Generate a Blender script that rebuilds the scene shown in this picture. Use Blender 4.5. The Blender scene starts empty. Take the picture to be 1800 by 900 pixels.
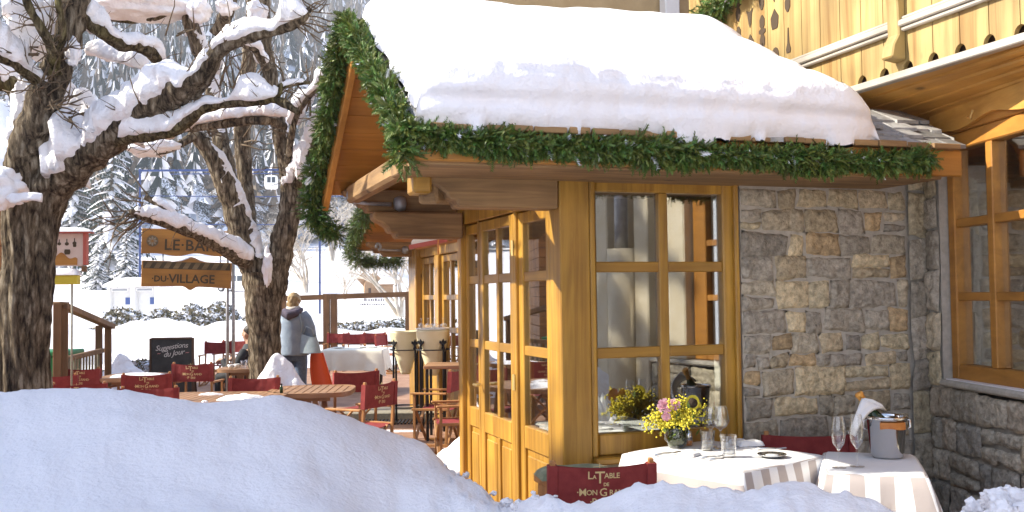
import bpy, bmesh, math, random
import numpy as np
from mathutils import Vector, Matrix, noise
PI = math.pi
R = math.radians
random.seed(7)
np.random.seed(7)
scene = bpy.context.scene
COL = scene.collection

# ------------------------------------------------------------------ camera
EYE = Vector((0.0, 0.0, 1.65))
YAW = R(18.4)
cam_d = bpy.data.cameras.new('camera')
cam = bpy.data.objects.new('camera', cam_d)
COL.objects.link(cam)
cam_d.sensor_width = 36.0
cam_d.lens = 36.0
cam_d.clip_start = 0.05
cam_d.clip_end = 5000
CAMROT = Matrix.Rotation(-YAW, 3, 'Z') @ Matrix.Rotation(R(92.2), 3, 'X') @ Matrix.Rotation(R(-0.7), 3, 'Z')
cam.matrix_world = Matrix.Translation(EYE) @ CAMROT.to_4x4()
scene.camera = cam

# ------------------------------------------------------------------ light
SUN_EL, SUN_AZ = R(35), R(16)            # height; degrees behind the facade plane, from the left
SUN_DIR = Vector((-math.cos(SUN_AZ) * math.cos(SUN_EL), math.sin(SUN_AZ) * math.cos(SUN_EL), math.sin(SUN_EL)))
world = bpy.data.worlds.new("World")
scene.world = world
world.use_nodes = True
wn = world.node_tree
bg = wn.nodes['Background']
sky = wn.nodes.new('ShaderNodeTexSky')
sky.sky_type = 'NISHITA'
sky.sun_disc = False
sky.sun_elevation = SUN_EL
sky.sun_rotation = math.atan2(SUN_DIR.x, SUN_DIR.y)
sky.altitude = 1200
sky.air_density = 0.85
sky.dust_density = 2.2
wn.links.new(sky.outputs[0], bg.inputs[0])
bg.inputs[1].default_value = 0.15
sun_d = bpy.data.lights.new('sun', 'SUN')
sun_d.energy = 4.4
sun_d.angle = R(0.55)
sun_d.color = (1.0, 0.93, 0.80)
sun = bpy.data.objects.new('sun', sun_d)
COL.objects.link(sun)
sun.rotation_euler = SUN_DIR.to_track_quat('Z', 'Y').to_euler()
vs = scene.view_settings
vs.view_transform = 'Standard'
vs.look = 'None'
vs.exposure = 1.5
vs.gamma = 1.0
vs.use_curve_mapping = False
scene.render.engine = 'CYCLES'
scene.cycles.max_bounces = 10
scene.cycles.diffuse_bounces = 4
scene.cycles.glossy_bounces = 4
scene.cycles.transparent_max_bounces = 16
scene.cycles.transmission_bounces = 6
scene.cycles.caustics_reflective = False
scene.cycles.caustics_refractive = False
scene.cycles.use_denoising = True
scene.cycles.sample_clamp_indirect = 6.0

# ------------------------------------------------------------------ placing: photo directions measured in the 1800 x 900 survey
def ray(px, py):
    v = Vector(((px - 900.0) / 1800.0, (450.0 - py) / 1800.0, -1.0))
    return CAMROT @ v
def at(px, py, d):
    """point at distance d along the view axis"""
    return EYE + ray(px, py) * d
def gz(px, py, z):
    r = ray(px, py)
    return EYE + r * ((z - EYE.z) / r.z)
def gp(px, d, z=0.0):
    """ground plan: photo column and distance -> world point at height z"""
    p = at(px, 520, d)
    return Vector((p.x, p.y, z))
FWD = Vector((math.sin(YAW), math.cos(YAW), 0))
RGT = Vector((math.cos(YAW), -math.sin(YAW), 0))

# ------------------------------------------------------------------ materials
MATS = {}
def newmat(name):
    m = bpy.data.materials.new(name)
    m.use_nodes = True
    nt = m.node_tree
    b = nt.nodes['Principled BSDF']
    MATS[name] = m
    return m, nt, b
def N(nt, t, **kw):
    n = nt.nodes.new(t)
    for k, v in kw.items():
        setattr(n, k, v)
    return n
def pm(name, c1, c2=None, scale=5.0, stretch=(1, 1, 1), rough=0.7, bump=0.0, metal=0.0, detail=6.0, lo=0.35, hi=0.65, c3=None, spec=0.5, bump_scale=None, bdist=0.01, coat=0.0):
    m, nt, b = newmat(name)
    b.inputs['Roughness'].default_value = rough
    b.inputs['Metallic'].default_value = metal
    b.inputs['Specular IOR Level'].default_value = spec
    b.inputs['Coat Weight'].default_value = coat
    if c2 is None:
        b.inputs['Base Color'].default_value = (*c1, 1)
        if not bump:
            return m
    tc = N(nt, 'ShaderNodeTexCoord')
    mp = N(nt, 'ShaderNodeMapping')
    mp.inputs['Scale'].default_value = stretch
    nt.links.new(tc.outputs['Object'], mp.inputs[0])
    nz = N(nt, 'ShaderNodeTexNoise')
    nz.inputs['Scale'].default_value = scale
    nz.inputs['Detail'].default_value = detail
    nz.inputs['Roughness'].default_value = 0.62
    nt.links.new(mp.outputs[0], nz.inputs['Vector'])
    if c2 is not None:
        cr = N(nt, 'ShaderNodeValToRGB')
        cr.color_ramp.elements[0].position = lo
        cr.color_ramp.elements[0].color = (*c1, 1)
        cr.color_ramp.elements[1].position = hi
        cr.color_ramp.elements[1].color = (*c2, 1)
        if c3 is not None:
            e = cr.color_ramp.elements.new(min(0.98, hi + 0.12))
            e.color = (*c3, 1)
        nt.links.new(nz.outputs[0], cr.inputs[0])
        nt.links.new(cr.outputs[0], b.inputs['Base Color'])
    if bump:
        src = nz
        if bump_scale:
            src = N(nt, 'ShaderNodeTexNoise')
            src.inputs['Scale'].default_value = bump_scale
            src.inputs['Detail'].default_value = detail
            nt.links.new(mp.outputs[0], src.inputs['Vector'])
        bp = N(nt, 'ShaderNodeBump')
        bp.inputs['Strength'].default_value = bump
        bp.inputs['Distance'].default_value = bdist
        nt.links.new(src.outputs[0], bp.inputs['Height'])
        nt.links.new(bp.outputs[0], b.inputs['Normal'])
    return m

def wood(name, c1, c2, axis='z', rough=0.45, bump=0.15, scale=14, ramp=(0.3, 0.7), knots=True, coat=0.0):
    """timber: streaks along one axis, with knots"""
    m, nt, b = newmat(name)
    b.inputs['Roughness'].default_value = rough
    b.inputs['Coat Weight'].default_value = coat
    b.inputs['Coat Roughness'].default_value = 0.25
    tc = N(nt, 'ShaderNodeTexCoord')
    mp = N(nt, 'ShaderNodeMapping')
    st = {'x': (0.06, 1, 1), 'y': (1, 0.06, 1), 'z': (1, 1, 0.06)}[axis]
    mp.inputs['Scale'].default_value = st
    nt.links.new(tc.outputs['Object'], mp.inputs[0])
    nz = N(nt, 'ShaderNodeTexNoise')
    nz.inputs['Scale'].default_value = scale
    nz.inputs['Detail'].default_value = 8
    nz.inputs['Roughness'].default_value = 0.6
    nz.inputs['Distortion'].default_value = 0.6
    nt.links.new(mp.outputs[0], nz.inputs['Vector'])
    cr = N(nt, 'ShaderNodeValToRGB')
    cr.color_ramp.elements[0].position = ramp[0]
    cr.color_ramp.elements[0].color = (*c1, 1)
    cr.color_ramp.elements[1].position = ramp[1]
    cr.color_ramp.elements[1].color = (*c2, 1)
    nt.links.new(nz.outputs[0], cr.inputs[0])
    col = cr.outputs[0]
    # broad patches so that neighbouring boards differ
    n2 = N(nt, 'ShaderNodeTexNoise')
    n2.inputs['Scale'].default_value = 2.3
    n2.inputs['Detail'].default_value = 2
    nt.links.new(tc.outputs['Object'], n2.inputs['Vector'])
    hs = N(nt, 'ShaderNodeHueSaturation')
    mr = N(nt, 'ShaderNodeMapRange')
    mr.inputs[1].default_value = 0.3
    mr.inputs[2].default_value = 0.7
    mr.inputs[3].default_value = 0.75
    mr.inputs[4].default_value = 1.2
    nt.links.new(n2.outputs[0], mr.inputs[0])
    nt.links.new(mr.outputs[0], hs.inputs['Value'])
    nt.links.new(col, hs.inputs['Color'])
    col = hs.outputs[0]
    if knots:
        mk = N(nt, 'ShaderNodeMapping')
        mk.inputs['Scale'].default_value = {'x': (0.55, 1, 1), 'y': (1, 0.55, 1), 'z': (1, 1, 0.55)}[axis]
        nt.links.new(tc.outputs['Object'], mk.inputs[0])
        vo = N(nt, 'ShaderNodeTexVoronoi')
        vo.inputs['Scale'].default_value = 4.3
        nt.links.new(mk.outputs[0], vo.inputs['Vector'])
        kr = N(nt, 'ShaderNodeValToRGB')
        kr.color_ramp.elements[0].position = 0.05
        kr.color_ramp.elements[0].color = (0.30, 0.30, 0.30, 1)
        kr.color_ramp.elements[1].position = 0.11
        kr.color_ramp.elements[1].color = (1, 1, 1, 1)
        nt.links.new(vo.outputs['Distance'], kr.inputs[0])
        mx = N(nt, 'ShaderNodeMix', data_type='RGBA', blend_type='MULTIPLY')
        mx.inputs[0].default_value = 0.85
        nt.links.new(col, mx.inputs[6])
        nt.links.new(kr.outputs[0], mx.inputs[7])
        col = mx.outputs[2]
    nt.links.new(col, b.inputs['Base Color'])
    bp = N(nt, 'ShaderNodeBump')
    bp.inputs['Strength'].default_value = bump
    bp.inputs['Distance'].default_value = 0.004
    nt.links.new(nz.outputs[0], bp.inputs['Height'])
    nt.links.new(bp.outputs[0], b.inputs['Normal'])
    return m

def attr_mat(name, rough=0.8, bump=0.3, bscale=30, bdist=0.01, mottling=0.35, nscale=18, spec=0.4):
    """colour from the mesh's own colour attribute, broken up by noise"""
    m, nt, b = newmat(name)
    b.inputs['Roughness'].default_value = rough
    b.inputs['Specular IOR Level'].default_value = spec
    a = N(nt, 'ShaderNodeAttribute', attribute_name='tint')
    tc = N(nt, 'ShaderNodeTexCoord')
    nz = N(nt, 'ShaderNodeTexNoise')
    nz.inputs['Scale'].default_value = nscale
    nz.inputs['Detail'].default_value = 8
    nz.inputs['Roughness'].default_value = 0.7
    nt.links.new(tc.outputs['Object'], nz.inputs['Vector'])
    mr = N(nt, 'ShaderNodeMapRange')
    mr.inputs[1].default_value = 0.3
    mr.inputs[2].default_value = 0.7
    mr.inputs[3].default_value = 1 - mottling
    mr.inputs[4].default_value = 1 + mottling
    nt.links.new(nz.outputs[0], mr.inputs[0])
    hs = N(nt, 'ShaderNodeHueSaturation')
    nt.links.new(a.outputs['Color'], hs.inputs['Color'])
    nt.links.new(mr.outputs[0], hs.inputs['Value'])
    nt.links.new(hs.outputs[0], b.inputs['Base Color'])
    if bump:
        n2 = N(nt, 'ShaderNodeTexNoise')
        n2.inputs['Scale'].default_value = bscale
        n2.inputs['Detail'].default_value = 8
        nt.links.new(tc.outputs['Object'], n2.inputs['Vector'])
        bp = N(nt, 'ShaderNodeBump')
        bp.inputs['Strength'].default_value = bump
        bp.inputs['Distance'].default_value = bdist
        nt.links.new(n2.outputs[0], bp.inputs['Height'])
        nt.links.new(bp.outputs[0], b.inputs['Normal'])
    return m

def glass_mat(name, tint=(0.93, 0.95, 0.94), base=0.05, rough=0.0, gl=(1, 1, 1)):
    m, nt, b = newmat(name)
    nt.nodes.remove(b)
    out = nt.nodes['Material Output']
    tr = N(nt, 'ShaderNodeBsdfTransparent')
    tr.inputs[0].default_value = (*tint, 1)
    g = N(nt, 'ShaderNodeBsdfGlossy')
    g.inputs['Roughness'].default_value = rough
    g.inputs['Color'].default_value = (*gl, 1)
    fr = N(nt, 'ShaderNodeLayerWeight')
    fr.inputs[0].default_value = 0.5
    pw = N(nt, 'ShaderNodeMath', operation='POWER')
    pw.inputs[1].default_value = 3.0
    nt.links.new(fr.outputs['Facing'], pw.inputs[0])
    ad = N(nt, 'ShaderNodeMath', operation='ADD', use_clamp=True)
    ad.inputs[1].default_value = base
    nt.links.new(pw.outputs[0], ad.inputs[0])
    mx = N(nt, 'ShaderNodeMixShader')
    nt.links.new(ad.outputs[0], mx.inputs[0])
    nt.links.new(tr.outputs[0], mx.inputs[1])
    nt.links.new(g.outputs[0], mx.inputs[2])
    nt.links.new(mx.outputs[0], out.inputs['Surface'])
    return m

def snow_mat(name, bump=0.25, scale=9.0, fine=60.0, dist=0.03, sss=0.0, col=(0.90, 0.875, 0.88)):
    m, nt, b = newmat(name)
    b.inputs['Base Color'].default_value = (*col, 1)
    b.inputs['Roughness'].default_value = 0.65
    b.inputs['Specular IOR Level'].default_value = 0.25
    tc = N(nt, 'ShaderNodeTexCoord')
    n1 = N(nt, 'ShaderNodeTexNoise')
    n1.inputs['Scale'].default_value = scale
    n1.inputs['Detail'].default_value = 6
    n2 = N(nt, 'ShaderNodeTexNoise')
    n2.inputs['Scale'].default_value = fine
    n2.inputs['Detail'].default_value = 4
    nt.links.new(tc.outputs['Object'], n1.inputs['Vector'])
    nt.links.new(tc.outputs['Object'], n2.inputs['Vector'])
    ad = N(nt, 'ShaderNodeMath', operation='MULTIPLY_ADD')
    ad.inputs[1].default_value = 0.25
    nt.links.new(n2.outputs[0], ad.inputs[0])
    nt.links.new(n1.outputs[0], ad.inputs[2])
    bp = N(nt, 'ShaderNodeBump')
    bp.inputs['Strength'].default_value = bump
    bp.inputs['Distance'].default_value = dist
    nt.links.new(ad.outputs[0], bp.inputs['Height'])
    nt.links.new(bp.outputs[0], b.inputs['Normal'])
    return m

def frost_mat(name, green, green2, amount=0.5, scale=3.0, snow=(0.86, 0.88, 0.92), lo=0.1):
    """leaf or needle colour with snow lying on faces that look upward"""
    m, nt, b = newmat(name)
    b.inputs['Roughness'].default_value = 0.8
    b.inputs['Specular IOR Level'].default_value = 0.2
    tc = N(nt, 'ShaderNodeTexCoord')
    nz = N(nt, 'ShaderNodeTexNoise')
    nz.inputs['Scale'].default_value = scale
    nz.inputs['Detail'].default_value = 5
    nt.links.new(tc.outputs['Object'], nz.inputs['Vector'])
    cr = N(nt, 'ShaderNodeValToRGB')
    cr.color_ramp.elements[0].position = 0.35
    cr.color_ramp.elements[0].color = (*green, 1)
    cr.color_ramp.elements[1].position = 0.65
    cr.color_ramp.elements[1].color = (*green2, 1)
    nt.links.new(nz.outputs[0], cr.inputs[0])
    ge = N(nt, 'ShaderNodeNewGeometry')
    sp = N(nt, 'ShaderNodeSeparateXYZ')
    nt.links.new(ge.outputs['True Normal'], sp.inputs[0])
    ab = N(nt, 'ShaderNodeMath', operation='ABSOLUTE')
    nt.links.new(sp.outputs[2], ab.inputs[0])
    n3 = N(nt, 'ShaderNodeTexNoise')
    n3.inputs['Scale'].default_value = scale * 2.7
    n3.inputs['Detail'].default_value = 5
    nt.links.new(tc.outputs['Object'], n3.inputs['Vector'])
    mu = N(nt, 'ShaderNodeMath', operation='MULTIPLY')
    nt.links.new(ab.outputs[0], mu.inputs[0])
    nt.links.new(n3.outputs[0], mu.inputs[1])
    r2 = N(nt, 'ShaderNodeMapRange')
    r2.inputs[1].default_value = amount
    r2.inputs[2].default_value = amount + 0.06
    nt.links.new(mu.outputs[0], r2.inputs[0])
    mx = N(nt, 'ShaderNodeMix', data_type='RGBA')
    nt.links.new(r2.outputs[0], mx.inputs[0])
    nt.links.new(cr.outputs[0], mx.inputs[6])
    mx.inputs[7].default_value = (*snow, 1)
    nt.links.new(mx.outputs[2], b.inputs['Base Color'])
    return m

HON1, HON2 = (0.29, 0.138, 0.016), (0.50, 0.275, 0.038)
wood('honey_z', HON1, HON2, 'z', coat=0.25, ramp=(.36, .64), scale=17)
wood('honey_x', HON1, HON2, 'x', coat=0.3)
wood('honey_y', HON1, HON2, 'y', coat=0.3)
wood('orange_x', (0.36, 0.15, 0.025), (0.55, 0.25, 0.045), 'x', rough=0.5)
wood('orange_y', (0.36, 0.15, 0.025), (0.55, 0.25, 0.045), 'y', rough=0.5)
wood('log_x', (0.17, 0.095, 0.04), (0.40, 0.24, 0.10), 'x', rough=0.75, bump=0.4, scale=22)
wood('log_y', (0.17, 0.095, 0.04), (0.40, 0.24, 0.10), 'y', rough=0.75, bump=0.4, scale=22)
wood('soffit_bounce_wood', (0.50, 0.24, 0.045), (0.68, 0.37, 0.085), 'y', rough=0.5)  # lighter copy of the orange wood, snow bounce light put into its colour
wood('pale_z', (0.22, 0.115, 0.026), (0.42, 0.30, 0.11), 'z', rough=0.6, bump=0.25, scale=9, ramp=(.34, .6))
wood('moulding', (0.36, 0.32, 0.26), (0.46, 0.42, 0.36), 'y', rough=0.6, knots=False)
wood('rail_wood', (0.13, 0.07, 0.03), (0.25, 0.14, 0.06), 'z', rough=0.75, bump=0.4)
wood('rail_wood_x', (0.13, 0.07, 0.03), (0.25, 0.14, 0.06), 'x', rough=0.75, bump=0.4)
wood('chair_wood', (0.32, 0.14, 0.045), (0.48, 0.24, 0.08), 'z', rough=0.5, knots=False)
wood('table_wood', (0.26, 0.13, 0.06), (0.42, 0.24, 0.12), 'x', rough=0.55, knots=False)
wood('sign_wood', (0.30, 0.13, 0.02), (0.44, 0.21, 0.035), 'x', rough=0.6)
wood('sign_band', (0.13, 0.09, 0.04), (0.22, 0.15, 0.07), 'x', rough=0.7, knots=False)
wood('chalet_wood', (0.28, 0.11, 0.03), (0.42, 0.19, 0.05), 'x', rough=0.6)
wood('dark_wood', (0.05, 0.025, 0.012), (0.11, 0.055, 0.025), 'z', rough=0.6)
pm('cutout_shade', (0.06, 0.035, 0.015), rough=0.8)  # dark colour painting the shade inside the balcony cut-outs
pm('carving_pale', (0.22, 0.20, 0.15), (0.33, 0.30, 0.22), 30)
pm('red_canvas', (0.205, 0.022, 0.021), (0.275, 0.038, 0.034), 12, rough=0.85, bump=0.2, bump_scale=160, bdist=0.002)
pm('gold_print', (0.72, 0.55, 0.26), rough=0.6)
pm('iron', (0.025, 0.025, 0.027), rough=0.5, metal=0.6)
pm('grey_iron', (0.30, 0.30, 0.31), (0.42, 0.42, 0.43), 20, rough=0.5, metal=0.5)
pm('chrome', (0.66, 0.66, 0.66), rough=0.07, metal=1.0)
pm('steel', (0.6, 0.6, 0.6), rough=0.28, metal=1.0)
pm('brass', (0.75, 0.55, 0.22), rough=0.35, metal=1.0)
pm('copper_band', (0.50, 0.16, 0.03), (0.62, 0.24, 0.05), 30, rough=0.4)
pm('foil', (0.62, 0.26, 0.05), (0.78, 0.42, 0.10), 60, rough=0.35, metal=0.5, bump=0.3)
pm('green_glass_dark', (0.02, 0.05, 0.015), rough=0.1)
pm('white_cloth', (0.80, 0.79, 0.77), (0.85, 0.84, 0.83), 20, rough=0.9, bump=0.15, bump_scale=40, bdist=0.004)
pm('cream_cloth', (0.78, 0.73, 0.60), (0.82, 0.78, 0.66), 10, rough=0.9)
pm('porcelain', (0.82, 0.82, 0.80), rough=0.2)
pm('white_paint', (0.80, 0.80, 0.78), (0.74, 0.74, 0.73), 6, rough=0.55)
pm('cream_metal', (0.80, 0.73, 0.46), (0.84, 0.78, 0.54), 8, rough=0.4)
pm('plaster', (0.70, 0.60, 0.42), (0.78, 0.69, 0.52), 9, rough=0.9, bump=0.3)
pm('tan_wall', (0.40, 0.29, 0.15), (0.47, 0.35, 0.19), 5, rough=0.9, bump=0.2)
pm('mortar', (0.40, 0.37, 0.31), (0.53, 0.49, 0.42), 22, rough=0.95, bump=0.6, bdist=0.012)
attr_mat('stone', rough=0.85, bump=0.9, bscale=42, bdist=0.016, mottling=0.55, nscale=24)
attr_mat('slate', rough=0.7, bump=0.4, bscale=30, mottling=0.3)
attr_mat('rustic', rough=0.9, bump=0.5, bscale=40, bdist=0.015, mottling=0.5, nscale=25)
pm('terrace_tile', (0.26, 0.13, 0.075), (0.40, 0.23, 0.14), 3, rough=0.7, bump=0.3)
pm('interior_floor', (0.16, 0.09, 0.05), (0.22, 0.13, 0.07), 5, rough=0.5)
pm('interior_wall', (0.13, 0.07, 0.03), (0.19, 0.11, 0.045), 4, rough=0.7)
def bark_mat(name, dark, mid, pale, moss=None, sc=1.0):
    m, nt, b = newmat(name)
    b.inputs['Roughness'].default_value = 0.95
    b.inputs['Specular IOR Level'].default_value = 0.15
    tc = N(nt, 'ShaderNodeTexCoord')
    mp = N(nt, 'ShaderNodeMapping')
    mp.inputs['Scale'].default_value = (1, 1, 0.22)
    nt.links.new(tc.outputs['Object'], mp.inputs[0])
    wob = N(nt, 'ShaderNodeTexNoise'); wob.inputs['Scale'].default_value = 5 * sc; wob.inputs['Detail'].default_value = 5
    nt.links.new(mp.outputs[0], wob.inputs['Vector'])
    mxv = N(nt, 'ShaderNodeMix', data_type='VECTOR'); mxv.inputs[0].default_value = 0.16
    nt.links.new(mp.outputs[0], mxv.inputs[4]); nt.links.new(wob.outputs['Color'], mxv.inputs[5])
    vo = N(nt, 'ShaderNodeTexVoronoi', feature='DISTANCE_TO_EDGE'); vo.inputs['Scale'].default_value = 17 * sc
    nt.links.new(mxv.outputs[1], vo.inputs['Vector'])
    nz = N(nt, 'ShaderNodeTexNoise'); nz.inputs['Scale'].default_value = 26 * sc; nz.inputs['Detail'].default_value = 9; nz.inputs['Roughness'].default_value = 0.72
    nt.links.new(mp.outputs[0], nz.inputs['Vector'])
    vr = N(nt, 'ShaderNodeMapRange'); vr.inputs[1].default_value = 0.0; vr.inputs[2].default_value = 0.22
    nt.links.new(vo.outputs['Distance'], vr.inputs[0])
    hm_ = N(nt, 'ShaderNodeMath', operation='MULTIPLY_ADD'); hm_.inputs[1].default_value = 0.16
    nt.links.new(vr.outputs[0], hm_.inputs[0]); nt.links.new(nz.outputs[0], hm_.inputs[2])
    cr = N(nt, 'ShaderNodeValToRGB')
    cr.color_ramp.elements[0].position = 0.44; cr.color_ramp.elements[0].color = (*dark, 1)
    cr.color_ramp.elements[1].position = 0.82; cr.color_ramp.elements[1].color = (*pale, 1)
    e = cr.color_ramp.elements.new(0.62); e.color = (*mid, 1)
    nt.links.new(hm_.outputs[0], cr.inputs[0])
    big = N(nt, 'ShaderNodeTexNoise'); big.inputs['Scale'].default_value = 2.6 * sc; big.inputs['Detail'].default_value = 5
    nt.links.new(tc.outputs['Object'], big.inputs['Vector'])
    br = N(nt, 'ShaderNodeMapRange'); br.inputs[1].default_value = 0.45; br.inputs[2].default_value = 0.66; br.inputs[4].default_value = 0.75
    nt.links.new(big.outputs[0], br.inputs[0])
    mx = N(nt, 'ShaderNodeMix', data_type='RGBA')
    nt.links.new(br.outputs[0], mx.inputs[0]); nt.links.new(cr.outputs[0], mx.inputs[6])
    mx2 = N(nt, 'ShaderNodeMix', data_type='RGBA', blend_type='MULTIPLY'); mx2.inputs[0].default_value = 1
    nt.links.new(cr.outputs[0], mx2.inputs[6]); mx2.inputs[7].default_value = (*(moss or (1.25, 1.25, 1.2)), 1)
    nt.links.new(mx2.outputs[2], mx.inputs[7])
    nt.links.new(mx.outputs[2], b.inputs['Base Color'])
    bp = N(nt, 'ShaderNodeBump'); bp.inputs['Strength'].default_value = 1.0; bp.inputs['Distance'].default_value = 0.035
    nt.links.new(hm_.outputs[0], bp.inputs['Height']); nt.links.new(bp.outputs[0], b.inputs['Normal'])
bark_mat('bark', (0.028, 0.021, 0.015), (0.15, 0.115, 0.077), (0.38, 0.33, 0.25))
bark_mat('bark_moss', (0.026, 0.02, 0.012), (0.125, 0.095, 0.055), (0.28, 0.24, 0.15), (1.0, 1.1, 0.5), 1.3)
pm('twig', (0.09, 0.06, 0.035), (0.17, 0.12, 0.07), 20, rough=0.9)
pm('frosty_twig', (0.30, 0.24, 0.17), (0.62, 0.58, 0.52), 0.9, rough=0.9)
snow_mat('snow', bump=0.5, scale=7, fine=45, dist=0.04)
snow_mat('snow_bank', bump=0.6, scale=4.0, fine=48, dist=0.045)
snow_mat('snow_field', bump=0.3, scale=0.35, fine=3, dist=0.3)
snow_mat('snow_branch', bump=0.8, scale=18, fine=70, dist=0.03)
frost_mat('needles', (0.012, 0.022, 0.024), (0.028, 0.044, 0.042), amount=0.13, scale=1.6, snow=(.80, .85, .95))
frost_mat('larch', (0.13, 0.10, 0.075), (0.20, 0.155, 0.11), amount=0.18, scale=1.6, snow=(.80, .84, .92))
frost_mat('fir_needles', (0.014, 0.030, 0.018), (0.035, 0.060, 0.035), amount=0.50, scale=1.5)
frost_mat('hedge_leaf', (0.06, 0.06, 0.03), (0.19, 0.15, 0.085), amount=0.19, scale=4)
def garland_mat():
    m, nt, b = newmat('garland')
    b.inputs['Roughness'].default_value = 0.55
    a = N(nt, 'ShaderNodeAttribute', attribute_name='tint')
    nt.links.new(a.outputs['Color'], b.inputs['Base Color'])
    return m
garland_mat()
pm('leaf_yellow', (0.70, 0.58, 0.03), (0.80, 0.70, 0.08), 80, rough=0.8)
pm('leaf_stem', (0.08, 0.13, 0.02), (0.14, 0.20, 0.04), 40, rough=0.7)
pm('petal_pink', (0.72, 0.28, 0.36), (0.82, 0.55, 0.58), 40, rough=0.6)
pm('petal_dark', (0.03, 0.018, 0.01), rough=0.9)
glass_mat('pane', base=0.19)
glass_mat('door_pane', base=0.10)
glass_mat('clear_glass', tint=(0.965, 0.97, 0.97), base=0.08)
glass_mat('vase_glass', tint=(0.52, 0.56, 0.30), base=0.08)
glass_mat('screen', tint=(0.97, 0.98, 0.98), base=0.03)
pm('chalkboard', (0.022, 0.024, 0.026), (0.045, 0.048, 0.05), 6, rough=0.8)
pm('chalk', (0.62, 0.62, 0.60), rough=0.9)
pm('chalk_pink', (0.55, 0.25, 0.25), rough=0.9)
pm('engraved', (0.07, 0.05, 0.025), rough=0.8)
pm('coat_blue', (0.22, 0.28, 0.36), (0.29, 0.35, 0.43), 9, rough=0.9, bump=0.4, bdist=0.02)
pm('hood_dark', (0.06, 0.05, 0.075), (0.10, 0.08, 0.11), 14, rough=0.9, bump=0.4)
pm('hood_lining', (0.55, 0.50, 0.44), rough=0.95)
pm('hair_blond', (0.22, 0.14, 0.06), (0.42, 0.29, 0.13), 40, stretch=(1, 1, 0.3), rough=0.6, bump=0.6)
pm('hair_dark', (0.025, 0.018, 0.013), (0.05, 0.035, 0.025), 40, rough=0.6, bump=0.5)
pm('skin', (0.52, 0.30, 0.20), (0.58, 0.35, 0.24), 12, rough=0.55)
pm('eye_dark', (0.03, 0.02, 0.015), rough=0.3)
pm('lip', (0.42, 0.17, 0.13), rough=0.5)
pm('denim', (0.09, 0.13, 0.21), (0.14, 0.19, 0.28), 30, rough=0.9)
pm('jacket_grey', (0.045, 0.05, 0.055), (0.08, 0.085, 0.09), 14, rough=0.9, bump=0.3)
pm('jacket_black', (0.015, 0.016, 0.02), rough=0.8)
pm('bag_blue', (0.30, 0.38, 0.42), (0.37, 0.45, 0.49), 12, rough=0.6, bump=0.2)
pm('orange_plastic', (0.78, 0.10, 0.02), rough=0.35)
pm('green_plastic', (0.01, 0.20, 0.06), rough=0.4)
pm('blue_steel', (0.018, 0.045, 0.17), rough=0.5)
pm('car_white', (0.75, 0.76, 0.78), rough=0.25)
pm('car_yellow', (0.62, 0.48, 0.10), rough=0.3)
pm('car_glass', (0.04, 0.055, 0.07), rough=0.08)
pm('rubber', (0.02, 0.02, 0.02), rough=0.9)
pm('blue_panel', (0.05, 0.10, 0.30), rough=0.5)
pm('red_sign', (0.45, 0.10, 0.07), rough=0.6)
pm('yellow_sign', (0.62, 0.52, 0.04), rough=0.6)
pm('pink_board', (0.62, 0.50, 0.42), (0.68, 0.57, 0.49), 8, rough=0.8)
pm('shed_wood', (0.36, 0.21, 0.11), (0.46, 0.29, 0.16), 5, rough=0.9)
pm('grey_text', (0.30, 0.31, 0.33), rough=0.8)
pm('green_blanket', (0.16, 0.18, 0.11), (0.26, 0.28, 0.19), 16, rough=0.95, bump=0.5)

def stripe_mat():
    m, nt, b = newmat('striped_cloth')
    b.inputs['Roughness'].default_value = 0.9
    a = N(nt, 'ShaderNodeAttribute', attribute_name='across')
    mo = N(nt, 'ShaderNodeMath', operation='FRACT')
    mu = N(nt, 'ShaderNodeMath', operation='MULTIPLY')
    mu.inputs[1].default_value = 1 / 0.13
    nt.links.new(a.outputs['Fac'], mu.inputs[0])
    nt.links.new(mu.outputs[0], mo.inputs[0])
    gt = N(nt, 'ShaderNodeMath', operation='GREATER_THAN')
    gt.inputs[1].default_value = 0.5
    nt.links.new(mo.outputs[0], gt.inputs[0])
    mx = N(nt, 'ShaderNodeMix', data_type='RGBA')
    mx.inputs[6].default_value = (0.82, 0.81, 0.80, 1)
    mx.inputs[7].default_value = (0.45, 0.39, 0.36, 1)
    nt.links.new(gt.outputs[0], mx.inputs[0])
    nt.links.new(mx.outputs[2], b.inputs['Base Color'])
    tc = N(nt, 'ShaderNodeTexCoord')
    nz = N(nt, 'ShaderNodeTexNoise')
    nz.inputs['Scale'].default_value = 14
    nz.inputs['Detail'].default_value = 5
    nt.links.new(tc.outputs['Object'], nz.inputs['Vector'])
    bp = N(nt, 'ShaderNodeBump')
    bp.inputs['Strength'].default_value = 0.35
    bp.inputs['Distance'].default_value = 0.012
    nt.links.new(nz.outputs[0], bp.inputs['Height'])
    nt.links.new(bp.outputs[0], b.inputs['Normal'])
stripe_mat()

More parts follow.
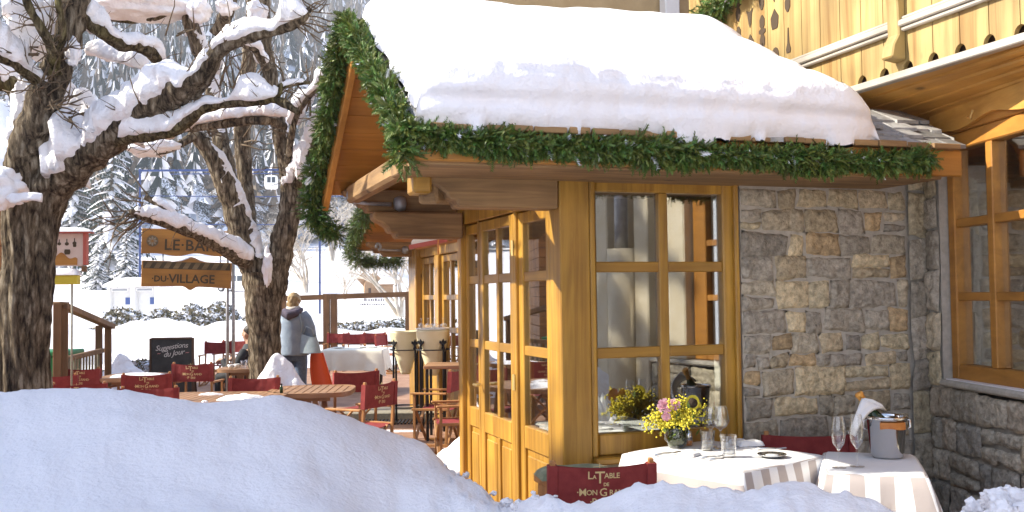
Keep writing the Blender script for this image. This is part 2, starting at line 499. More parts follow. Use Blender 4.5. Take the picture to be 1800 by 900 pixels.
# ------------------------------------------------------------------ mesh building
def rotz(a): return Matrix.Rotation(a, 4, 'Z')
class MB:
    def __init__(s):
        s.v = []; s.f = []; s.t = []; s.cur = (1, 1, 1); s.u = None
    def add(s, vs, fs, M=None):
        o = len(s.v)
        for p in vs:
            p = Vector(p)
            s.v.append(M @ p if M is not None else p)
            s.t.append(s.cur)
        s.f += [tuple(i + o for i in f) for f in fs]
        return o
    def box(s, a, b, M=None):
        x0, y0, z0 = a; x1, y1, z1 = b
        s.add([(x0,y0,z0),(x1,y0,z0),(x1,y1,z0),(x0,y1,z0),(x0,y0,z1),(x1,y0,z1),(x1,y1,z1),(x0,y1,z1)],
              [(0,3,2,1),(4,5,6,7),(0,1,5,4),(1,2,6,5),(2,3,7,6),(3,0,4,7)], M)
        return s
    def beam(s, p, q, w, h, up=(0, 0, 1)):
        """rectangular bar from p to q"""
        p, q = Vector(p), Vector(q)
        t = (q - p).normalized()
        upv = Vector(up)
        sd = t.cross(upv)
        if sd.length < 1e-4:
            sd = t.cross(Vector((0, 1, 0)))
        sd.normalize()
        u = sd.cross(t)
        vs = []
        for c in (p, q):
            for a, b in ((-1,-1),(1,-1),(1,1),(-1,1)):
                vs.append(c + sd * (a * w / 2) + u * (b * h / 2))
        s.add(vs, [(0,1,2,3),(7,6,5,4),(0,4,5,1),(1,5,6,2),(2,6,7,3),(3,7,4,0)])
        return s
    def tube(s, pts, rad, n=8, cap=True, nz=0.0, nf=4.0):
        pts = [Vector(p) for p in pts]
        if not hasattr(rad, '__len__'):
            rad = [rad] * len(pts)
        vs, fs = [], []
        prev = None
        for i, p in enumerate(pts):
            t = (pts[min(i+1, len(pts)-1)] - pts[max(i-1, 0)])
            t = t.normalized() if t.length > 1e-9 else Vector((0,0,1))
            if prev is None:
                a = t.cross(Vector((0, 0, 1)))
                if a.length < 0.1: a = t.cross(Vector((0, 1, 0)))
            else:
                a = prev - t * prev.dot(t)
            a.normalize(); prev = a
            b = t.cross(a)
            for k in range(n):
                an = 2 * PI * k / n
                r = rad[i]
                d = a * math.cos(an) + b * math.sin(an)
                if nz:
                    q = p + d * r
                    r *= 1 + nz * noise.noise(q * nf) + nz * 0.5 * noise.noise(q * nf * 2.7)
                vs.append(p + d * r)
        for i in range(len(pts) - 1):
            for k in range(n):
                fs.append((i*n+k, i*n+(k+1) % n, (i+1)*n+(k+1) % n, (i+1)*n+k))
        if cap:
            fs.append(tuple(range(n))[::-1])
            fs.append(tuple((len(pts)-1)*n + k for k in range(n)))
        s.add(vs, fs)
        return s
    def lathe(s, prof, n=24, M=None, close=False):
        """prof: list of (r, z)"""
        vs, fs = [], []
        for r, z in prof:
            for k in range(n):
                a = 2 * PI * k / n
                vs.append((r * math.cos(a), r * math.sin(a), z))
        for i in range(len(prof) - 1):
            for k in range(n):
                fs.append((i*n+k, i*n+(k+1) % n, (i+1)*n+(k+1) % n, (i+1)*n+k))
        if close:
            fs.append(tuple(range(n))[::-1])
            fs.append(tuple((len(prof)-1)*n + k for k in range(n)))
        s.add(vs, fs, M)
        return s
    def prism(s, poly, h, M=None):
        """poly in local xy, extruded along local z 0..h"""
        n = len(poly)
        vs = [(x, y, 0) for x, y in poly] + [(x, y, h) for x, y in poly]
        fs = [tuple(range(n))[::-1], tuple(range(n, 2*n))]
        fs += [(i, (i+1) % n, n+(i+1) % n, n+i) for i in range(n)]
        s.add(vs, fs, M)
        return s
    def grid(s, fn, nu, nv, wrap=False):
        vs = [fn(i / nu, j / nv) for j in range(nv + 1) for i in range(nu + 1)]
        fs = [(j*(nu+1)+i, j*(nu+1)+i+1, (j+1)*(nu+1)+i+1, (j+1)*(nu+1)+i) for j in range(nv) for i in range(nu)]
        s.add(vs, fs)
        return s
    def blob(s, c, r, sub=2, nz=0.25, nf=2.0, sq=(1, 1, 1), M=None):
        bm = bmesh.new()
        bmesh.ops.create_icosphere(bm, subdivisions=sub, radius=1)
        c = Vector(c)
        vs = []
        for v in bm.verts:
            d = v.co.normalized()
            k = r * (1 + nz * noise.noise(d * nf + c * 3.1) + nz * 0.4 * noise.noise(d * nf * 3 + c))
            p = Vector((d.x * k * sq[0], d.y * k * sq[1], d.z * k * sq[2]))
            vs.append(c + (M.to_3x3() @ p if M else p))
        fs = [tuple(v.index for v in f.verts) for f in bm.faces]
        bm.free()
        s.add(vs, fs)
        return s
    def build(s, name, m, parent=None, smooth=False, bevel=0.0, world=False, tint=False, segs=1, fix=False):
        me = bpy.data.meshes.new(name)
        V = s.v
        if world and parent is not None:
            W = parent.matrix_basis.copy()
            q = parent.parent
            while q is not None:
                W = q.matrix_basis @ W
                q = q.parent
            inv = W.inverted()
            V = [inv @ p for p in V]
        me.from_pydata([tuple(p) for p in V], [], s.f)
        if tint:
            at_ = me.color_attributes.new('tint', 'FLOAT_COLOR', 'POINT')
            arr = np.ones((len(s.v), 4), dtype=np.float32)
            arr[:, :3] = np.array(s.t, dtype=np.float32)
            at_.data.foreach_set('color', arr.ravel())
        if s.u is not None:
            a2 = me.attributes.new('across', 'FLOAT', 'POINT')
            a2.data.foreach_set('value', np.array(s.u, dtype=np.float32))
        if bevel > 0 or fix:
            bm = bmesh.new()
            bm.from_mesh(me)
            if fix:
                bmesh.ops.recalc_face_normals(bm, faces=bm.faces)
            if bevel > 0:
                es = [e for e in bm.edges if len(e.link_faces) == 2 and e.calc_face_angle(0) > 0.6]
                bmesh.ops.bevel(bm, geom=es, offset=bevel, segments=segs, affect='EDGES', profile=0.5, clamp_overlap=True)
            bm.to_mesh(me)
            bm.free()
        if smooth:
            me.polygons.foreach_set('use_smooth', [True] * len(me.polygons))
        me.materials.append(MATS[m])
        o = bpy.data.objects.new(name, me)
        COL.objects.link(o)
        if parent is not None:
            o.parent = parent
        return o

def tag(o, label=None, cat=None, group=None, kind=None):
    if label: o['label'] = label
    if cat: o['category'] = cat
    if group: o['group'] = group
    if kind: o['kind'] = kind
    return o
def thing(name, label, cat, loc=(0, 0, 0), rz=0.0, group=None):
    o = bpy.data.objects.new(name, None)
    o.empty_display_size = 0.1
    COL.objects.link(o)
    o.location = loc
    o.rotation_euler = (0, 0, rz)
    return tag(o, label, cat, group)
KIDS = {}
def copy_tree(o, parent=None):
    c = o.copy()
    COL.objects.link(c)
    if parent is not None:
        c.parent = parent
    for ch in list(o.children):
        copy_tree(ch, c)
    return c
def place(proto, loc, rz, label, group=None, first=[]):
    if proto.name in first:
        o = copy_tree(proto)
    else:
        o = proto
        first.append(proto.name)
    o.location = loc
    o.rotation_euler = (0, 0, rz)
    o['label'] = label
    if group: o['group'] = group
    return o

def eval_mesh(o):
    dg = bpy.context.evaluated_depsgraph_get()
    ev = o.evaluated_get(dg)
    me = bpy.data.meshes.new_from_object(ev)
    return me
def text_verts(body, size, align='CENTER', spacing=1.0, extrude=0.0, shear=0.0, offset=0.0):
    cu = bpy.data.curves.new('lettering', 'FONT')
    cu.body = body
    cu.size = size
    cu.align_x = align
    cu.space_character = spacing
    cu.extrude = extrude
    cu.shear = shear
    cu.offset = offset
    cu.resolution_u = 2
    o = bpy.data.objects.new('lettering', cu)
    COL.objects.link(o)
    me = eval_mesh(o)
    vs = [v.co.copy() for v in me.vertices]
    fs = [tuple(p.vertices) for p in me.polygons]
    bpy.data.objects.remove(o)
    bpy.data.curves.remove(cu)
    bpy.data.meshes.remove(me)
    return vs, fs
def remesh(mb, name, m, parent=None, voxel=0.02, smooth_it=6, world=False):
    """weld overlapping solids into one continuous surface"""
    o = mb.build(name, m, parent, world=world, fix=True)
    md = o.modifiers.new('weld', 'REMESH')
    md.mode = 'VOXEL'
    md.voxel_size = voxel
    sm = o.modifiers.new('soft', 'SMOOTH')
    sm.iterations = smooth_it
    sm.factor = 0.5
    me = eval_mesh(o)
    o.modifiers.clear()
    old = o.data
    o.data = me
    me.name = name
    me.polygons.foreach_set('use_smooth', [True] * len(me.polygons))
    bpy.data.meshes.remove(old)
    return o
def spline(pts, n=5):
    """Catmull-Rom through tuples of any length"""
    P = [np.array(p, dtype=float) for p in pts]
    P = [2*P[0]-P[1]] + P + [2*P[-1]-P[-2]]
    out = []
    for i in range(1, len(P) - 2):
        for k in range(n):
            t = k / n
            a, b, c, d = P[i-1], P[i], P[i+1], P[i+2]
            out.append(0.5*((2*b)+(-a+c)*t+(2*a-5*b+4*c-d)*t*t+(-a+3*b-3*c+d)*t**3))
    out.append(P[-2])
    return out
def interp(xs, ys, x):
    return float(np.interp(x, xs, ys))

# ------------------------------------------------------------------ the setting: ground, meadow, mountain
def terrain_h(x, y):
    d = x * FWD.x + y * FWD.y
    l = x * RGT.x + y * RGT.y
    r = math.hypot(x, y)
    a = math.degrees(math.atan2(l, d))          # 0 = along the view, negative = left
    s = lambda e0, e1, v: (lambda t: t*t*(3-2*t))(min(1, max(0, (v-e0)/(e1-e0))))
    h = 0.0
    h += 3.0 * s(62, 118, r) + 6.2 * s(105, 165, r)
    side = s(-9, -3.5, a) * s(80, 100, r)
    h *= 1 - 0.62 * side
    rise = max(0.0, r - 150)
    h += 0.385 * min(rise, 480) * s(150, 240, r)
    h += s(60, 120, r) * (1.6 * noise.noise(Vector((x * .018, y * .018, 0))) + 0.5 * noise.noise(Vector((x * .06, y * .06, 3))))
    h += s(200, 500, r) * 9 * noise.noise(Vector((x * .0035, y * .0035, 7)))
    if r > 24:
        h += s(24, 32, r) * 0.25 * (noise.noise(Vector((x * .12, y * .12, 9))))
    return h - 0.06
def build_ground():
    rs = [0.01, 4, 8, 12, 16, 20] + [24 * 1.045 ** i for i in range(98)]
    na = 220
    vs, fs = [], []
    for r in rs:
        for k in range(na):
            an = 2 * PI * k / na
            x, y = r * math.sin(an), r * math.cos(an)
            vs.append((x, y, terrain_h(x, y)))
    for i in range(len(rs) - 1):
        for k in range(na):
            fs.append((i*na+k, (i+1)*na+k, (i+1)*na+(k+1) % na, i*na+(k+1) % na))
    m = MB(); m.add(vs, fs)
    o = m.build('snowy_ground', 'snow_field', smooth=True, fix=True)
    for p in o.data.polygons:
        pass
    tag(o, kind='structure')
build_ground()

m = MB()
m.box((-14, 2.2, -0.12), (9.5, 24.5, 0.0))
fl = m.build('terrace_floor', 'terrace_tile')
tag(fl, kind='structure')

def drift(name, cx, d, w, dep, h, seed, nx=60, ny=30, px=True):
    """a bank of cleared snow: its own rounded heap on the ground"""
    c = gp(cx, d)
    base = terrain_h(c.x, c.y) - 0.04
    mb = MB()
    def fn(u, v):
        a, b = u * 2 - 1, v * 2 - 1
        p = c + RGT * (a * w) + FWD * (b * dep)
        rr = max(0, 1 - (abs(a) ** 2.4 + abs(b) ** 2.2))
        z = h * rr ** 0.55 * (1 + .45 * noise.noise(Vector((p.x * .55 + seed, p.y * .55, seed))) + .15 * noise.noise(Vector((p.x * 2 + seed, p.y * 2, seed))))
        return Vector((p.x, p.y, base + z - 0.05))
    mb.grid(fn, nx, ny)
    return tag(mb.build(name, 'snow_bank', smooth=True), kind='structure')
drift('snow_drift', 340, 31, 3.6, 2.6, 1.05, 1.3)
drift('snow_drift', 215, 36, 4.2, 2.0, 0.62, 4.1)
drift('snow_drift', 470, 40, 4.5, 3, 0.7, 2.2)
drift('snow_drift', 110, 30, 2.6, 2, 0.85, 6.2)
drift('snow_drift', 640, 34, 7, 3, 0.55, 8.4)

# ------------------------------------------------------------------ the shovelled snow bank in the foreground
RX = [-900, -500, 0, 130, 220, 300, 350, 420, 490, 560, 620, 660, 690, 735, 752, 768, 790, 845, 875, 900, 930, 960, 1000, 1040, 1070, 1110, 1150, 1190, 1250, 1300, 1350, 1400, 1440, 1480, 1520, 1560, 1620, 1700, 1740, 1790, 1850, 2600]
RY = [700, 694, 692, 687, 688, 700, 705, 697, 691, 712, 739, 755, 767, 780, 790, 806, 828, 861, 886, 882, 868, 863, 876, 884, 868, 851, 843, 850, 852, 858, 850, 847, 862, 868, 880, 897, 915, 922, 880, 868, 870, 872]
DX = [-900, 600, 700, 780, 880, 980, 1200, 1500, 1800, 2600]
DD = [5.5, 5.4, 5.45, 5.2, 4.6, 4.1, 3.85, 3.6, 3.3, 3.2]
def bank():
    cols = [-900 + 7 * i for i in range(486)]
    nr = 84
    mb = MB()
    vs, fs = [], []
    Z0 = np.array([max(0.25, at(px, interp(RX, RY, px), interp(DX, DD, px)).z) for px in cols])
    def blur(a, w):
        k = np.exp(-0.5 * (np.arange(-3 * w, 3 * w + 1) / w) ** 2); k /= k.sum()
        return np.convolve(np.pad(a, 3 * w, mode='edge'), k, mode='valid')
    Z0 = blur(Z0, 1); ZA, ZB_ = blur(Z0, 8), blur(Z0, 24)
    for ci, px in enumerate(cols):
        D = interp(DX, DD, px)
        L = (px - 900) / 1800
        for j in range(nr):
            t = j / (nr - 1)
            # from the foot at the back, over the crest, down the slope to behind the camera
            if t < 0.22:
                k = t / 0.22
                d = D + 0.85 * (1 - k) ** 1.3
                zr = Z0[ci]
                z = zr * math.sin(k * PI / 2) ** 0.8
            else:
                k = (t - 0.22) / 0.78
                d = D * (1 - k) + 0.35 * k
                g1 = min(1, k / .07); g2 = min(1, max(0, (k - .05) / .25))
                zr = (Z0[ci] * (1 - g1) + ZA[ci] * g1) * (1 - g2) + ZB_[ci] * g2
                fall = 0.20 if px < 740 else 0.20
                z = zr - fall * (D - d) * min(1, .35 + (D - d)) - 0.035 * (D - d) ** 2
                z = max(z, 0.12)
            p = EYE + (FWD + RGT * L) * d
            q = Vector((p.x, p.y, 0))
            lump = 1.0 if px > 760 else 0.42
            a = min(1, max(0, (px - 700) / 120))
            n = (0.075 - .02 * a) * noise.noise(q * 1.25 + Vector((3, 1, 0))) + (0.03 + .03 * a) * noise.noise(q * 3.1) + 0.02 * a * noise.noise(q * 9) + 0.012 * noise.noise(q * 6.3 + Vector((0, 5, 2)))
            at_crest = max(0.0, 1 - abs(d - D) / 0.5)
            n *= (1 - 0.65 * at_crest)
            n += at_crest * (0.006 + 0.010 * a) * noise.noise(q * 14) + (.006 + .012 * a) * noise.noise(q * 21) + .004 * noise.noise(q * 37)
            # a shallow hollow trodden into the bank
            h0 = gz(355, 860, 0.95)
            dd = (Vector((p.x, p.y, 0)) - Vector((h0.x, h0.y, 0))).length
            if dd < 0.55:
                n += -0.06 * math.exp(-(dd / 0.16) ** 2) + 0.035 * math.exp(-((dd - 0.27) / 0.07) ** 2)
            vs.append((p.x, p.y, max(-0.05, z + (n if t > 0.03 else 0))))
    for i in range(len(cols) - 1):
        for j in range(nr - 1):
            fs.append((i*nr+j, (i+1)*nr+j, (i+1)*nr+j+1, i*nr+j+1))
    mb.add(vs, fs)
    return tag(mb.build('snow_bank', 'snow_bank', smooth=True), kind='structure')
bank()
# loose broken clods along the bank
mb = MB()
rs = random.Random(5)
for i in range(90):
    px = rs.uniform(1690, 1815) if i < 60 else rs.uniform(775, 960)
    D = interp(DX, DD, px)
    top = at(px, interp(RX, RY, px), D)
    r = rs.uniform(.010, .045) if i < 60 else rs.uniform(.006, .022)
    mb.blob((top.x + rs.uniform(-.09, .09), top.y + rs.uniform(-.16, .06), top.z - r * .35), r, 3, .75, 2.1, (rs.uniform(.8, 1.3), rs.uniform(.8, 1.3), rs.uniform(.6, 1)))
tag(mb.build('loose_snow', 'snow_branch', smooth=True), kind='stuff', label='loose snow clods on the crest of the near bank')

# ------------------------------------------------------------------ the wooded mountainside
def far_forest():
    rs = random.Random(11)
    V, F, MI = [], [], []
    nsp = 12
    ncount = 0
    tries = 0
    while ncount < 5200 and tries < 60000:
        tries += 1
        a = R(rs.uniform(-36, 4))
        r = math.sqrt(rs.uniform(150 ** 2, 620 ** 2)) if rs.random() < .8 else rs.uniform(150, 330)
        l, d = r * math.sin(a), r * math.cos(a)
        p = FWD * d + RGT * l
        ad = math.degrees(a)
        if r < 172 and ad > -13: continue
        # clearings and lift line
        if noise.noise(Vector((p.x * .011, p.y * .011, 2))) > 0.36: continue
        h = terrain_h(p.x, p.y)
        larch = noise.noise(Vector((p.x * .008, p.y * .008, 5))) + rs.uniform(-.3, .3) > (0.12 - r * 0.00025)
        H = rs.uniform(11, 21) * (0.9 if larch else 1)
        W = H * rs.uniform(.17, .25)
        nt = 10 if r < 330 else 8
        for i in range(nt):
            z0 = H * (0.08 + 0.82 * i / nt) 
            z1 = z0 + H * (2.3 / nt) * .62
            rr = W * (1 - i / nt) ** .85 + .15
            o = len(V)
            ph = rs.uniform(0, 6)
            V.append((p.x, p.y, h + min(z1, H)))
            for k in range(nsp):
                an = ph + 2 * PI * k / nsp
                q = rr * (rs.uniform(.7, 1.25) if k % 2 else rs.uniform(.28, .5))
                V.append((p.x + q * math.cos(an), p.y + q * math.sin(an), h + z0 - (rs.uniform(0, .05) * H if k % 2 else 0)))
            for k in range(nsp):
                F.append((o, o + 1 + k, o + 1 + (k + 1) % nsp))
                MI.append(2 if rs.random() < (.12 if larch else .30) else (1 if larch else 0))
        ncount += 1
    me = bpy.data.meshes.new('far_forest')
    me.from_pydata(V, [], F)
    me.materials.append(MATS['needles'])
    me.materials.append(MATS['larch'])
    me.materials.append(MATS['snow_field'])
    me.polygons.foreach_set('material_index', MI)
    o = bpy.data.objects.new('far_forest', me)
    COL.objects.link(o)
    tag(o, 'snow dusted conifer forest covering the mountainside', 'forest', kind='stuff')
far_forest()

def conifer(name, H, seed, dens=1.0):
    """a snow-laden fir: trunk, drooping boughs of needles, snow lying on the boughs"""
    rs = random.Random(seed)
    root = thing(name, 'x', 'tree')
    t = MB(); t.tube([(0, 0, -1), (0, 0, H * .5), (0, 0, H * .97)], [H * .016, H * .010, .02], 7)
    t.build('trunk', 'bark', root, smooth=True)
    g, s = MB(), MB()
    nw = int(26 * dens)
    for w in range(nw):
        f = w / (nw - 1)
        z = H * (0.06 + 0.92 * f)
        L = H * .235 * (1 - f) ** .8 + .12
        nb = max(4, int(9 * (1 - f * .5)))
        ph = rs.uniform(0, 6)
        for b in range(nb):
            an = ph + 2 * PI * b / nb + rs.uniform(-.25, .25)
            l = L * rs.uniform(.65, 1.15)
            dv = Vector((math.cos(an), math.sin(an), 0))
            sv = Vector((-dv.y, dv.x, 0))
            droop = rs.uniform(.28, .62)
            P = [Vector((0, 0, z)) + dv * (l * k / 4) + Vector((0, 0, -l * droop * (k / 4) ** 1.5 + rs.uniform(-.03, .03) * l)) for k in range(5)]
            wd = [.02, .17, .20, .13, .01]
            for k in range(4):
                # sprays either side of the bough, hanging a little
                for sg in (-1, 1):
                    for q in range(2):
                        c0 = P[k].lerp(P[k+1], q * .5)
                        tip = c0 + dv * (l * .16) + sv * (sg * l * wd[k+1 if q else k] * rs.uniform(1.0, 1.9) + sg * .05) + Vector((0, 0, -l * rs.uniform(.04, .16)))
                        c1 = c0 + dv * (l * .10)
                        g.add([c0, tip, c1 + Vector((0, 0, -.02 * l))], [(0, 1, 2)])
                        c2 = c0 + Vector((0, 0, -l * rs.uniform(.1, .2))) + sv * (sg * l * .05) + dv * .05 * l
                        g.add([c0, c2, c1], [(0, 1, 2)])
            if rs.random() < .86:
                for k in range(1, 4):
                    wv = l * wd[k] * rs.uniform(.5, 1.0) + .02
                    wn = l * wd[k+1] * rs.uniform(.5, .9) + .01
                    up = Vector((0, 0, .035 * l + .03))
                    s.add([P[k] - sv * wv + up * .2, P[k] + up * 1.3, P[k] + sv * wv + up * .2, P[k+1] - sv * wn + up * .2, P[k+1] + up * 1.2, P[k+1] + sv * wn + up * .2],
                          [(0, 1, 4, 3), (1, 2, 5, 4)])
    g.build('needles', 'fir_needles', root)
    s.build('snow', 'snow', root)
    return root
cp = [conifer('fir_tree', 17, 3), conifer('fir_tree', 14, 8), conifer('fir_tree', 9, 15)]
spots = [  # photo column, distance, prototype, scale, spin, label
 (196, 112, 0, 1.18, 0.3, 'tall snow-laden fir directly above and right of the tool signboard'),
 (128, 124, 0, 1.10, 2.0, 'big snow-laden fir rising behind the tool signboard and thick tree trunk'),
 (172, 98, 2, 0.62, 1.0, 'small snowy fir at the meadow edge, nearest the tool signboard'),
 (222, 104, 2, 0.80, 4.0, 'slim snowy fir between the tool signboard and the hanging bar sign'),
 (160, 150, 1, 1.2, 3.3, 'snowy fir filling the gap behind the two tallest meadow firs'),
 (262, 150, 1, 1.2, 0.8, 'snowy fir just above the left end of the hanging bar sign'),
 (300, 158, 0, 1.0, 5.0, 'dark fir standing above the middle of the bar sign'),
 (338, 160, 1, 1.15, 2.6, 'fir above the right end of the bar sign, beside the leaning limb'),
 (236, 165, 0, 1.1, 4.4, 'fir rising behind the left end of the blue lift beam'),
 (372, 175, 0, 1.0, 1.7, 'fir seen between the two big limbs left of the white cabin'),
 (428, 178, 1, 1.2, 3.9, 'fir just left of the hanging white lift cabin'),
 (452, 170, 0, .95, 0.1, 'fir directly under the hanging white lift cabin'),
 (480, 190, 1, 1.3, 2.2, 'fir behind the white lift cabin in the fork of the tree'),
 (545, 205, 0, 1.05, 5.6, 'fir to the right of the forked limb above the frosty tree'),
 (585, 215, 1, 1.1, 1.2, 'fir rising beside the garland at the far eave'),
 (40, 140, 0, 1.2, 3.0, 'fir partly hidden behind the thick leaning trunk'),
]
for px, d, k, sc, rz, lab in spots:
    p = gp(px, d)
    o = place(cp[k], (p.x, p.y, terrain_h(p.x, p.y) - .2), rz, lab, 'snowy firs at the foot of the mountain')
    o.scale = (sc, sc, sc)

# unseen tall fir, added out of view on the left to shade the bank
def shade_fir(loc, sc, rz, lab):
    o = place(cp[0], loc, rz, lab, None)
    o.scale = (sc, sc, sc)

shade_fir((-6.3, 5.15, 0), .74, .4, 'unseen tall fir added left of the terrace to shade the snow bank')
nc = thing('shade_chalet', 'unseen dark timber chalet with a snowy ridge roof, added to shade the snow bank', 'chalet', (-9.6, 4.6, 0))  # unseen chalet, its ridge sized to throw shade over the foreground bank
m = MB(); m.box((-2.2, -3.2, 0), (2.2, 4.3, 5.8)); m.build('wall', 'chalet_wood', nc)
m = MB()
for sx in (-1, 1): m.add([(sx * 2.9, -3.7, 5.6), (sx * 2.9, 4.6, 5.6), (0, 4.6, 9.0), (0, -3.7, 9.0), (sx * 2.9, -3.7, 5.45), (sx * 2.9, 4.6, 5.45), (0, 4.6, 8.8), (0, -3.7, 8.8)], [(0, 1, 2, 3), (7, 6, 5, 4), (0, 4, 5, 1), (1, 5, 6, 2), (2, 6, 7, 3), (3, 7, 4, 0)])
m.build('roof', 'log_y', nc, fix=True)
m = MB(); m.grid(lambda u, v: Vector((-2.85 + 5.7 * u, -3.65 + 8.2 * v, 5.63 + 3.37 * (1 - abs(2 * u - 1)) + .38 * (1 - abs(2*u-1) ** 10) * (1 - abs(2*v-1) ** 14) * (1 + .12 * noise.noise(Vector((u * 5, v * 6, 0)))))), 40, 40); m.build('snow', 'snow', nc, smooth=True)
for y_ in (-1.4, 1.2):
    m = MB(); m.box((2.201, y_ - .45, 1.1), (2.24, y_ + .45, 2.2)); w = m.build('window', 'honey_z', nc)
    m = MB(); m.box((2.2405, y_ - .38, 1.17), (2.245, y_ + .38, 2.13)); m.build('pane', 'car_glass', w)

# thin winter air
m = MB(); m.box((-2000, -2000, -4), (2000, 2000, 232))
hz0 = m.build('haze', 'snow')
hm = bpy.data.materials.new('haze_air'); hm.use_nodes = True
hn = hm.node_tree; hn.nodes.remove(hn.nodes['Principled BSDF'])
hv = hn.nodes.new('ShaderNodeVolumePrincipled')
hv.inputs['Color'].default_value = (0.86, 0.92, 1.0, 1)
hv.inputs['Density'].default_value = 0.0009
hv.inputs['Anisotropy'].default_value = 0.2
hn.links.new(hv.outputs[0], hn.nodes['Material Output'].inputs['Volume'])
hz0.data.materials.clear(); hz0.data.materials.append(hm)
tag(hz0, 'faint blue winter haze over the valley', 'haze', kind='stuff')

# ------------------------------------------------------------------ bare frosty trees on the meadow
def bare_tree(name, H, seed, spread=.55, levels=6, stems=3, lean=(0, 0)):
    rs = random.Random(seed)
    root = thing(name, 'x', 'tree')
    tr, cr = MB(), MB()
    def grow(p, d, L, r, lv, mb):
        q = p + d * L * .5 + Vector((rs.uniform(-1, 1), rs.uniform(-1, 1), rs.uniform(-.3, .6))) * L * .07
        e = q + (d + Vector((rs.uniform(-1, 1), rs.uniform(-1, 1), rs.uniform(-.2, .5))) * .25).normalized() * L * .5
        mb.tube([p, q, e], [r, r * .82, r * .66], 5 if lv > 2 else 3, cap=False)
        if lv == 0: return
        for i in range(rs.choice((2, 3, 3))):
            nd = (d + Vector((rs.uniform(-1, 1), rs.uniform(-1, 1), rs.uniform(-.5, .7))) * spread * 1.5).normalized()
            grow(e if i < 2 else q, nd, L * rs.uniform(.62, .85), r * .62, lv - 1, cr if lv <= levels - 1 else tr)
    for s_ in range(stems):
        d = Vector((rs.uniform(-.35, .35) + lean[0], rs.uniform(-.35, .35) + lean[1], 1)).normalized()
        grow(Vector((0, 0, -.3)), d, H * .27, H * .018, levels, tr)
    tr.build('trunk', 'frosty_twig', root, smooth=True)
    cr.build('crown', 'frosty_twig', root)
    return root
for px, d, H, sd, st, sp, lean, lab in [
    (538, 92, 9.0, 4, 4, .62, (.1, 0), 'spreading frosty bare tree on the snow slope, right of the forked trunk'),
    (606, 84, 4.6, 9, 2, .62, (.3, 0), 'small frosty tree leaning on the slope left of the wooden shed'),
    (585, 135, 11, 21, 4, .7, (0, 0), 'frosty bare tree on the crest between the two slope trees'),
    (640, 128, 10, 33, 4, .7, (.1, 0), 'frosty bare tree on the crest directly above the wooden shed'),
    (520, 150, 9, 47, 3, .7, (0, 0), 'frosty bare tree on the crest behind the forked limb'),
    (706, 70, 9.5, 52, 3, .55, (-.45, 0), 'larger bare tree behind the terrace windscreen, right of the shed')]:
    p = gp(px, d)
    o = bare_tree('bare_tree', H, sd, sp, 6, st, lean)
    o.location = (p.x, p.y, terrain_h(p.x, p.y))
    o['label'] = lab
    o['group'] = 'frosty bare trees on the meadow'

# ------------------------------------------------------------------ the restaurant wing
WX, FY, GY = 2.054, 5.324, 7.46          # gable wall plane, front wall plane, far end of the gable wall
RKX, EY, FEY, RIY = 1.08, 4.80, 7.62, 6.21
EZ, RIZ = 2.46, 3.30                      # top of the roof boards at the eave and at the ridge
rest = thing('restaurant_wing', 'honey coloured timber and stone restaurant wing with a snowy gabled roof', 'restaurant', (WX, FY, 0))
def P(mb, name, m, par=rest, **k):
    return mb.build(name, m, par, world=True, **k)
def pane_window(par, name, axis, plane, a0, a1, zs, bars, fw, out, wz, wx, pane='pane', th=0.05, deep=None):
    """framed glazing on a plane. axis 'x': runs along x at y=plane; 'y': runs along y at x=plane. zs = glass rows [(z0,z1)..], bars = glass columns [(a0,a1)..]"""
    f = MB()
    z0, z1 = zs[0][0] - fw, zs[-1][1] + fw
    def bx(u0, u1, v0, v1, d0, d1):
        if axis == 'x': f.box((u0, plane + d0, v0), (u1, plane + d1, v1))
        else: f.box((plane + d0, u0, v0), (plane + d1, u1, v1))
    return bx, f
# front wall: corner post, eave logs
m = MB(); m.box((WX, FY, 0), (2.234, FY + .18, 2.33)); P(m, 'corner_post', 'honey_z', bevel=.006)
m = MB(); m.box((2.0, FY - .02, 2.331), (4.5, FY + .16, 2.44)); P(m, 'wall_log', 'log_x', bevel=.02)

# the big front window
def front_window():
    x0, x1 = 2.236, 3.19
    zs = [(.86, 1.285), (1.345, 1.775), (1.835, 2.235)]
    xs = [(2.285, 2.685), (2.745, 3.10)]
    w = MB()
    y0, y1 = FY + .03, FY + .10
    w.box((x0, y0, .74), (xs[0][0], y1, 2.33))
    w.box((xs[1][1], y0, .74), (x1, y1, 2.33))
    w.box((xs[0][0], y0, 2.235), (xs[1][1], y1, 2.33))
    w.box((xs[0][0], y0, .74), (xs[1][1], y1, .86))
    fr = P(w, 'front_window', 'honey_z', bevel=.008)
    w = MB(); w.box((xs[0][1], y0 + .012, .86), (xs[1][0], y1 - .01, 2.235)); P(w, 'mullion', 'honey_z', fr, bevel=.006)
    w = MB()
    for a, b in ((1.285, 1.345), (1.775, 1.835)):
        for c, d in xs:
            w.box((c, y0 + .014, a), (d, y1 - .012, b))
    P(w, 'glazing_bar', 'honey_x', fr, bevel=.005)
    for (c, d) in xs:
        for (a, b) in zs:
            w = MB(); w.box((c - .004, y0 + .040, a - .004), (d + .004, y0 + .044, b + .004)); P(w, 'pane', 'pane', fr)
    w = MB(); w.box((x0 - .0, FY - .05, .70), (x1 + .02, y1, .738)); P(w, 'window_sill', 'honey_x', bevel=.008)
    # outer rebate
    w = MB()
    for a, b in (((x0, FY - .004, .74), (x0 + .03, y0 - .002, 2.33)), ((x1 - .03, FY - .004, .74), (x1, y0 - .002, 2.33)), ((x0 + .03, FY - .004, 2.29), (x1 - .03, y0 - .002, 2.33))):
        w.box(a, b)
    P(w, 'casing', 'honey_z', fr, bevel=.006)
front_window()

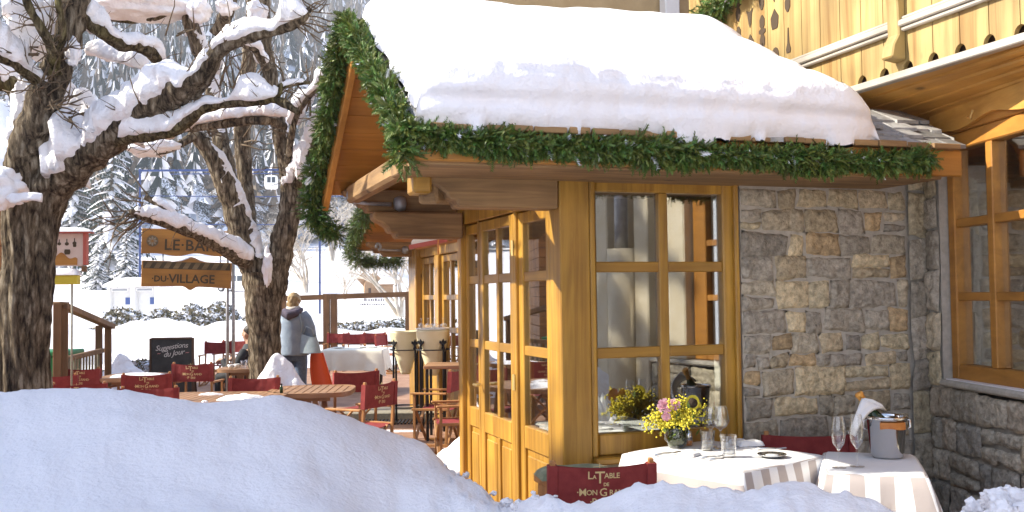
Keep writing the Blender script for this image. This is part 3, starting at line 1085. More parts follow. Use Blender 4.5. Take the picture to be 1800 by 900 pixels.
# irregular stone walling: real stones bedded in mortar
STONES = [(0.37, .345, .28), (.43, .39, .28), (.48, .42, .29), (.33, .31, .265), (.30, .285, .25), (.42, .365, .26), (.38, .36, .31), (.46, .415, .32), (.40, .31, .19), (.34, .32, .28)]
def stonework(mb, O, U, Nn, W, H, seed, rows=(.09, .19), lens=(.12, .36), proud=.03, z0=0.0, tints=STONES):
    rs = random.Random(seed)
    O, U, Nn = Vector(O), Vector(U).normalized(), Vector(Nn).normalized()
    z = z0
    while z < H - .03:
        h = min(rs.uniform(*rows), H - z)
        if H - z - h < .06: h = H - z
        x = 0
        while x < W - .001:
            l = rs.uniform(*lens) * (0.7 + h * 3)
            if W - x - l < .08: l = W - x
            # now and then two thin stones instead of one
            parts = [(z, h)]
            if h > .14 and W > .3 and rs.random() < .3:
                k = rs.uniform(.4, .6); parts = [(z, h * k), (z + h * k, h * (1 - k))]
            for (zz, hh) in parts:
                g = rs.uniform(.003, .009)
                kk = rs.uniform(.72, 1.12); cc_ = rs.choice(tints); mb.cur = (cc_[0] * kk * 1.26, cc_[1] * kk * 1.19, cc_[2] * kk * 1.10)
                pr = proud * rs.uniform(.35, 1.2)
                nu, nv = max(5, int(l / .018)), max(5, int(hh / .018))
                sd = rs.uniform(0, 90)
                jit = [rs.uniform(-.02, .012) for _ in range(8)]
                vs = []
                for j in range(nv + 1):
                    for i in range(nu + 1):
                        u, v = i / nu, j / nv
                        uu = x + g + (l - 2 * g) * u
                        vv = zz + g + (hh - 2 * g) * v
                        # skewed corners, worn outline
                        uu += (jit[0] * (1-u) * (1-v) + jit[1] * u * (1-v) + jit[2] * u * v + jit[3] * (1-u) * v)
                        vv += (jit[4] * (1-u) * (1-v) + jit[5] * u * (1-v) + jit[6] * u * v + jit[7] * (1-u) * v)
                        e = min(min(u, 1-u) * l, min(v, 1-v) * hh)
                        prof = min(1, e / .014) ** .6 if e > 0 else 0
                        q = Vector((uu * 14 + sd, vv * 14, sd))
                        o_ = -.012 + prof * (pr * .6 + .012) + prof * (.013 * noise.noise(q) + .010 * noise.noise(q * 2.3) + .006 * noise.noise(q * 5))
                        if e <= 0:
                            uu += .012 * noise.noise(q * 1.1); vv += .012 * noise.noise(q * 1.1 + Vector((7, 0, 0)))
                        uu = min(max(uu, 0), W); vv = min(max(vv, z0), H)
                        vs.append(O + U * uu + Vector((0, 0, vv)) + Nn * o_)
                fs = [(j*(nu+1)+i, j*(nu+1)+i+1, (j+1)*(nu+1)+i+1, (j+1)*(nu+1)+i) for j in range(nv) for i in range(nu)]
                mb.add(vs, fs)
            x += l
        z += h
    mb.cur = (1, 1, 1)
SX0, SX1 = 3.205, 4.40
m = MB(); m.box((SX0, FY + .012, 0), (SX1, FY + .35, 2.325)); P(m, 'mortar_bed', 'mortar')
m = MB()
stonework(m, (SX0, FY, 0), (1, 0, 0), (0, -1, 0), SX1 - SX0, 2.28, 4, rows=(.09, .22), lens=(.09, .30), proud=.020)
P(m, 'stone_wall', 'stone', smooth=True, tint=True)
# below the front window
m = MB(); m.box((2.236, FY + .03, 0), (3.19, FY + .2, .70)); P(m, 'lower_mortar', 'mortar')
m = MB()
stonework(m, (2.236, FY + .015, 0), (1, 0, 0), (0, -1, 0), .955, .69, 14, rows=(.08, .17))
P(m, 'lower_stone_wall', 'stone', smooth=True, tint=True)

# gable wall: post return, sidelights and the glazed door
def glazed_leaf(name, ya, yb, cols, zs, par, thick=.05, xoff=.03, bottom=.02, top=2.17, st=.05, hinge=False, door=False):
    """a timber leaf in the gable wall, glazed above and panelled below"""
    f = MB()
    x0, x1 = WX + xoff, WX + xoff + thick
    gx = [(c0, c1) for c0, c1 in cols]
    f.box((x0, ya, bottom), (x1, gx[0][0], top))
    f.box((x0, gx[-1][1], bottom), (x1, yb, top))
    f.box((x0, gx[0][0], zs[-1][1]), (x1, gx[-1][1], top))
    f.box((x0, gx[0][0], .70), (x1, gx[-1][1], zs[0][0]))
    f.box((x0, gx[0][0], bottom), (x1, gx[-1][1], .14))
    o = P(f, name, 'honey_z', par, bevel=.006)
    b = MB()
    for i in range(len(gx) - 1):
        b.box((x0 + .006, gx[i][1], zs[0][0]), (x1 - .006, gx[i+1][0], zs[-1][1]))
    for k in range(len(zs) - 1):
        for c0, c1 in gx:
            b.box((x0 + .008, c0, zs[k][1]), (x1 - .008, c1, zs[k+1][0]))
    P(b, 'glazing_bar', 'honey_y', o, bevel=.004)
    for c0, c1 in gx:
        for a, c in zs:
            q = MB(); q.box((x0 + .022, c0 - .003, a - .003), (x0 + .026, c1 + .003, c + .003)); P(q, 'pane', 'door_pane', o)
    q = MB()
    ncol = len(gx)
    for c0, c1 in gx:
        q.box((x0 + .020, c0, .14), (x1 - .006, c1, .70))
        if c1 - c0 > .1:
            q.box((x0 + .006, c0 + .035, .18), (x0 + .0195, c1 - .035, .66))
    P(q, 'lower_panel', 'honey_z', o, bevel=.008)
    if ncol > 1:
        q = MB()
        for i in range(ncol - 1): q.box((x0 + .003, gx[i][1], .14), (x1 - .003, gx[i+1][0], .70))
        P(q, 'muntin', 'honey_z', o, bevel=.004)
    return o
ZS = [(.84, 1.275), (1.335, 1.735), (1.795, 2.10)]
gw = rest
m = MB()
m.box((WX + .002, FY + .181, 0), (WX + .16, 5.56, 2.33))
m.box((WX + .01, 6.14, 0), (WX + .13, 6.18, 2.18))
m.box((WX + .01, 6.95, 0), (WX + .13, 6.99, 2.18))
m.box((WX - .004, 7.37, 0), (WX + .16, 7.47, 2.33))
m.box((WX + .004, 5.56, 2.18), (WX + .15, 7.37, 2.33))
P(m, 'door_frame', 'honey_z', bevel=.006)
glazed_leaf('sidelight', 5.562, 6.138, [(5.64, 6.06)], ZS, rest)
door = glazed_leaf('door', 6.182, 6.948, [(6.265, 6.525), (6.575, 6.865)], ZS, rest, xoff=.012, thick=.055)
for z in (.3, 1.1, 1.95):
    q = MB(); q.tube([(WX + .004, 6.176, z - .05), (WX + .004, 6.176, z + .05)], .011, 8); P(q, 'hinge', 'brass', door)
q = MB(); q.tube([(WX - .0, 6.905, 1.03), (WX - .05, 6.905, 1.03), (WX - .05, 6.80, 1.03)], .010, 8); P(q, 'handle', 'brass', door)
glazed_leaf('sidelight', 6.992, 7.368, [(7.06, 7.30)], ZS, rest)
# gable boarding above the door
def roof_z(y): return EZ + (RIZ - EZ) * (1 - abs(y - RIY) / (RIY - EY))
m = MB()
ys = np.linspace(FY + .05, GY, 15)
for i in range(14):
    a, b = ys[i], ys[i+1] - .006
    m.add([(WX + .03, a, 2.335), (WX + .03, b, 2.335), (WX + .03, b, roof_z(b) - .13), (WX + .03, a, roof_z(a) - .13),
           (WX + .06, a, 2.335), (WX + .06, b, 2.335), (WX + .06, b, roof_z(b) - .13), (WX + .06, a, roof_z(a) - .13)],
          [(0, 3, 2, 1), (4, 5, 6, 7), (0, 1, 5, 4), (1, 2, 6, 5), (2, 3, 7, 6), (3, 0, 4, 7)])
P(m, 'gable_boarding', 'orange_y')

# roof: boards, rafters, purlins, bargeboards, fascia
def slope_sheet(y0, y1, z0, z1, x0, x1, t):
    """a slab along x between two lines of the slope, thickness downward"""
    q = MB()
    q.add([(x0, y0, z0), (x1, y0, z0), (x1, y1, z1), (x0, y1, z1), (x0, y0, z0 - t), (x1, y0, z0 - t), (x1, y1, z1 - t), (x0, y1, z1 - t)],
          [(0, 1, 2, 3), (7, 6, 5, 4), (0, 4, 5, 1), (1, 5, 6, 2), (2, 6, 7, 3), (3, 7, 4, 0)])
    return q
XR = 4.05
roof = MB()
for side in (0, 1):
    e = EY if side == 0 else FEY
    for i in range(9):
        a0, a1 = i / 9, (i + 1) / 9 - .006
        y0, y1 = e + (RIY - e) * a0, e + (RIY - e) * a1
        z0, z1 = EZ + (RIZ - EZ) * a0, EZ + (RIZ - EZ) * a1
        s_ = slope_sheet(y0, y1, z0, z1, RKX + .03, XR + (.25 if (side == 0 and i < 3) else 0), .05)
        roof.add(s_.v, s_.f)
roofo = P(roof, 'roof', 'orange_x', fix=True)
for side in (0, 1):
    e = EY - .03 if side == 0 else FEY + .03
    m = MB()
    m.beam(Vector((RKX, e, EZ - .10)), Vector((RKX, RIY, RIZ - .06)), .045, .17)
    P(m, 'bargeboard', 'orange_y', roofo, bevel=.006)
m = MB(); m.box((RKX - .01, EY - .05, 2.30), (4.32, EY - .012, 2.452)); P(m, 'fascia', 'orange_x', roofo, bevel=.008)
m = MB(); m.box((RKX + .03, EY - .02, 2.285), (4.20, FY + .05, 2.33)); P(m, 'eave_soffit', 'log_x', roofo, bevel=.006)
m = MB(); m.box((1.16, EY + .05, 2.331), (4.2, EY + .17, 2.40)); P(m, 'eave_plate', 'log_x', roofo, bevel=.02)
m = MB()
rs = random.Random(3)
x = 1.15
while x < 4.25:                     # dark shingle ends poking out under the snow
    w = rs.uniform(.11, .2)
    m.box((x, EY - .085 - rs.uniform(0, .03), EZ - .012), (x + w - .012, EY + .25, EZ + .012 + rs.uniform(0, .012)))
    x += w
P(m, 'shingle_course', 'log_x', roofo, bevel=.004)

def bracket(x0, x1, y0, y1, z0, z1, nm='bracket_beam', mat='log_x'):
    """a projecting beam with a carved end"""
    L = x1 - x0; H = z1 - z0
    poly = [(x1, z0), (x0 + .17, z0), (x0 + .165, z0 + .035), (x0 + .12, z0 + .04), (x0 + .105, z0 + .075), (x0 + .06, z0 + .11), (x0 + .02, z0 + .125), (x0, z0 + .14), (x0, z1), (x1, z1)]
    q = MB()
    M = Matrix(((1, 0, 0, 0), (0, 0, -1, y1), (0, 1, 0, 0), (0, 0, 0, 1)))
    q.prism(poly, y1 - y0, M)
    return P(q, nm, mat, bevel=.012, fix=True)
bracket(1.30, WX - .002, FY, FY + .17, 2.13, 2.325)
bracket(1.38, WX - .006, GY - .17, GY, 2.075, 2.265)
bracket(1.19, WX - .006, GY - .02, GY + .14, 2.275, 2.44, 'purlin')
bracket(1.13, WX - .002, FY - .28, FY - .14, 2.332, 2.455, 'purlin')
bracket(1.14, WX - .002, RIY - .07, RIY + .07, RIZ - .26, RIZ - .07, 'ridge_beam')
m = MB(); m.beam((1.26, FY - .02, 2.40), (1.26, GY, 2.40), .10, .13); P(m, 'tie_beam', 'log_y', bevel=.02)
m = MB(); m.box((1.22, FY - .02, 2.20), (1.32, FY + .15, 2.40)); m.box((1.24, FY - .06, 2.335), (1.50, FY - .03, 2.46)); P(m, 'bracket_block', 'honey_x', bevel=.012)
m = MB(); m.beam((1.31, FY + .06, 2.22), (WX, 6.2, 2.30), .12, .14); P(m, 'diagonal_brace', 'log_y', bevel=.015)
# decorative cut boards inside the near eave
m = MB()
for i in range(4): m.box((1.13 + i * .10, FY - .10, 2.34), (1.20 + i * .10, FY - .08, 2.34 + .1 + .05 * (i % 2)))
P(m, 'cut_board', 'pale_z', bevel=.004)

# far bay: the set-back part of the restaurant beyond the open terrace
BXW, B0, B1 = 3.35, 12.1, 14.7
bay = thing('restaurant_bay', 'set back honey timber part of the restaurant behind the cream coolers', 'restaurant', (BXW, B1, 0))
def B(mb, n, mm, par=bay, **k): return mb.build(n, mm, par, world=True, **k)
m = MB()
m.box((BXW - .06, B1 - .45, 0), (BXW + .2, B1, 2.32))
m.box((BXW, B0, 2.20), (BXW + .15, B1 - .451, 2.32))
m.box((BXW - .02, 13.12, 0), (BXW + .15, 13.32, 2.199))
m.box((BXW, B0, 0), (BXW + .15, B0 + .12, 2.199))
m.box((BXW + .201, B1 - .15, 0), (6.5, B1, 2.32))
B(m, 'bay_frame', 'honey_z', bevel=.01)
for a, b in ((B0 + .122, 13.118), (13.322, B1 - .452)):
    f = MB(); c = .09; mid = (a + b) / 2
    f.box((BXW + .03, a, .05), (BXW + .10, a + c, 2.19)); f.box((BXW + .03, b - c, .05), (BXW + .10, b, 2.19))
    for z0, z1 in ((.05, .80), (1.18, 1.25), (1.60, 1.67), (2.10, 2.19)): f.box((BXW + .03, a + c, z0), (BXW + .10, b - c, z1))
    f.box((BXW + .036, mid - .035, .80), (BXW + .094, mid + .035, 2.10))
    o = B(f, 'bay_window', 'honey_z', bevel=.006)
    q = MB(); q.box((BXW + .06, a + c - .003, .80), (BXW + .066, b - c + .003, 2.10)); B(q, 'pane', 'door_pane', o)
s_ = slope_sheet(15.2, 12.0, 2.42, 3.6, 2.62, 6.5, .08); B(s_, 'bay_roof', 'orange_x', fix=True)
m = MB(); m.box((BXW + 1.8, B0, .02), (BXW + 1.9, B1 - .16, 2.4)); B(m, 'inner_wall', 'interior_wall')
def bbr(x0, y0, y1, z0, z1, nm):
    H = z1 - z0
    poly = [(BXW, z0), (x0 + .25, z0), (x0 + .2, z0 + .06), (x0 + .1, z0 + .12), (x0, z0 + .15), (x0, z1), (BXW, z1)]
    q = MB(); q.prism(poly, y1 - y0, Matrix(((1, 0, 0, 0), (0, 0, -1, y1), (0, 1, 0, 0), (0, 0, 0, 1)))); B(q, nm, 'log_x', bevel=.015, fix=True)
bbr(2.66, 14.5, 14.7, 2.23, 2.44, 'bracket_beam')
bbr(2.62, 15.0, 15.16, 2.30, 2.44, 'purlin')

# slates showing beyond the snow
m = MB()
rs = random.Random(9)
for i in range(13):
    a0 = i / 13
    x = 3.0 + rs.uniform(-.1, .05)
    xe = 4.34 if i < 4 else 4.02
    while x < xe:
        w = rs.uniform(.09, .21)
        y0, y1 = EY - .07 + (RIY - EY) * a0, EY + (RIY - EY) * (a0 + .13)
        z0 = EZ + .03 + (RIZ - EZ) * (y0 - EY) / (RIY - EY)
        z1 = EZ + .02 + (RIZ - EZ) * (y1 - EY) / (RIY - EY)
        z0 += .022 + rs.uniform(0, .014)
        c = rs.uniform(.18, .42); m.cur = (c, c * .96, c * .90)
        y0 += rs.uniform(-.03, .03)
        x1 = min(x + w, xe)
        s_ = slope_sheet(y0, y1, z0, z1, x + .004, x1 - .004, .022)
        # chipped lower corner
        s_.v[0].y += rs.uniform(0, .04); s_.v[4].y = s_.v[0].y
        m.add(s_.v, s_.f)
        x += w
P(m, 'slate_roofing', 'slate', roofo, tint=True, fix=True, bevel=.003)

# interior of the wing
m = MB()
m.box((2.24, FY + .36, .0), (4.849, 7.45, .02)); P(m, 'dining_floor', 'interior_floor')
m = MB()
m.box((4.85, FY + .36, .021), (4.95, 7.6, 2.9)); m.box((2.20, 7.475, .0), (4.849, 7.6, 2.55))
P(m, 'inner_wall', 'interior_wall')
m = MB(); m.box((2.2, FY + .36, 2.50), (4.84, 7.47, 2.54)); P(m, 'ceiling_boards', 'orange_x')
m = MB()
for i in range(2): m.box((2.25, 6.1 + i * .75, 2.36), (4.83, 6.22 + i * .75, 2.498))
P(m, 'ceiling_beam', 'log_x', bevel=.01)
# ------------------------------------------------------------------ snow lying on the wing's roof
def roof_snow():
    ux = [i / 110 for i in range(111)]
    prof = []      # (y, z) cross-section going from under the eave lip up over the top and down the far slope
    lip = [(EY + .02, -.005), (EY - .065, -.035), (EY - .105, .02), (EY - .130, .10), (EY - .140, .185), (EY - .120, .262), (EY - .065, .32), (EY + .03, .345), (EY + .22, .305)]
    sl = (RIZ - EZ) / (RIY - EY)
    lip = [tuple(v) for v in spline(lip, 4)]
    nl = len(lip)
    for y, dz in lip:
        prof.append((y, EZ + .03 + max(0, (y - EY)) * sl + dz))
    for i in range(1, 15):
        y = EY + .22 + (RIY - .12 - EY - .22) * i / 14
        prof.append((y, EZ + .03 + (y - EY) * sl + .305 - .09 * i / 14))
    prof.append((RIY, RIZ + .03 + .215)); 
    for i in range(0, 13):
        y = RIY + .12 + (FEY - RIY - .12) * i / 12
        prof.append((y, RIZ + .03 - (y - RIY) * sl + .215 - .0 * i))
    prof.append((FEY + .06, EZ + .15)); prof.append((FEY + .04, EZ + .02)); prof.append((FEY - .05, EZ + .03)); prof.append((RIY, RIZ + .03)); prof.append((EY + .04, EZ + .04))
    vs, fs = [], []
    n = len(prof)
    X0, X1 = RKX + .03, 3.74
    for u in ux:
        x = X0 + (X1 - X0) * u
        # rounded ends
        dl, dr = x - X0, X1 - x
        kl = min(1, (dl / .22)) ; kl = math.sqrt(max(0, 1 - (1 - kl) ** 2))
        kr = min(1, (dr / .30)) ; kr = math.sqrt(max(0, 1 - (1 - kr) ** 2))
        k = min(.22 + .78 * kl, kr)
        for j, (y, z) in enumerate(prof):
            yy = min(max(y, EY), FEY)
            zb = EZ + .03 + (min(yy, 2 * RIY - yy) - EY) * sl
            t = (z - zb)
            q = Vector((x * 2.2, y * 2.2, 0))
            t *= 1 + .16 * noise.noise(q) + .06 * noise.noise(q * 2.9)
            t = t * k if t > 0.02 else t
            yv = y
            if j < nl - 1:      # the eave face waves in and out, with layers from successive falls
                yv = y + .03 * noise.noise(Vector((x * 2.1, j * .06, 4))) + .012 * noise.noise(Vector((x * 9, j * .15, 9))) + (.013 * noise.noise(Vector((x * .9, t * 17 + x * .5, 2))) + .006 * noise.noise(Vector((x * 2.5, t * 41 - x * .7, 8))) + .006 * noise.noise(Vector((x * 24, t * 24, 8)))) * min(1, t / .05 if t > 0 else 0)
                yv += .03 * math.exp(-((t - .11) / .03) ** 2)
                if k < 1: yv = EY + .02 + (yv - EY - .02) * max(.5, k)
            if j in (2, 3, 4, 5, 6, 7, 8):   # drips over the shingles
                dr_ = max(0, noise.noise(Vector((x * 3.3, 0, 31))) - .15) * .17 + max(0, noise.noise(Vector((x * 7.5, 2, 11))) - .2) * .16 + max(0, noise.noise(Vector((x * 15, 2, 5))) - .3) * .08
                t -= dr_ * {2: .8, 3: 1, 4: 1, 5: .9, 6: .75, 7: .5, 8: .25}[j] * min(1, k)
                if dr_ > .01: yv = min(yv, EY - .115)
            xx = x
            if u > .9:
                xx += .06 * noise.noise(Vector((y * 4, 3, 3))) + .03 * noise.noise(Vector((y * 11, 3, 3)))
            if u < .06:
                xx += .03 * noise.noise(Vector((y * 5, 7, 3)))
            vs.append((xx, yv, zb + t))
    for i in range(len(ux) - 1):
        for j in range(n - 1):
            fs.append((i*n+j, (i+1)*n+j, (i+1)*n+j+1, i*n+j+1))
        fs.append((i*n+n-1, (i+1)*n+n-1, (i+1)*n, i*n))
    a = 0; b = (len(ux) - 1) * n
    fs.append(tuple(range(n))[::-1]); fs.append(tuple(b + j for j in range(n)))
    q = MB(); q.add(vs, fs)
    return q.build('roof_snow', 'snow', smooth=True)
o = roof_snow(); tag(o, 'thick slab of white snow lying on the gabled restaurant roof', 'snow')

# ------------------------------------------------------------------ fir garlands
def sprigs(path, n, rad, seed, droop=.5, length=(.035, .075), flat=False, dark=1.0, out=None):
    """conifer sprigs packed round a path"""
    rs = random.Random(seed)
    pts = [Vector(p) for p in spline(path, 8)]
    acc = [0]
    for i in range(1, len(pts)): acc.append(acc[-1] + (pts[i] - pts[i-1]).length)
    mb = MB()
    if rad > .14: length = (.07, .13)
    for k in range(n):
        s_ = rs.uniform(0, acc[-1])
        i = max(1, next((i for i in range(1, len(acc)) if acc[i] >= s_), len(acc) - 1))
        f = (s_ - acc[i-1]) / max(1e-6, acc[i] - acc[i-1])
        c = pts[i-1].lerp(pts[i], f)
        lump = .75 + .95 * noise.noise(c * 5.5) + .4 * noise.noise(c * 12) 
        v = Vector((rs.gauss(0, 1), rs.gauss(0, 1), rs.gauss(0, 1))).normalized()
        c = c + v * rad * rs.uniform(.1, .85) * lump
        d = (v + Vector((rs.gauss(0, .5), rs.gauss(0, .5), rs.gauss(0, .5) - droop))).normalized()
        L = rs.uniform(*length)
        up = d.cross(Vector((rs.gauss(0, 1), rs.gauss(0, 1), rs.gauss(0, 1)))).normalized()
        sd = d.cross(up)
        base = rs.uniform(.6, 1.5) * dark
        mb.cur = (.082 * base * rs.uniform(.7, 1.6), .145 * base, .022 * base)
        if rs.random() < .012: mb.cur = (.75, .77, .80)
        # stem with paired needles
        for j in range(7):
            t = j / 7
            o = c + d * L * t
            nl = L * .42 * (1 - .5 * t)
            for sg in (-1, 1):
                tip = o + (d * .75 + sd * sg * .8 + up * rs.uniform(-.4, .4)).normalized() * nl
                w = up * .003 + d * .0035
                mb.add([o - w, o + w, tip], [(0, 1, 2)])
        mb.add([c - sd * .003, c + sd * .003, c + d * L], [(0, 1, 2)])
    return mb
fz = EZ - .10
segs = [
 ('eave garland', [(RKX - .02, EY - .09, 2.43), (1.5, EY - .10, 2.385), (2.2, EY - .10, 2.375), (3.0, EY - .10, 2.365), (3.6, EY - .10, 2.36), (4.04, EY - .09, 2.385)], 9500, .082, 1, 'dark green fir garland hanging along the front eave below the snow'),
 ('near rake', [(RKX - .05, RIY, RIZ + .05), (RKX - .05, 5.7, 3.02), (RKX - .05, 5.2, 2.74), (RKX - .05, EY - .04, 2.45), (RKX - .03, EY - .06, 2.30)], 3600, .080, 2, 'bright green fir garland running down the near gable edge to the eave'),
 ('far rake', [(RKX - .07, RIY + .03, RIZ + .08), (RKX - .08, 6.6, 3.06), (RKX - .08, 7.1, 2.74), (RKX - .08, FEY + .02, 2.44), (RKX - .05, FEY + .06, 2.22), (RKX + .1, FEY + .06, 2.12)], 5200, .115, 3, 'thick green fir garland running down the far gable edge'),
 ('bay garland', [(2.56, 12.9, 3.2), (2.54, 13.8, 2.9), (2.52, 14.7, 2.56), (2.52, 15.1, 2.38), (2.62, 15.25, 2.24), (2.85, 15.25, 2.17), (3.3, 15.25, 2.20)], 2600, .15, 4, 'small green fir garland curling round the far bay eave'),
]
for nm, path, n, rad, sd, lab in segs:
    mb = sprigs(path, n, rad, sd, droop=.5 if sd == 1 else .25)
    o = mb.build('fir_garland', 'garland', tint=True)
    tag(o, lab, 'garland', 'fir garlands on the restaurant')

# grey iron wall lamps on the beam ends
def iron_lamp(lab, loc, L):
    t = thing('iron_lamp', lab, 'lamp', loc, 0, 'grey iron lamps under the eaves')
    q = MB(); q.tube([(0, 0, 0), (L * .25, 0, -.012), (L * .7, 0, -.016)], [.016, .014, .016], 8); q.build('arm', 'grey_iron', t, smooth=True)
    q = MB(); q.lathe([(.0, -.05), (.04, -.047), (.06, -.015), (.05, .03), (.0, .045)], 14, Matrix.Translation((L * .88, 0, -.01)) @ Matrix.Rotation(R(90), 4, 'Y')); q.build('lamp_head', 'grey_iron', t, smooth=True)
    pts = [(-.0 + .03 * math.cos(a), 0, .035 + .045 * math.sin(a)) for a in np.linspace(-1.6, 3.6, 10)]
    q = MB(); q.tube(pts, .022, 8); q.build('hook', 'grey_iron', t, smooth=True)
iron_lamp('grey iron lamp on the beam under the far gable eave', (1.25, GY - .06, 2.345), .40)
iron_lamp('small grey iron lamp on the bay beam beneath the bracket', (2.80, 14.46, 2.33), .45)
# awning light by the bay
t = thing('wall_lantern', 'cream and red lantern hanging beneath the bracket beam', 'lantern', (2.92, 12.1, 2.27)); t.scale = (1.3, 1.3, 1.3)
t.rotation_euler = (0, 0, -.25)
q = MB(); q.prism([(-.13, 0), (.15, .035), (.15, .055), (.02, .10), (-.06, .12), (-.13, .03)], .12, Matrix(((1, 0, 0, 0), (0, 0, -1, .06), (0, 1, 0, 0), (0, 0, 0, 1)))); q.build('shade', 'cream_cloth', t, bevel=.006, fix=True)
q = MB(); q.beam((-.15, -.065, -.02), (.2, -.065, .045), .01, .04); q.build('rim', 'red_sign', t)
q = MB(); q.tube([(.12, -.08, -.09), (.12, -.08, .13)], .008, 6); q.build('rod', 'copper_band', t)

# ------------------------------------------------------------------ main chalet: balcony, soffit, tall window, stone plinth
main = thing('main_chalet', 'chalet with a carved plank balcony above an orange soffit and tall window', 'chalet', (4.5, FY, 0))
BX = 4.0
C0 = Vector((4.54, 5.30, 0))
DW = Vector((-.237, -.9715, 0)).normalized()      # the tall window wall runs toward the viewer
NW = Vector((DW.y, -DW.x, 0))                      # facing left
def Q(mb, name, m, par=main, **k): return mb.build(name, m, par, world=True, **k)
def wl(t, z, o=0.0): return C0 + DW * t + NW * o + Vector((0, 0, z))
def wbox(mb, t0, t1, z0, z1, o0, o1):
    vs = [wl(t, z, o) for z in (z0, z1) for (t, o) in ((t0, o0), (t1, o0), (t1, o1), (t0, o1))]
    mb.add(vs, [(0, 3, 2, 1), (4, 5, 6, 7), (0, 1, 5, 4), (1, 2, 6, 5), (2, 3, 7, 6), (3, 0, 4, 7)])
# plinth and pilaster in stone
m = MB(); wbox(m, 0.02, 2.6, 0, 1.03, -.35, -.012); wbox(m, -.05, .15, 1.03, 2.42, -.3, .005); m.box((4.40, FY + .02, 0), (4.56, FY + .3, 2.42)); Q(m, 'mortar_bed', 'mortar', fix=True)
m = MB()
DK = [(.30, .29, .25), (.35, .33, .28), (.27, .265, .24), (.38, .355, .28), (.33, .30, .25)]
stonework(m, wl(0.0, 0, .02), DW, NW, 2.6, 1.06, 7, rows=(.10, .25), lens=(.10, .26), proud=.02, tints=DK)
stonework(m, wl(0.0, 1.06, .03), DW, NW, .16, 1.32, 8, rows=(.19, .30), lens=(.3, .4), proud=.02, tints=STONES)
stonework(m, (4.40, FY - .02, 0), (1, 0, 0), (0, -1, 0), .16, 2.38, 9, rows=(.19, .30), lens=(.3, .4), proud=.02, tints=STONES)
Q(m, 'stone_plinth', 'stone', smooth=True, tint=True)
m = MB(); wbox(m, .16, 2.6, 1.065, 1.105, -.30, .045); Q(m, 'stone_sill', 'mortar', bevel=.012, fix=True)
m = MB(); wbox(m, .2, 1.2, 1.106, 1.112, -.06, .02); Q(m, 'sill_snow', 'snow', fix=True)
# tall window
m = MB()
T = [(.245, .60), (.665, 1.05), (1.115, 1.5), (1.565, 1.95)]
ZZ = [(1.20, 1.585), (1.635, 2.03), (2.08, 2.50)]
wbox(m, .165, T[0][0], 1.107, 2.60, -.14, -.04); wbox(m, T[-1][1], 2.1, 1.107, 2.60, -.14, -.04)
wbox(m, T[0][0], T[-1][1], 1.107, 1.20, -.14, -.04); wbox(m, T[0][0], T[-1][1], 2.50, 2.60, -.14, -.04)
tw = Q(m, 'tall_window', 'orange_y', fix=True, bevel=.008)
m = MB()
for i in range(3): wbox(m, T[i][1], T[i+1][0], 1.20, 2.50, -.13, -.045)
Q(m, 'mullion', 'orange_y', tw, fix=True, bevel=.006)
m = MB()
for i in range(4):
    for k in range(2): wbox(m, T[i][0], T[i][1], ZZ[k][1], ZZ[k+1][0], -.125, -.05)
Q(m, 'glazing_bar', 'orange_y', tw, fix=True, bevel=.005)
for i in range(4):
    for k in range(3):
        m = MB(); wbox(m, T[i][0] - .003, T[i][1] + .003, ZZ[k][0] - .003, ZZ[k][1] + .003, -.095, -.091); Q(m, 'pane', 'pane', tw, fix=True)
m = MB(); wbox(m, -.1, 2.6, 2.601, 2.68, -.2, -.03); Q(m, 'window_head', 'orange_y', fix=True, bevel=.006)
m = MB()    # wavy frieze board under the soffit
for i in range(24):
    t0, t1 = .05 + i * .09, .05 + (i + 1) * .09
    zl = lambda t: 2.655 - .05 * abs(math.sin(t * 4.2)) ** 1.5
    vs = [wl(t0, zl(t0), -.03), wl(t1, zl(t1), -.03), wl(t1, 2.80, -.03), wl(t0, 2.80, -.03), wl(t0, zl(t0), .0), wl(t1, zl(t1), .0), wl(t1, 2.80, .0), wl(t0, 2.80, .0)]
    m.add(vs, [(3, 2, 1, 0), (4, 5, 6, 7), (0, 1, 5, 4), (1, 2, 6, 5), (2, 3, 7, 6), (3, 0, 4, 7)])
Q(m, 'frieze_board', 'soffit_bounce_wood', fix=True)
for t_ in (.12, .62, 1.3):
    m = MB(); m.tube([wl(t_, 2.68, .03), wl(t_, 2.63, .05), wl(t_, 2.64, .07)], .008, 6); Q(m, 'garland_hook', 'brass')
# plastered end of the wall with a round pillar, then dark timber
m = MB(); wbox(m, 2.12, 2.42, 1.107, 2.62, -.3, .04); wbox(m, 2.61, 2.80, 0, 2.62, -.3, .02); wbox(m, 3.08, 3.25, 0, 2.62, -.3, .10); Q(m, 'plaster_wall', 'plaster', fix=True, bevel=.012)
pc = wl(2.92, 0, .06)
m = MB(); m.tube([pc, pc + Vector((0, 0, 2.05))], .13, 22); Q(m, 'pillar', 'plaster', smooth=True)
m = MB(); m.tube([pc + Vector((0, 0, 2.05)), pc + Vector((0, 0, 2.9))], .06, 16); Q(m, 'downpipe', 'grey_iron', smooth=True)
m = MB(); wbox(m, 3.25, 7.5, 0, 2.9, -.3, -.02); Q(m, 'timber_wall', 'dark_wood', fix=True)
m = MB()
for k in range(4): wbox(m, 3.4 + k * .5, 3.46 + k * .5, .9, 2.2, -.019, .03)
wbox(m, 3.4, 4.96, 1.5, 1.56, -.018, .028); wbox(m, 3.4, 4.96, 2.14, 2.2, -.018, .028)
Q(m, 'end_window', 'honey_z', fix=True)
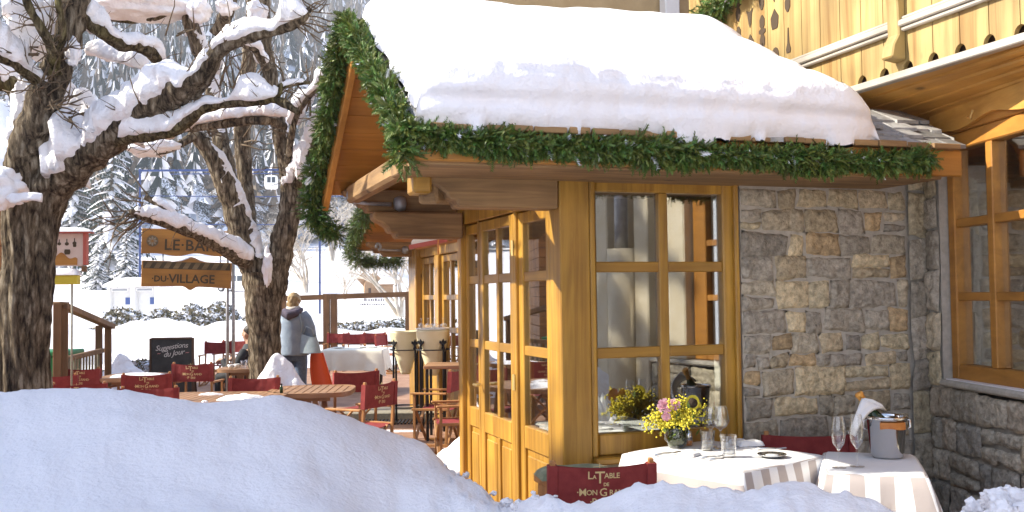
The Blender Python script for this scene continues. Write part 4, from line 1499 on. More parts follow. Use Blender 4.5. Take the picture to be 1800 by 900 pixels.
# dim room behind the tall window
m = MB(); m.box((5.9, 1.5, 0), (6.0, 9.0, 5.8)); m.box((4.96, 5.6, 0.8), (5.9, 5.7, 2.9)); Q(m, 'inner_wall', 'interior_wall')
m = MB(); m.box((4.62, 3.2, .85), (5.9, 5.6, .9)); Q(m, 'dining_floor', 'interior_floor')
m = MB(); m.box((4.62, 1.5, 2.9), (5.9, 5.6, 2.95)); Q(m, 'ceiling_boards', 'orange_y')
# soffit under the balcony (boards) and its edge
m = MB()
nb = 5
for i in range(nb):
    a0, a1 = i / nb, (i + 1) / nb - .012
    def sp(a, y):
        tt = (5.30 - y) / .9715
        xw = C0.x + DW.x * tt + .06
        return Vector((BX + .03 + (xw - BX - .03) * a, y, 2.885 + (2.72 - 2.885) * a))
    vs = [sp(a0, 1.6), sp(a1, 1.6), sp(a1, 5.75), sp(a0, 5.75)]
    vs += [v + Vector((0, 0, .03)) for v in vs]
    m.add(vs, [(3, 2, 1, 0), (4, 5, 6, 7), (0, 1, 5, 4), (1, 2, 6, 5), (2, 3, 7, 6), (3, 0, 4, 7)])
Q(m, 'soffit', 'soffit_bounce_wood', fix=True)
m = MB(); m.box((BX - .02, 1.5, 2.87), (BX + .04, 7.4, 2.915)); balc = Q(m, 'balcony', 'moulding', bevel=.006)
# planks with scalloped feet
m = MB(); y = 1.52; rs = random.Random(2); joints = []
while y < 7.35:
    w = .205
    r = .042
    y1 = min(y + w, 7.38)
    zb, zt = 2.917, 4.35
    poly = [(y + .0025, zb), ]
    poly = [(y + .003, zb + r * 1.15)] + [(y + r * math.sin(a), zb + r * 1.15 * math.cos(a)) for a in np.linspace(.15, PI/2, 5)] + [(y1 - r * math.cos(a), zb + r * 1.15 * math.sin(a)) for a in np.linspace(0, PI/2 - .15, 5)] + [(y1 - .003, zb + r * 1.15), (y1 - .003, zt), (y + .003, zt)]
    o = len(m.v)
    m.prism(poly, .028, Matrix(((0, 0, 1, BX), (1, 0, 0, 0), (0, 1, 0, 0), (0, 0, 0, 1))))
    joints.append(y)
    y += w
Q(m, 'plank', 'pale_z', balc, fix=True)
m = MB(); m.box((BX + .05, 1.5, 2.92), (BX + .06, 7.4, 4.3)); Q(m, 'backing_board', 'dark_wood', balc)
m = MB()
for z0, z1, o_ in ((3.135, 3.16, .034), (3.161, 3.20, .05), (3.201, 3.222, .03)):
    m.box((BX - o_, 1.5, z0), (BX - .002, 6.02, z1))
Q(m, 'moulding', 'moulding', balc, bevel=.007)
for yy in (4.86, 2.9):
    m = MB()
    poly = [(-.0, 2.97), (-.10, 2.985), (-.085, 3.06), (-.05, 3.12), (-.055, 3.3), (-.07, 3.45), (-.09, 3.6), (-.09, 4.3), (0, 4.3)]
    m.prism(poly, .10, Matrix(((1, 0, 0, BX - .001), (0, 0, -1, yy + .05), (0, 1, 0, 0), (0, 0, 0, 1))))
    Q(m, 'corbel_post', 'pale_z', balc, fix=True, bevel=.008)
# tulip, diamond and bobbin cut-outs: dark plates, the holes' shade put into their colour
def cut(mb, yc, zc, shape, s=1.0):
    n = 16
    if shape == 'diamond': pts = [(0, .085), (.045, .03), (.04, -.02), (.03, -.05), (-.03, -.05), (-.04, -.02), (-.045, .03)]
    elif shape == 'bobbin': pts = [(.008, .12), (.03, .09), (.028, .05), (.014, .03), (.04, .02), (.04, 0), (.014, -.01), (.03, -.04), (.028, -.08), (.008, -.11), (-.008, -.11), (-.028, -.08), (-.03, -.04), (-.014, -.01), (-.04, 0), (-.04, .02), (-.014, .03), (-.028, .05), (-.03, .09), (-.008, .12)]
    elif shape == 'pear': pts = [(.004, .12), (.01, .02), (.026, -.02), (.02, -.045), (-.02, -.045), (-.026, -.02), (-.01, .02), (-.004, .12)]
    elif shape == 'round': pts = [(.04 * math.cos(a), .055 * math.sin(a)) for a in np.linspace(0, 2*PI, 14)[:-1]] 
    else: pts = [(.045, .05), (.03, .02), (.015, -.05), (0, -.08), (-.015, -.05), (-.03, .02), (-.045, .05), (0, .03)]
    pts = [(yc - p[0] * s, zc + p[1] * s) for p in pts]
    mb.prism(pts, .004, Matrix(((0, 0, 1, BX - .0045), (1, 0, 0, 0), (0, 1, 0, 0), (0, 0, 0, 1))))
m = MB()
for yc, col in ((6.62, 'b'), (6.46, 'd'), (6.30, 'b'), (6.14, 'd2'), (5.98, 'b2')):
    k = 1.05
    if col == 'b': cut(m, yc, 3.50, 'bobbin', k); cut(m, yc, 3.78, 'bobbin', k); cut(m, yc, 3.30, 'pear', k)
    elif col == 'd': cut(m, yc, 3.44, 'diamond', k); cut(m, yc, 3.66, 'tulip', k); cut(m, yc, 3.34, 'tulip', k * .8)
    elif col == 'd2': cut(m, yc, 3.30, 'round', k); cut(m, yc, 3.54, 'diamond', k); cut(m, yc, 3.76, 'tulip', k)
    else: cut(m, yc, 3.33, 'pear', k); cut(m, yc, 3.68, 'bobbin', k)
Q(m, 'cutout_plate', 'cutout_shade', balc, fix=True)
# rendered wall and white post over the wing
m = MB(); m.box((1.9, 8.6, 2.3), (8.5, 8.75, 6.0)); Q(m, 'rendered_wall', 'tan_wall')
m = MB(); m.box((4.34, 8.45, 2.4), (4.49, 8.58, 6.0)); Q(m, 'white_post', 'white_paint', bevel=.01)
mb = sprigs([(BX - .08, 7.15, 3.80), (BX - .09, 6.9, 3.78), (BX - .08, 6.55, 3.86), (BX - .08, 6.2, 4.0)], 1700, .13, 12, droop=.6)
o = mb.build('fir_garland', 'garland', tint=True); tag(o, 'short green fir garland hung on the carved balcony front', 'garland', 'fir garlands on the restaurant')

# ------------------------------------------------------------------ the old garden trees with snow on their limbs
def limb_path(pts, n=6):
    """(photo column, row, distance, radius) measured along a limb -> smooth 3D path and radii in metres"""
    P, Rr = [], []
    for px, py, d, r in spline(pts, n):
        p = at(px, py, d)
        P.append(p); Rr.append(max(.004, r / 1800 * d))
    return P, Rr
def limb(tree, name, pts, mat='bark', n=6, nz=.22, nf=6, par=None, sides=12):
    P_, R_ = limb_path(pts, n)
    m = MB()
    # densify for bark lumps
    P2, R2 = [], []
    for i in range(len(P_) - 1):
        for k in range(2):
            f = k / 2
            P2.append(P_[i].lerp(P_[i+1], f)); R2.append(R_[i] * (1-f) + R_[i+1] * f)
    P2.append(P_[-1]); R2.append(R_[-1])
    m.tube(P2, R2, sides, nz=nz, nf=nf)
    return m.build(name, mat, tree, smooth=True, world=True)
def snow_on(tree, pts, thick, lo=0.0, hi=1.0, seed=0, wide=1.1, n=8, gaps=.0):
    """snow lying along the upper side of a limb; thick in photo pixels at each point (or one number)"""
    P_, R_ = limb_path(pts, n)
    N_ = len(P_)
    i0, i1 = int(lo * (N_ - 1)), int(hi * (N_ - 1))
    d0 = pts[0][2]
    sec = 11
    vs, fs = [], []
    rows = 0
    idx = []
    for i in range(i0, i1):
        for k in range(4): idx.append((i, k / 4))
    idx.append((i1, 0))
    tot = len(idx)
    for q, (i, f) in enumerate(idx):
        j = min(i + 1, N_ - 1)
        p = P_[i].lerp(P_[j], f); r = R_[i] * (1 - f) + R_[j] * f
        t = (P_[min(i+1, N_-1)] - P_[max(i-1, 0)]).normalized()
        up = Vector((0, 0, 1)) - t * t.z
        up.normalize()
        sd = t.cross(up).normalized()
        u = q / max(1, tot - 1)
        th = thick if not hasattr(thick, '__len__') else interp([a / (len(thick) - 1) for a in range(len(thick))], thick, u)
        h = th / 1800 * d0
        h *= 1 + .6 * noise.noise(p * 2.3 + Vector((seed, 0, 0))) + .38 * noise.noise(p * 6 + Vector((0, seed, 0))) + .20 * noise.noise(p * 15)
        h *= max(.06, min(1, 1.5 + 2.6 * noise.noise(p * 3.3 + Vector((seed * 2.1, 3, 0)))))
        h *= max(.15, (1 - t.z ** 2)) ** .4
        e = min(u, 1 - u) * tot
        ta = min(1, e / 6.0)
        ta = math.sqrt(1 - (1 - ta) ** 2)
        h = max(h * ta, .002)
        w = (r * wide + h * .22) * (.55 + .45 * ta)
        for k in range(sec):
            a = PI * k / (sec - 1)
            c, s_ = math.cos(a), math.sin(a)
            jag = 1 + .34 * noise.noise(p * 9 + Vector((k * .6, seed, 1))) + .16 * noise.noise(p * 24 + Vector((k * .9, seed, 1)))
            hh = (s_ ** .75) * h
            base = r * (.25 + .68 * s_) - (1 - s_) * r * (.3 + .9 * noise.noise(p * 8 + Vector((seed, 5 if c > 0 else 1, 0))) + .5 * noise.noise(p * 21 + Vector((seed, 5 if c > 0 else 1, 0))))
            vs.append(p + sd * (c * w * jag) + Vector((0, 0, 1)) * (hh * .5) + up * (base + hh * .5))
        vs.append(p + up * (-r * .1))
    ns = sec + 1
    for i in range(tot - 1):
        for k in range(ns):
            fs.append((i*ns+k, i*ns+(k+1) % ns, (i+1)*ns+(k+1) % ns, (i+1)*ns+k))
    fs.append(tuple(range(ns))[::-1]); fs.append(tuple((tot-1)*ns + k for k in range(ns)))
    m = MB(); m.add(vs, fs)
    return m.build('snow', 'snow_branch', tree, smooth=True, world=True)
def lump(tree, px, py, d, r, sq=(1, 1, .8), seed=0):
    m = MB(); m.blob(at(px, py, d), r / 1800 * d, 4, .42, 1.9, sq)
    return m.build('snow', 'snow_branch', tree, smooth=True, world=True)
def twigs(tree, seeds, seed=1, length=(.15, .45)):
    """bare shoots springing from points on the limbs"""
    rs = random.Random(seed)
    m = MB()
    for px, py, d, dx, dy, cnt in seeds:
        for _ in range(cnt):
            p = at(px + rs.uniform(-14, 14), py + rs.uniform(-8, 8), d)
            v = (RGT * (dx + rs.uniform(-.5, .5)) + Vector((0, 0, dy + rs.uniform(-.5, .5))) + FWD * rs.uniform(-.5, .5)).normalized()
            L = rs.uniform(*length) * d / 8
            pts = [p]
            for k in range(5):
                v = (v + Vector((rs.uniform(-.3, .3), rs.uniform(-.3, .3), rs.uniform(-.25, .3)))).normalized()
                pts.append(pts[-1] + v * L / 5)
            m.tube(pts, [.0075 * d / 8 * (1 - k * .15) for k in range(6)], 5)
            if rs.random() < .7:
                q = pts[2]; v2 = (v + Vector((rs.uniform(-1, 1), rs.uniform(-1, 1), rs.uniform(-.6, 1)))).normalized()
                m.tube([q, q + v2 * L * .25, q + v2 * L * .42 + Vector((0, 0, .02))], [.007 * d / 8, .005 * d / 8, .003], 4)
    return m.build('twig', 'twig', tree, smooth=True, world=True)

b1 = gp(40, 8.0)
t1 = thing('garden_tree', 'thick gnarled old tree with a leaning snowy limb, nearest the camera', 'tree', b1)
T1 = [(24, 900, 8, 74), (32, 800, 8, 60), (37, 740, 8, 52), (40, 690, 8, 47), (38, 610, 8, 41), (44, 530, 8, 44), (52, 450, 8, 42), (54, 390, 8, 45), (62, 345, 8, 48), (64, 318, 8, 36)]
def old_trunk():
    P_, R_ = limb_path(T1, 16)
    vs, fs = [], []
    n = 72
    for i, (p, r) in enumerate(zip(P_, R_)):
        for k in range(n):
            a = 2 * PI * k / n
            tw = a + p.z * .55
            # fluted, twisted bole
            rr = r * (1 + .085 * math.sin(tw * 5 + .8 * math.sin(p.z * 2)) + .05 * math.sin(tw * 9 + 2 + p.z))
            q = Vector((math.cos(tw) * 1.6, math.sin(tw) * 1.6, p.z * 1.2))
            rr += r * (.12 * noise.noise(q * 1.5) + .13 * noise.noise(Vector((q.x * 5, q.y * 5, q.z * 1.6))) + .035 * noise.noise(q * 9))
            vs.append(p + Vector((math.cos(a) * rr, math.sin(a) * rr, 0)))
    for i in range(len(P_) - 1):
        for k in range(n):
            fs.append((i*n+k, i*n+(k+1) % n, (i+1)*n+(k+1) % n, (i+1)*n+k))
    fs.append(tuple((len(P_)-1)*n + k for k in range(n)))
    m = MB(); m.add(vs, fs)
    return m.build('trunk', 'bark', t1, smooth=True, world=True)
old_trunk()
LA = [(52, 360, 8, 34), (48, 310, 7.95, 32), (52, 260, 7.9, 33), (66, 215, 7.85, 33), (82, 170, 7.8, 30), (100, 120, 7.8, 25), (118, 70, 7.8, 24), (130, 20, 7.8, 25), (140, -40, 7.8, 23), (150, -120, 7.8, 20), (170, -260, 7.7, 13)]
LB = [(60, 360, 8, 34), (95, 322, 7.95, 36), (140, 284, 7.85, 31), (190, 248, 7.75, 28), (240, 208, 7.6, 26), (290, 172, 7.5, 26), (335, 148, 7.4, 24), (362, 125, 7.35, 19), (382, 92, 7.3, 14), (415, 72, 7.25, 13), (465, 58, 7.2, 12), (510, 44, 7.15, 11), (533, 30, 7.1, 9), (546, 14, 7.1, 4)]
LC = [(200, 248, 7.7, 14), (235, 238, 7.6, 13), (275, 235, 7.55, 12), (312, 225, 7.5, 12), (338, 202, 7.45, 11), (370, 186, 7.4, 10), (420, 179, 7.35, 9), (462, 176, 7.3, 9), (484, 168, 7.3, 9), (495, 152, 7.3, 7), (518, 147, 7.3, 4), (545, 145, 7.3, 3)]
LC2 = [(476, 172, 7.3, 8), (500, 182, 7.25, 8), (524, 198, 7.2, 4)]
LD = [(-60, 55, 7.4, 18), (-10, 90, 7.5, 15), (30, 112, 7.6, 13), (60, 135, 7.7, 12), (88, 160, 7.8, 11)]
LE = [(138, 20, 7.8, 10), (160, 42, 7.9, 12), (190, 60, 8.0, 14), (215, 74, 8.1, 16), (245, 80, 8.2, 13), (270, 95, 8.3, 12), (286, 122, 8.4, 9)]
LF = [(96, 130, 7.7, 12), (90, 85, 7.6, 9), (70, 45, 7.5, 8), (48, 5, 7.45, 7), (40, -60, 7.4, 5)]
LG = [(96, 120, 7.75, 10), (98, 90, 7.6, 10), (110, 55, 7.55, 8), (105, 20, 7.5, 6), (95, -40, 7.5, 5)]
LH = [(-60, 130, 8.6, 36), (-5, 135, 8.6, 26), (20, 150, 8.6, 17), (34, 185, 8.6, 9), (36, 215, 8.6, 4)]
LI = [(108, 205, 8.1, 7), (140, 210, 8.2, 9), (172, 212, 8.3, 9), (190, 196, 8.35, 9), (205, 194, 8.4, 8), (240, 205, 8.4, 7)]
for L_ in (LA, LB): limb(t1, 'limb', L_, nz=.30, nf=7, sides=16)
for L_ in (LC, LC2, LD, LE, LF, LG, LH, LI): limb(t1, 'branch', L_, 'bark_moss', nz=.25, nf=9)
snow_on(t1, LB, [88, 80, 62, 46, 40, 30, 8, 10, 18], .10, .60, 1, 1.15)
snow_on(t1, LB, [8, 16, 20, 30, 52, 40, 14], .62, .98, 2, 1.2)
snow_on(t1, LC, [20, 30, 34, 22, 14, 20, 36, 32, 16], .06, .80, 3, 1.4)
snow_on(t1, LC, [4, 6, 4], .84, .97, 13, 1.1)
snow_on(t1, LE, [26, 30, 8, 26, 30, 10], .03, .97, 4, 1.2)
snow_on(t1, LD, [40, 48, 40, 30], .1, .92, 5, 1.5)
snow_on(t1, LI, [10, 9, 12, 8], .2, .95, 6, 1.1)
snow_on(t1, LH, [22, 18, 10], .02, .5, 7, 1.0)
# snow heaped in the forks and over twigs
lump(t1, 4, 330, 7.6, 36, (1, 1, .95)); lump(t1, 22, 352, 7.65, 14, (1.6, 1, .5))
snow_on(t1, [(14, 352, 7.52, 6), (34, 354, 7.5, 6), (56, 352, 7.48, 5), (74, 355, 7.5, 5)], 9, 0, 1, 8)
lump(t1, 60, 55, 8.05, 44, (1, 1, .95)); lump(t1, 78, 20, 8.1, 40, (1, 1, 1)); lump(t1, 44, 18, 8.0, 36, (1, 1, .9)); lump(t1, 96, 66, 8.1, 26, (.8, 1, 1.0))
lump(t1, 128, 92, 7.72, 17, (.75, .8, 1.4)); lump(t1, 38, 190, 7.95, 22, (.8, 1, 2.3)); lump(t1, 28, 235, 7.95, 20, (.8, 1, 1.6)); lump(t1, 58, 182, 7.85, 16, (.8, 1, 1.3))
snow_on(t1, [(108, 200, 8.4, 10), (150, 214, 8.4, 12), (190, 236, 8.4, 12), (222, 242, 8.4, 8)], [40, 46, 36, 24], 0, 1, 9, 2.2)
snow_on(t1, [(150, 92, 8.5, 6), (190, 104, 8.5, 6), (240, 118, 8.5, 6), (258, 122, 8.5, 5)], [14, 22, 20, 14], 0, 1, 10, 2)
twigs(t1, [(92, 60, 7.6, 0, 1, 5), (110, 92, 7.6, .4, .4, 4), (70, 90, 7.6, -.8, .2, 4), (80, 140, 7.6, .2, .6, 6), (96, 185, 7.6, .5, .2, 7), (60, 150, 7.6, -.5, -.1, 4), (110, 200, 7.7, .6, -.2, 6), (80, 160, 7.65, 0, 0, 5), (330, 140, 7.3, .6, .4, 4), (535, 25, 7.1, 1, .5, 5), (520, 40, 7.1, 1, -.1, 3), (300, 60, 8.2, .4, .7, 3), (250, 205, 7.5, -.2, .6, 2), (60, 20, 7.5, -.5, .8, 4), (400, 70, 7.2, .2, .8, 4)], 3)
def fine_shoots(tree, paths, seed, every=.10, length=(.10, .38)):
    rs = random.Random(seed)
    m = MB()
    for L_ in paths:
        P_, R_ = limb_path(L_, 5)
        for i in range(2, len(P_)):
            for _ in range(1 if rs.random() < .5 else 0):
                p = P_[i].lerp(P_[i-1], rs.random())
                v = Vector((rs.gauss(0, 1), rs.gauss(0, 1), rs.gauss(.25, .8))).normalized()
                L = rs.uniform(*length)
                pts = [p + v * R_[i] * .8]
                for k in range(4):
                    v = (v + Vector((rs.gauss(0, .25), rs.gauss(0, .25), rs.gauss(.05, .25)))).normalized()
                    pts.append(pts[-1] + v * L / 4)
                r0 = rs.uniform(.004, .008)
                m.tube(pts, [r0 * (1 - k * .18) for k in range(5)], 4)
                for s_ in range(2):
                    q = pts[rs.choice((1, 2, 3))]; v2 = (v + Vector((rs.gauss(0, .8), rs.gauss(0, .8), rs.gauss(0, .7)))).normalized()
                    m.tube([q, q + v2 * L * .2, q + v2 * L * .36 + Vector((0, 0, .01))], [r0 * .6, r0 * .5, r0 * .3], 3)
    return m.build('twig', 'twig', tree, smooth=True, world=True)
fine_shoots(t1, [LC, LC2, LD, LE, LF, LG, LH, LI, LB[6:]], 41)
# crown above the picture
rs = random.Random(8)
cm = MB()
for i in range(26):
    p = at(rs.uniform(-120, 420), rs.uniform(-330, -20), 7.8 + rs.uniform(-.8, .8))
    v = Vector((rs.uniform(-1, 1), rs.uniform(-1, 1), rs.uniform(-.2, .8))).normalized()
    pts = [p + v * (k * .22) + Vector((rs.uniform(-.05, .05), rs.uniform(-.05, .05), rs.uniform(-.05, .05))) for k in range(6)]
    cm.tube(pts, [.05, .045, .04, .03, .02, .01], 6)
cm.build('crown', 'bark_moss', t1, smooth=True, world=True)

b2 = gp(462, 13.0)
t2 = thing('garden_tree', 'forked old tree behind the snow heap, its low bough crossing the bar sign', 'tree', b2)
limb(t2, 'trunk', [(466, 790, 13, 38), (466, 720, 13, 32), (465, 660, 13, 28), (465, 600, 13, 28), (464, 545, 13, 32), (464, 500, 13, 38), (464, 478, 13, 34)], nz=.16, nf=5, sides=20)
M1 = [(456, 500, 13, 27), (444, 462, 13, 25), (428, 420, 13, 23), (412, 370, 12.95, 20), (396, 325, 12.9, 18), (375, 280, 12.85, 15), (350, 245, 12.8, 12), (336, 232, 12.8, 8)]
M2 = [(408, 352, 12.95, 16), (398, 305, 13, 16), (390, 260, 13.1, 15), (382, 215, 13.2, 13), (372, 150, 13.3, 13), (352, 90, 13.3, 13), (335, 40, 13.2, 15), (325, -20, 13.2, 16), (318, -120, 13.2, 14)]
M3 = [(478, 505, 13, 27), (490, 455, 13, 22), (503, 400, 13, 20), (512, 350, 13, 20), (512, 315, 13, 20), (500, 270, 12.95, 15), (492, 225, 12.9, 14), (480, 170, 12.9, 13), (470, 110, 12.9, 14), (463, 50, 12.9, 14), (458, -60, 12.9, 12)]
M4 = [(514, 335, 13, 15), (532, 300, 12.9, 13), (550, 265, 12.8, 12), (565, 228, 12.7, 11), (577, 190, 12.6, 11), (588, 155, 12.6, 9), (592, 148, 12.6, 5)]
M5 = [(446, 466, 13, 14), (420, 452, 12.7, 13), (385, 432, 12.4, 12), (350, 414, 12.1, 11), (318, 400, 11.9, 11), (290, 392, 11.8, 8), (255, 382, 11.7, 8), (228, 372, 11.6, 6)]
M6 = [(322, 402, 11.9, 8), (306, 380, 11.85, 6), (285, 364, 11.8, 6), (256, 346, 11.8, 6)]
M7 = [(450, 440, 13.4, 12), (438, 380, 13.8, 12), (430, 300, 14, 14), (426, 230, 14, 14), (432, 160, 14, 13), (440, 100, 14, 13), (445, 0, 14, 12), (448, -80, 14, 10)]
M8 = [(524, 318, 12.9, 7), (548, 306, 12.7, 7), (575, 298, 12.6, 6), (600, 284, 12.5, 4)]
M9 = [(505, 290, 12.9, 6), (512, 240, 12.7, 6), (522, 200, 12.6, 6), (548, 165, 12.5, 5), (585, 132, 12.4, 5), (610, 90, 12.3, 5), (614, 60, 12.3, 3)]
M10 = [(470, 120, 12.8, 8), (450, 88, 12.6, 8), (432, 80, 12.5, 6), (415, 70, 12.5, 5)]
M11 = [(378, 60, 13.2, 11), (400, 20, 13.1, 12), (410, -40, 13, 12)]
for L_ in (M1, M2, M3): limb(t2, 'limb', L_, nz=.22, nf=6, sides=14)
for L_ in (M4, M5, M6, M7, M8, M9, M10, M11): limb(t2, 'branch', L_, 'bark_moss' if L_ in (M4,) else 'bark', nz=.2, nf=7)
snow_on(t2, M5, [14, 20, 18, 16, 17, 18, 8], .08, .97, 21, 1.15)
snow_on(t2, M6, [4, 5, 4], .1, .9, 22, 1.0)
snow_on(t2, M1, [10, 20, 24, 22, 14, 16, 14, 16], .12, 1, 23, .75)
snow_on(t2, M4, [24, 30, 34, 40, 34, 20], .02, .99, 24, 1.3)
snow_on(t2, [(586, 300, 12.8, 8), (592, 262, 12.7, 10), (600, 222, 12.6, 10), (606, 180, 12.5, 9)], [34, 46, 44, 30], 0, 1, 25, 1.6)
snow_on(t2, M9, [10, 24, 34, 36, 36, 24], .25, .98, 26, 2.0)
snow_on(t2, M3, [10, 14, 16, 12], .48, .72, 27, .8)
snow_on(t2, M2, [8, 12, 22, 24], .3, .95, 28, .8)
snow_on(t2, M8, [6, 7, 5], .05, .95, 29)
snow_on(t2, M10, [14, 18, 10], .1, 1, 30, 1.3)
lump(t2, 470, 470, 12.75, 12, (.7, .8, 2.4)); lump(t2, 527, 285, 12.75, 14, (.8, 1, 2.2)); lump(t2, 425, 60, 12.6, 24, (1.3, 1, .8)); lump(t2, 452, 20, 12.7, 18, (1, 1, 1)); lump(t2, 260, 10, 13, 44, (1.8, 1, .55)); lump(t2, 222, 20, 13, 26, (1.6, 1, .6)); lump(t2, 350, 18, 12.9, 22, (.9, 1, 1)); lump(t2, 398, 10, 12.9, 18, (1, 1, .9))
lump(t2, 262, 262, 12.4, 24, (1.5, 1, .55)); lump(t2, 285, 256, 12.4, 18, (1.6, 1, .6)); lump(t2, 430, 150, 13.5, 14, (1, 1, 1.2))
snow_on(t2, [(325, 222, 12.3, 7), (370, 214, 12.3, 8), (420, 206, 12.3, 9), (470, 204, 12.3, 9), (505, 204, 12.3, 6)], [12, 22, 26, 30, 12], 0, 1, 31, 1.6)
limb(t2, 'branch', [(180, 30, 13.1, 6), (225, 34, 13.05, 8), (270, 28, 13, 9), (300, 14, 13, 10), (322, 0, 13.1, 11)], 'bark_moss', nz=.2, nf=7)
limb(t2, 'branch', [(318, 228, 12.35, 6), (370, 222, 12.3, 7), (420, 214, 12.3, 8), (470, 212, 12.3, 8), (500, 222, 12.6, 7)], 'bark', nz=.2, nf=7)
limb(t2, 'branch', [(240, 268, 12.4, 4), (270, 268, 12.4, 5), (300, 262, 12.5, 6), (340, 240, 12.7, 8)], 'bark', nz=.2, nf=7)
limb(t2, 'branch', [(612, 62, 12.3, 4), (602, 160, 12.5, 6), (594, 230, 12.6, 7), (584, 292, 12.7, 6)], 'bark', nz=.2, nf=7)
twigs(t2, [(232, 378, 11.6, -.8, -.5, 7), (245, 385, 11.6, -.6, -.9, 6), (258, 350, 11.8, -.6, .3, 3), (350, 200, 13, 0, .6, 7), (400, 150, 13, .2, .6, 8), (440, 150, 12.8, .3, .4, 6), (300, 160, 13, -.2, .6, 6), (380, 240, 12.8, -.3, .4, 5), (455, 60, 12.7, .4, .6, 6), (600, 140, 12.4, .3, .5, 5), (560, 175, 12.5, .4, .5, 5), (540, 200, 12.6, .2, .6, 4), (430, 250, 13.6, .4, .1, 4)], 5, (.2, .55))

fine_shoots(t2, [M1, M2, M4, M5, M7, M9, M10, M11, M3[3:]], 43, length=(.15, .5))

# ------------------------------------------------------------------ director's chairs
TXT = {}
def make_chair(name, logo, mat='red_canvas'):
    t = thing(name, 'x', "chair")
    W = .27
    def L(mb, nm, m='chair_wood', par=t, **k): return mb.build(nm, m, par, **k)
    for sx in (-1, 1):
        for sy in (-1, 1):      # crossed legs under each side
            m = MB(); m.beam((sx * .25, sy * .21, .02), (sx * -.20, sy * .21, .44), .022, .036, (0, 1, 0)); L(m, 'leg', bevel=.003)
        m = MB(); m.box((sx * W - .016, -.235, .0), (sx * W + .016, .235, .032)); L(m, 'foot_rail', bevel=.004)
        m = MB(); m.box((sx * W - .016, -.235, .435), (sx * W + .016, .235, .465)); L(m, 'seat_rail', bevel=.004)
        m = MB(); m.box((sx * W - .014, .185, .0325), (sx * W + .014, .215, .63)); L(m, 'front_post', bevel=.003)
        m = MB(); m.beam((sx * W, -.20, .033), (sx * W, -.262, .94), .03, .034, (0, 1, 0)); L(m, 'back_post', bevel=.005)
        m = MB(); m.box((sx * W - .03, -.215, .632), (sx * W + .03, .25, .656)); L(m, 'armrest', bevel=.006)
    m = MB()
    m.grid(lambda u, v: Vector(((u * 2 - 1) * .255, -.21 + .42 * v, .452 - .028 * (1 - (u * 2 - 1) ** 2))), 10, 6)
    m.grid(lambda u, v: Vector(((u * 2 - 1) * .255, .21 - .42 * v, .446 - .028 * (1 - (u * 2 - 1) ** 2))), 10, 6)
    L(m, 'seat', mat, smooth=True)
    rs = random.Random(4)
    def bk(off):
        def f(u, v):
            x = (u * 2 - 1)
            z = .66 + .255 * v - .018 * (1 - x * x) * (v > .9) 
            y = -.245 - .018 * v + off - .028 * (1 - x * x) + .004 * noise.noise(Vector((x * 4, v * 3, 1)))
            return Vector((x * (.27 + (.016 if off < 0 else -.002)), y, z))
        return f
    m = MB()
    m.grid(bk(-.012), 18, 6)
    m.grid(lambda u, v: bk(.012)(1 - u, v), 18, 6)
    # canvas sleeves round the posts and hems
    for sx in (-1, 1):
        m.beam((sx * .272, -.246, .66), (sx * .272, -.263, .915), .052, .054, (0, 1, 0))
    bk_o = L(m, 'backrest', mat, smooth=False)
    if logo:
        q = MB()
        for body, size, z, x, sp in (('L', .058, .842, -.072, 1), ('A', .030, .842, -.048, 1), ('T', .092, .818, -.018, 1), ('ABLE', .040, .844, .048, .95), ('DE', .026, .802, .016, .9),
                               ('\u00b7M', .056, .752, -.118, .9), ('ON', .040, .755, -.062, .9), ('G', .062, .748, .0, 1), ('RAND\u00b7', .042, .752, .092, .9), ('\u00b7P', .054, .700, -.055, .9), ('\u00c8RE\u00b7', .042, .702, .022, .95)):
            k = (body, size, sp)
            if k not in TXT: TXT[k] = text_verts(body, size, spacing=sp, offset=.0006)
            vs, fs = TXT[k]
            out = []
            for p in vs:
                X = x + p.x; Z = z + p.y
                xx = X / .27
                y = -.245 - .018 * ((Z - .66) / .255) - .012 - .028 * (1 - xx * xx) - .0035
                out.append(Vector((X, y - .001, Z)))
            q.add(out, fs)
        q.beam((-.018, -.297, .90), (-.018, -.297, .925), .003, .003); q.beam((-.055, -.297, .905), (.02, -.297, .912), .003, .002)
        q.build('lettering', 'gold_print', bk_o)
    return t
ch_logo = make_chair('director_chair', True)
ch_plain = make_chair('director_chair', False)
VIEW = -YAW
def chair(px, d, turn, logo, lab, z=0.0, grp='red canvas director chairs on the terrace'):
    p = gp(px, d if px > 900 else d * 1.10, z)
    o = place(ch_logo if logo else ch_plain, p, VIEW + R(turn), lab, grp)
    o.scale = (.9, .9, .9)
    return o
def chair_xy(p, rz, logo, lab): return place(ch_logo if logo else ch_plain, p, rz, lab, 'red canvas director chairs on the terrace')
chair(1038, 5.26, 6, True, 'red canvas chair with gold lettering, its back to the camera at the striped table')
chair(1432, 5.72, 176, False, 'dark red canvas chair in the shade against the stone wall')
chair(108, 10.6, 4, False, 'plain red chair just right of the thick trunk')
chair(163, 11.6, -12, True, 'lettered red chair in front of the wooden stair railing')
chair(151, 9.5, 8, True, 'lettered red chair near the thick trunk, in front of two others')
chair(262, 10.6, 14, True, 'lettered red chair left of the chalkboard, behind a plain one')
chair(252, 8.55, 186, False, 'plain red chair tucked at the left end of the long slatted table')
chair(303, 13.4, 10, False, 'shaded purple red chair right in front of the chalkboard')
chair(350, 12.2, -3, True, 'lettered red chair facing away, right of the chalkboard, showing its legs')
chair(438, 9.55, 182, False, 'plain red chair at the far side of the slatted table, below the forked trunk')
chair(612, 10.6, 30, False, 'sunlit pale red chair at the right end of the slatted table')
chair(632, 9.1, 62, True, 'lettered red chair turned sideways beside the right table end')
chair(765, 10.5, 78, False, 'tall looking red chair seen from the side in front of the cream buckets')
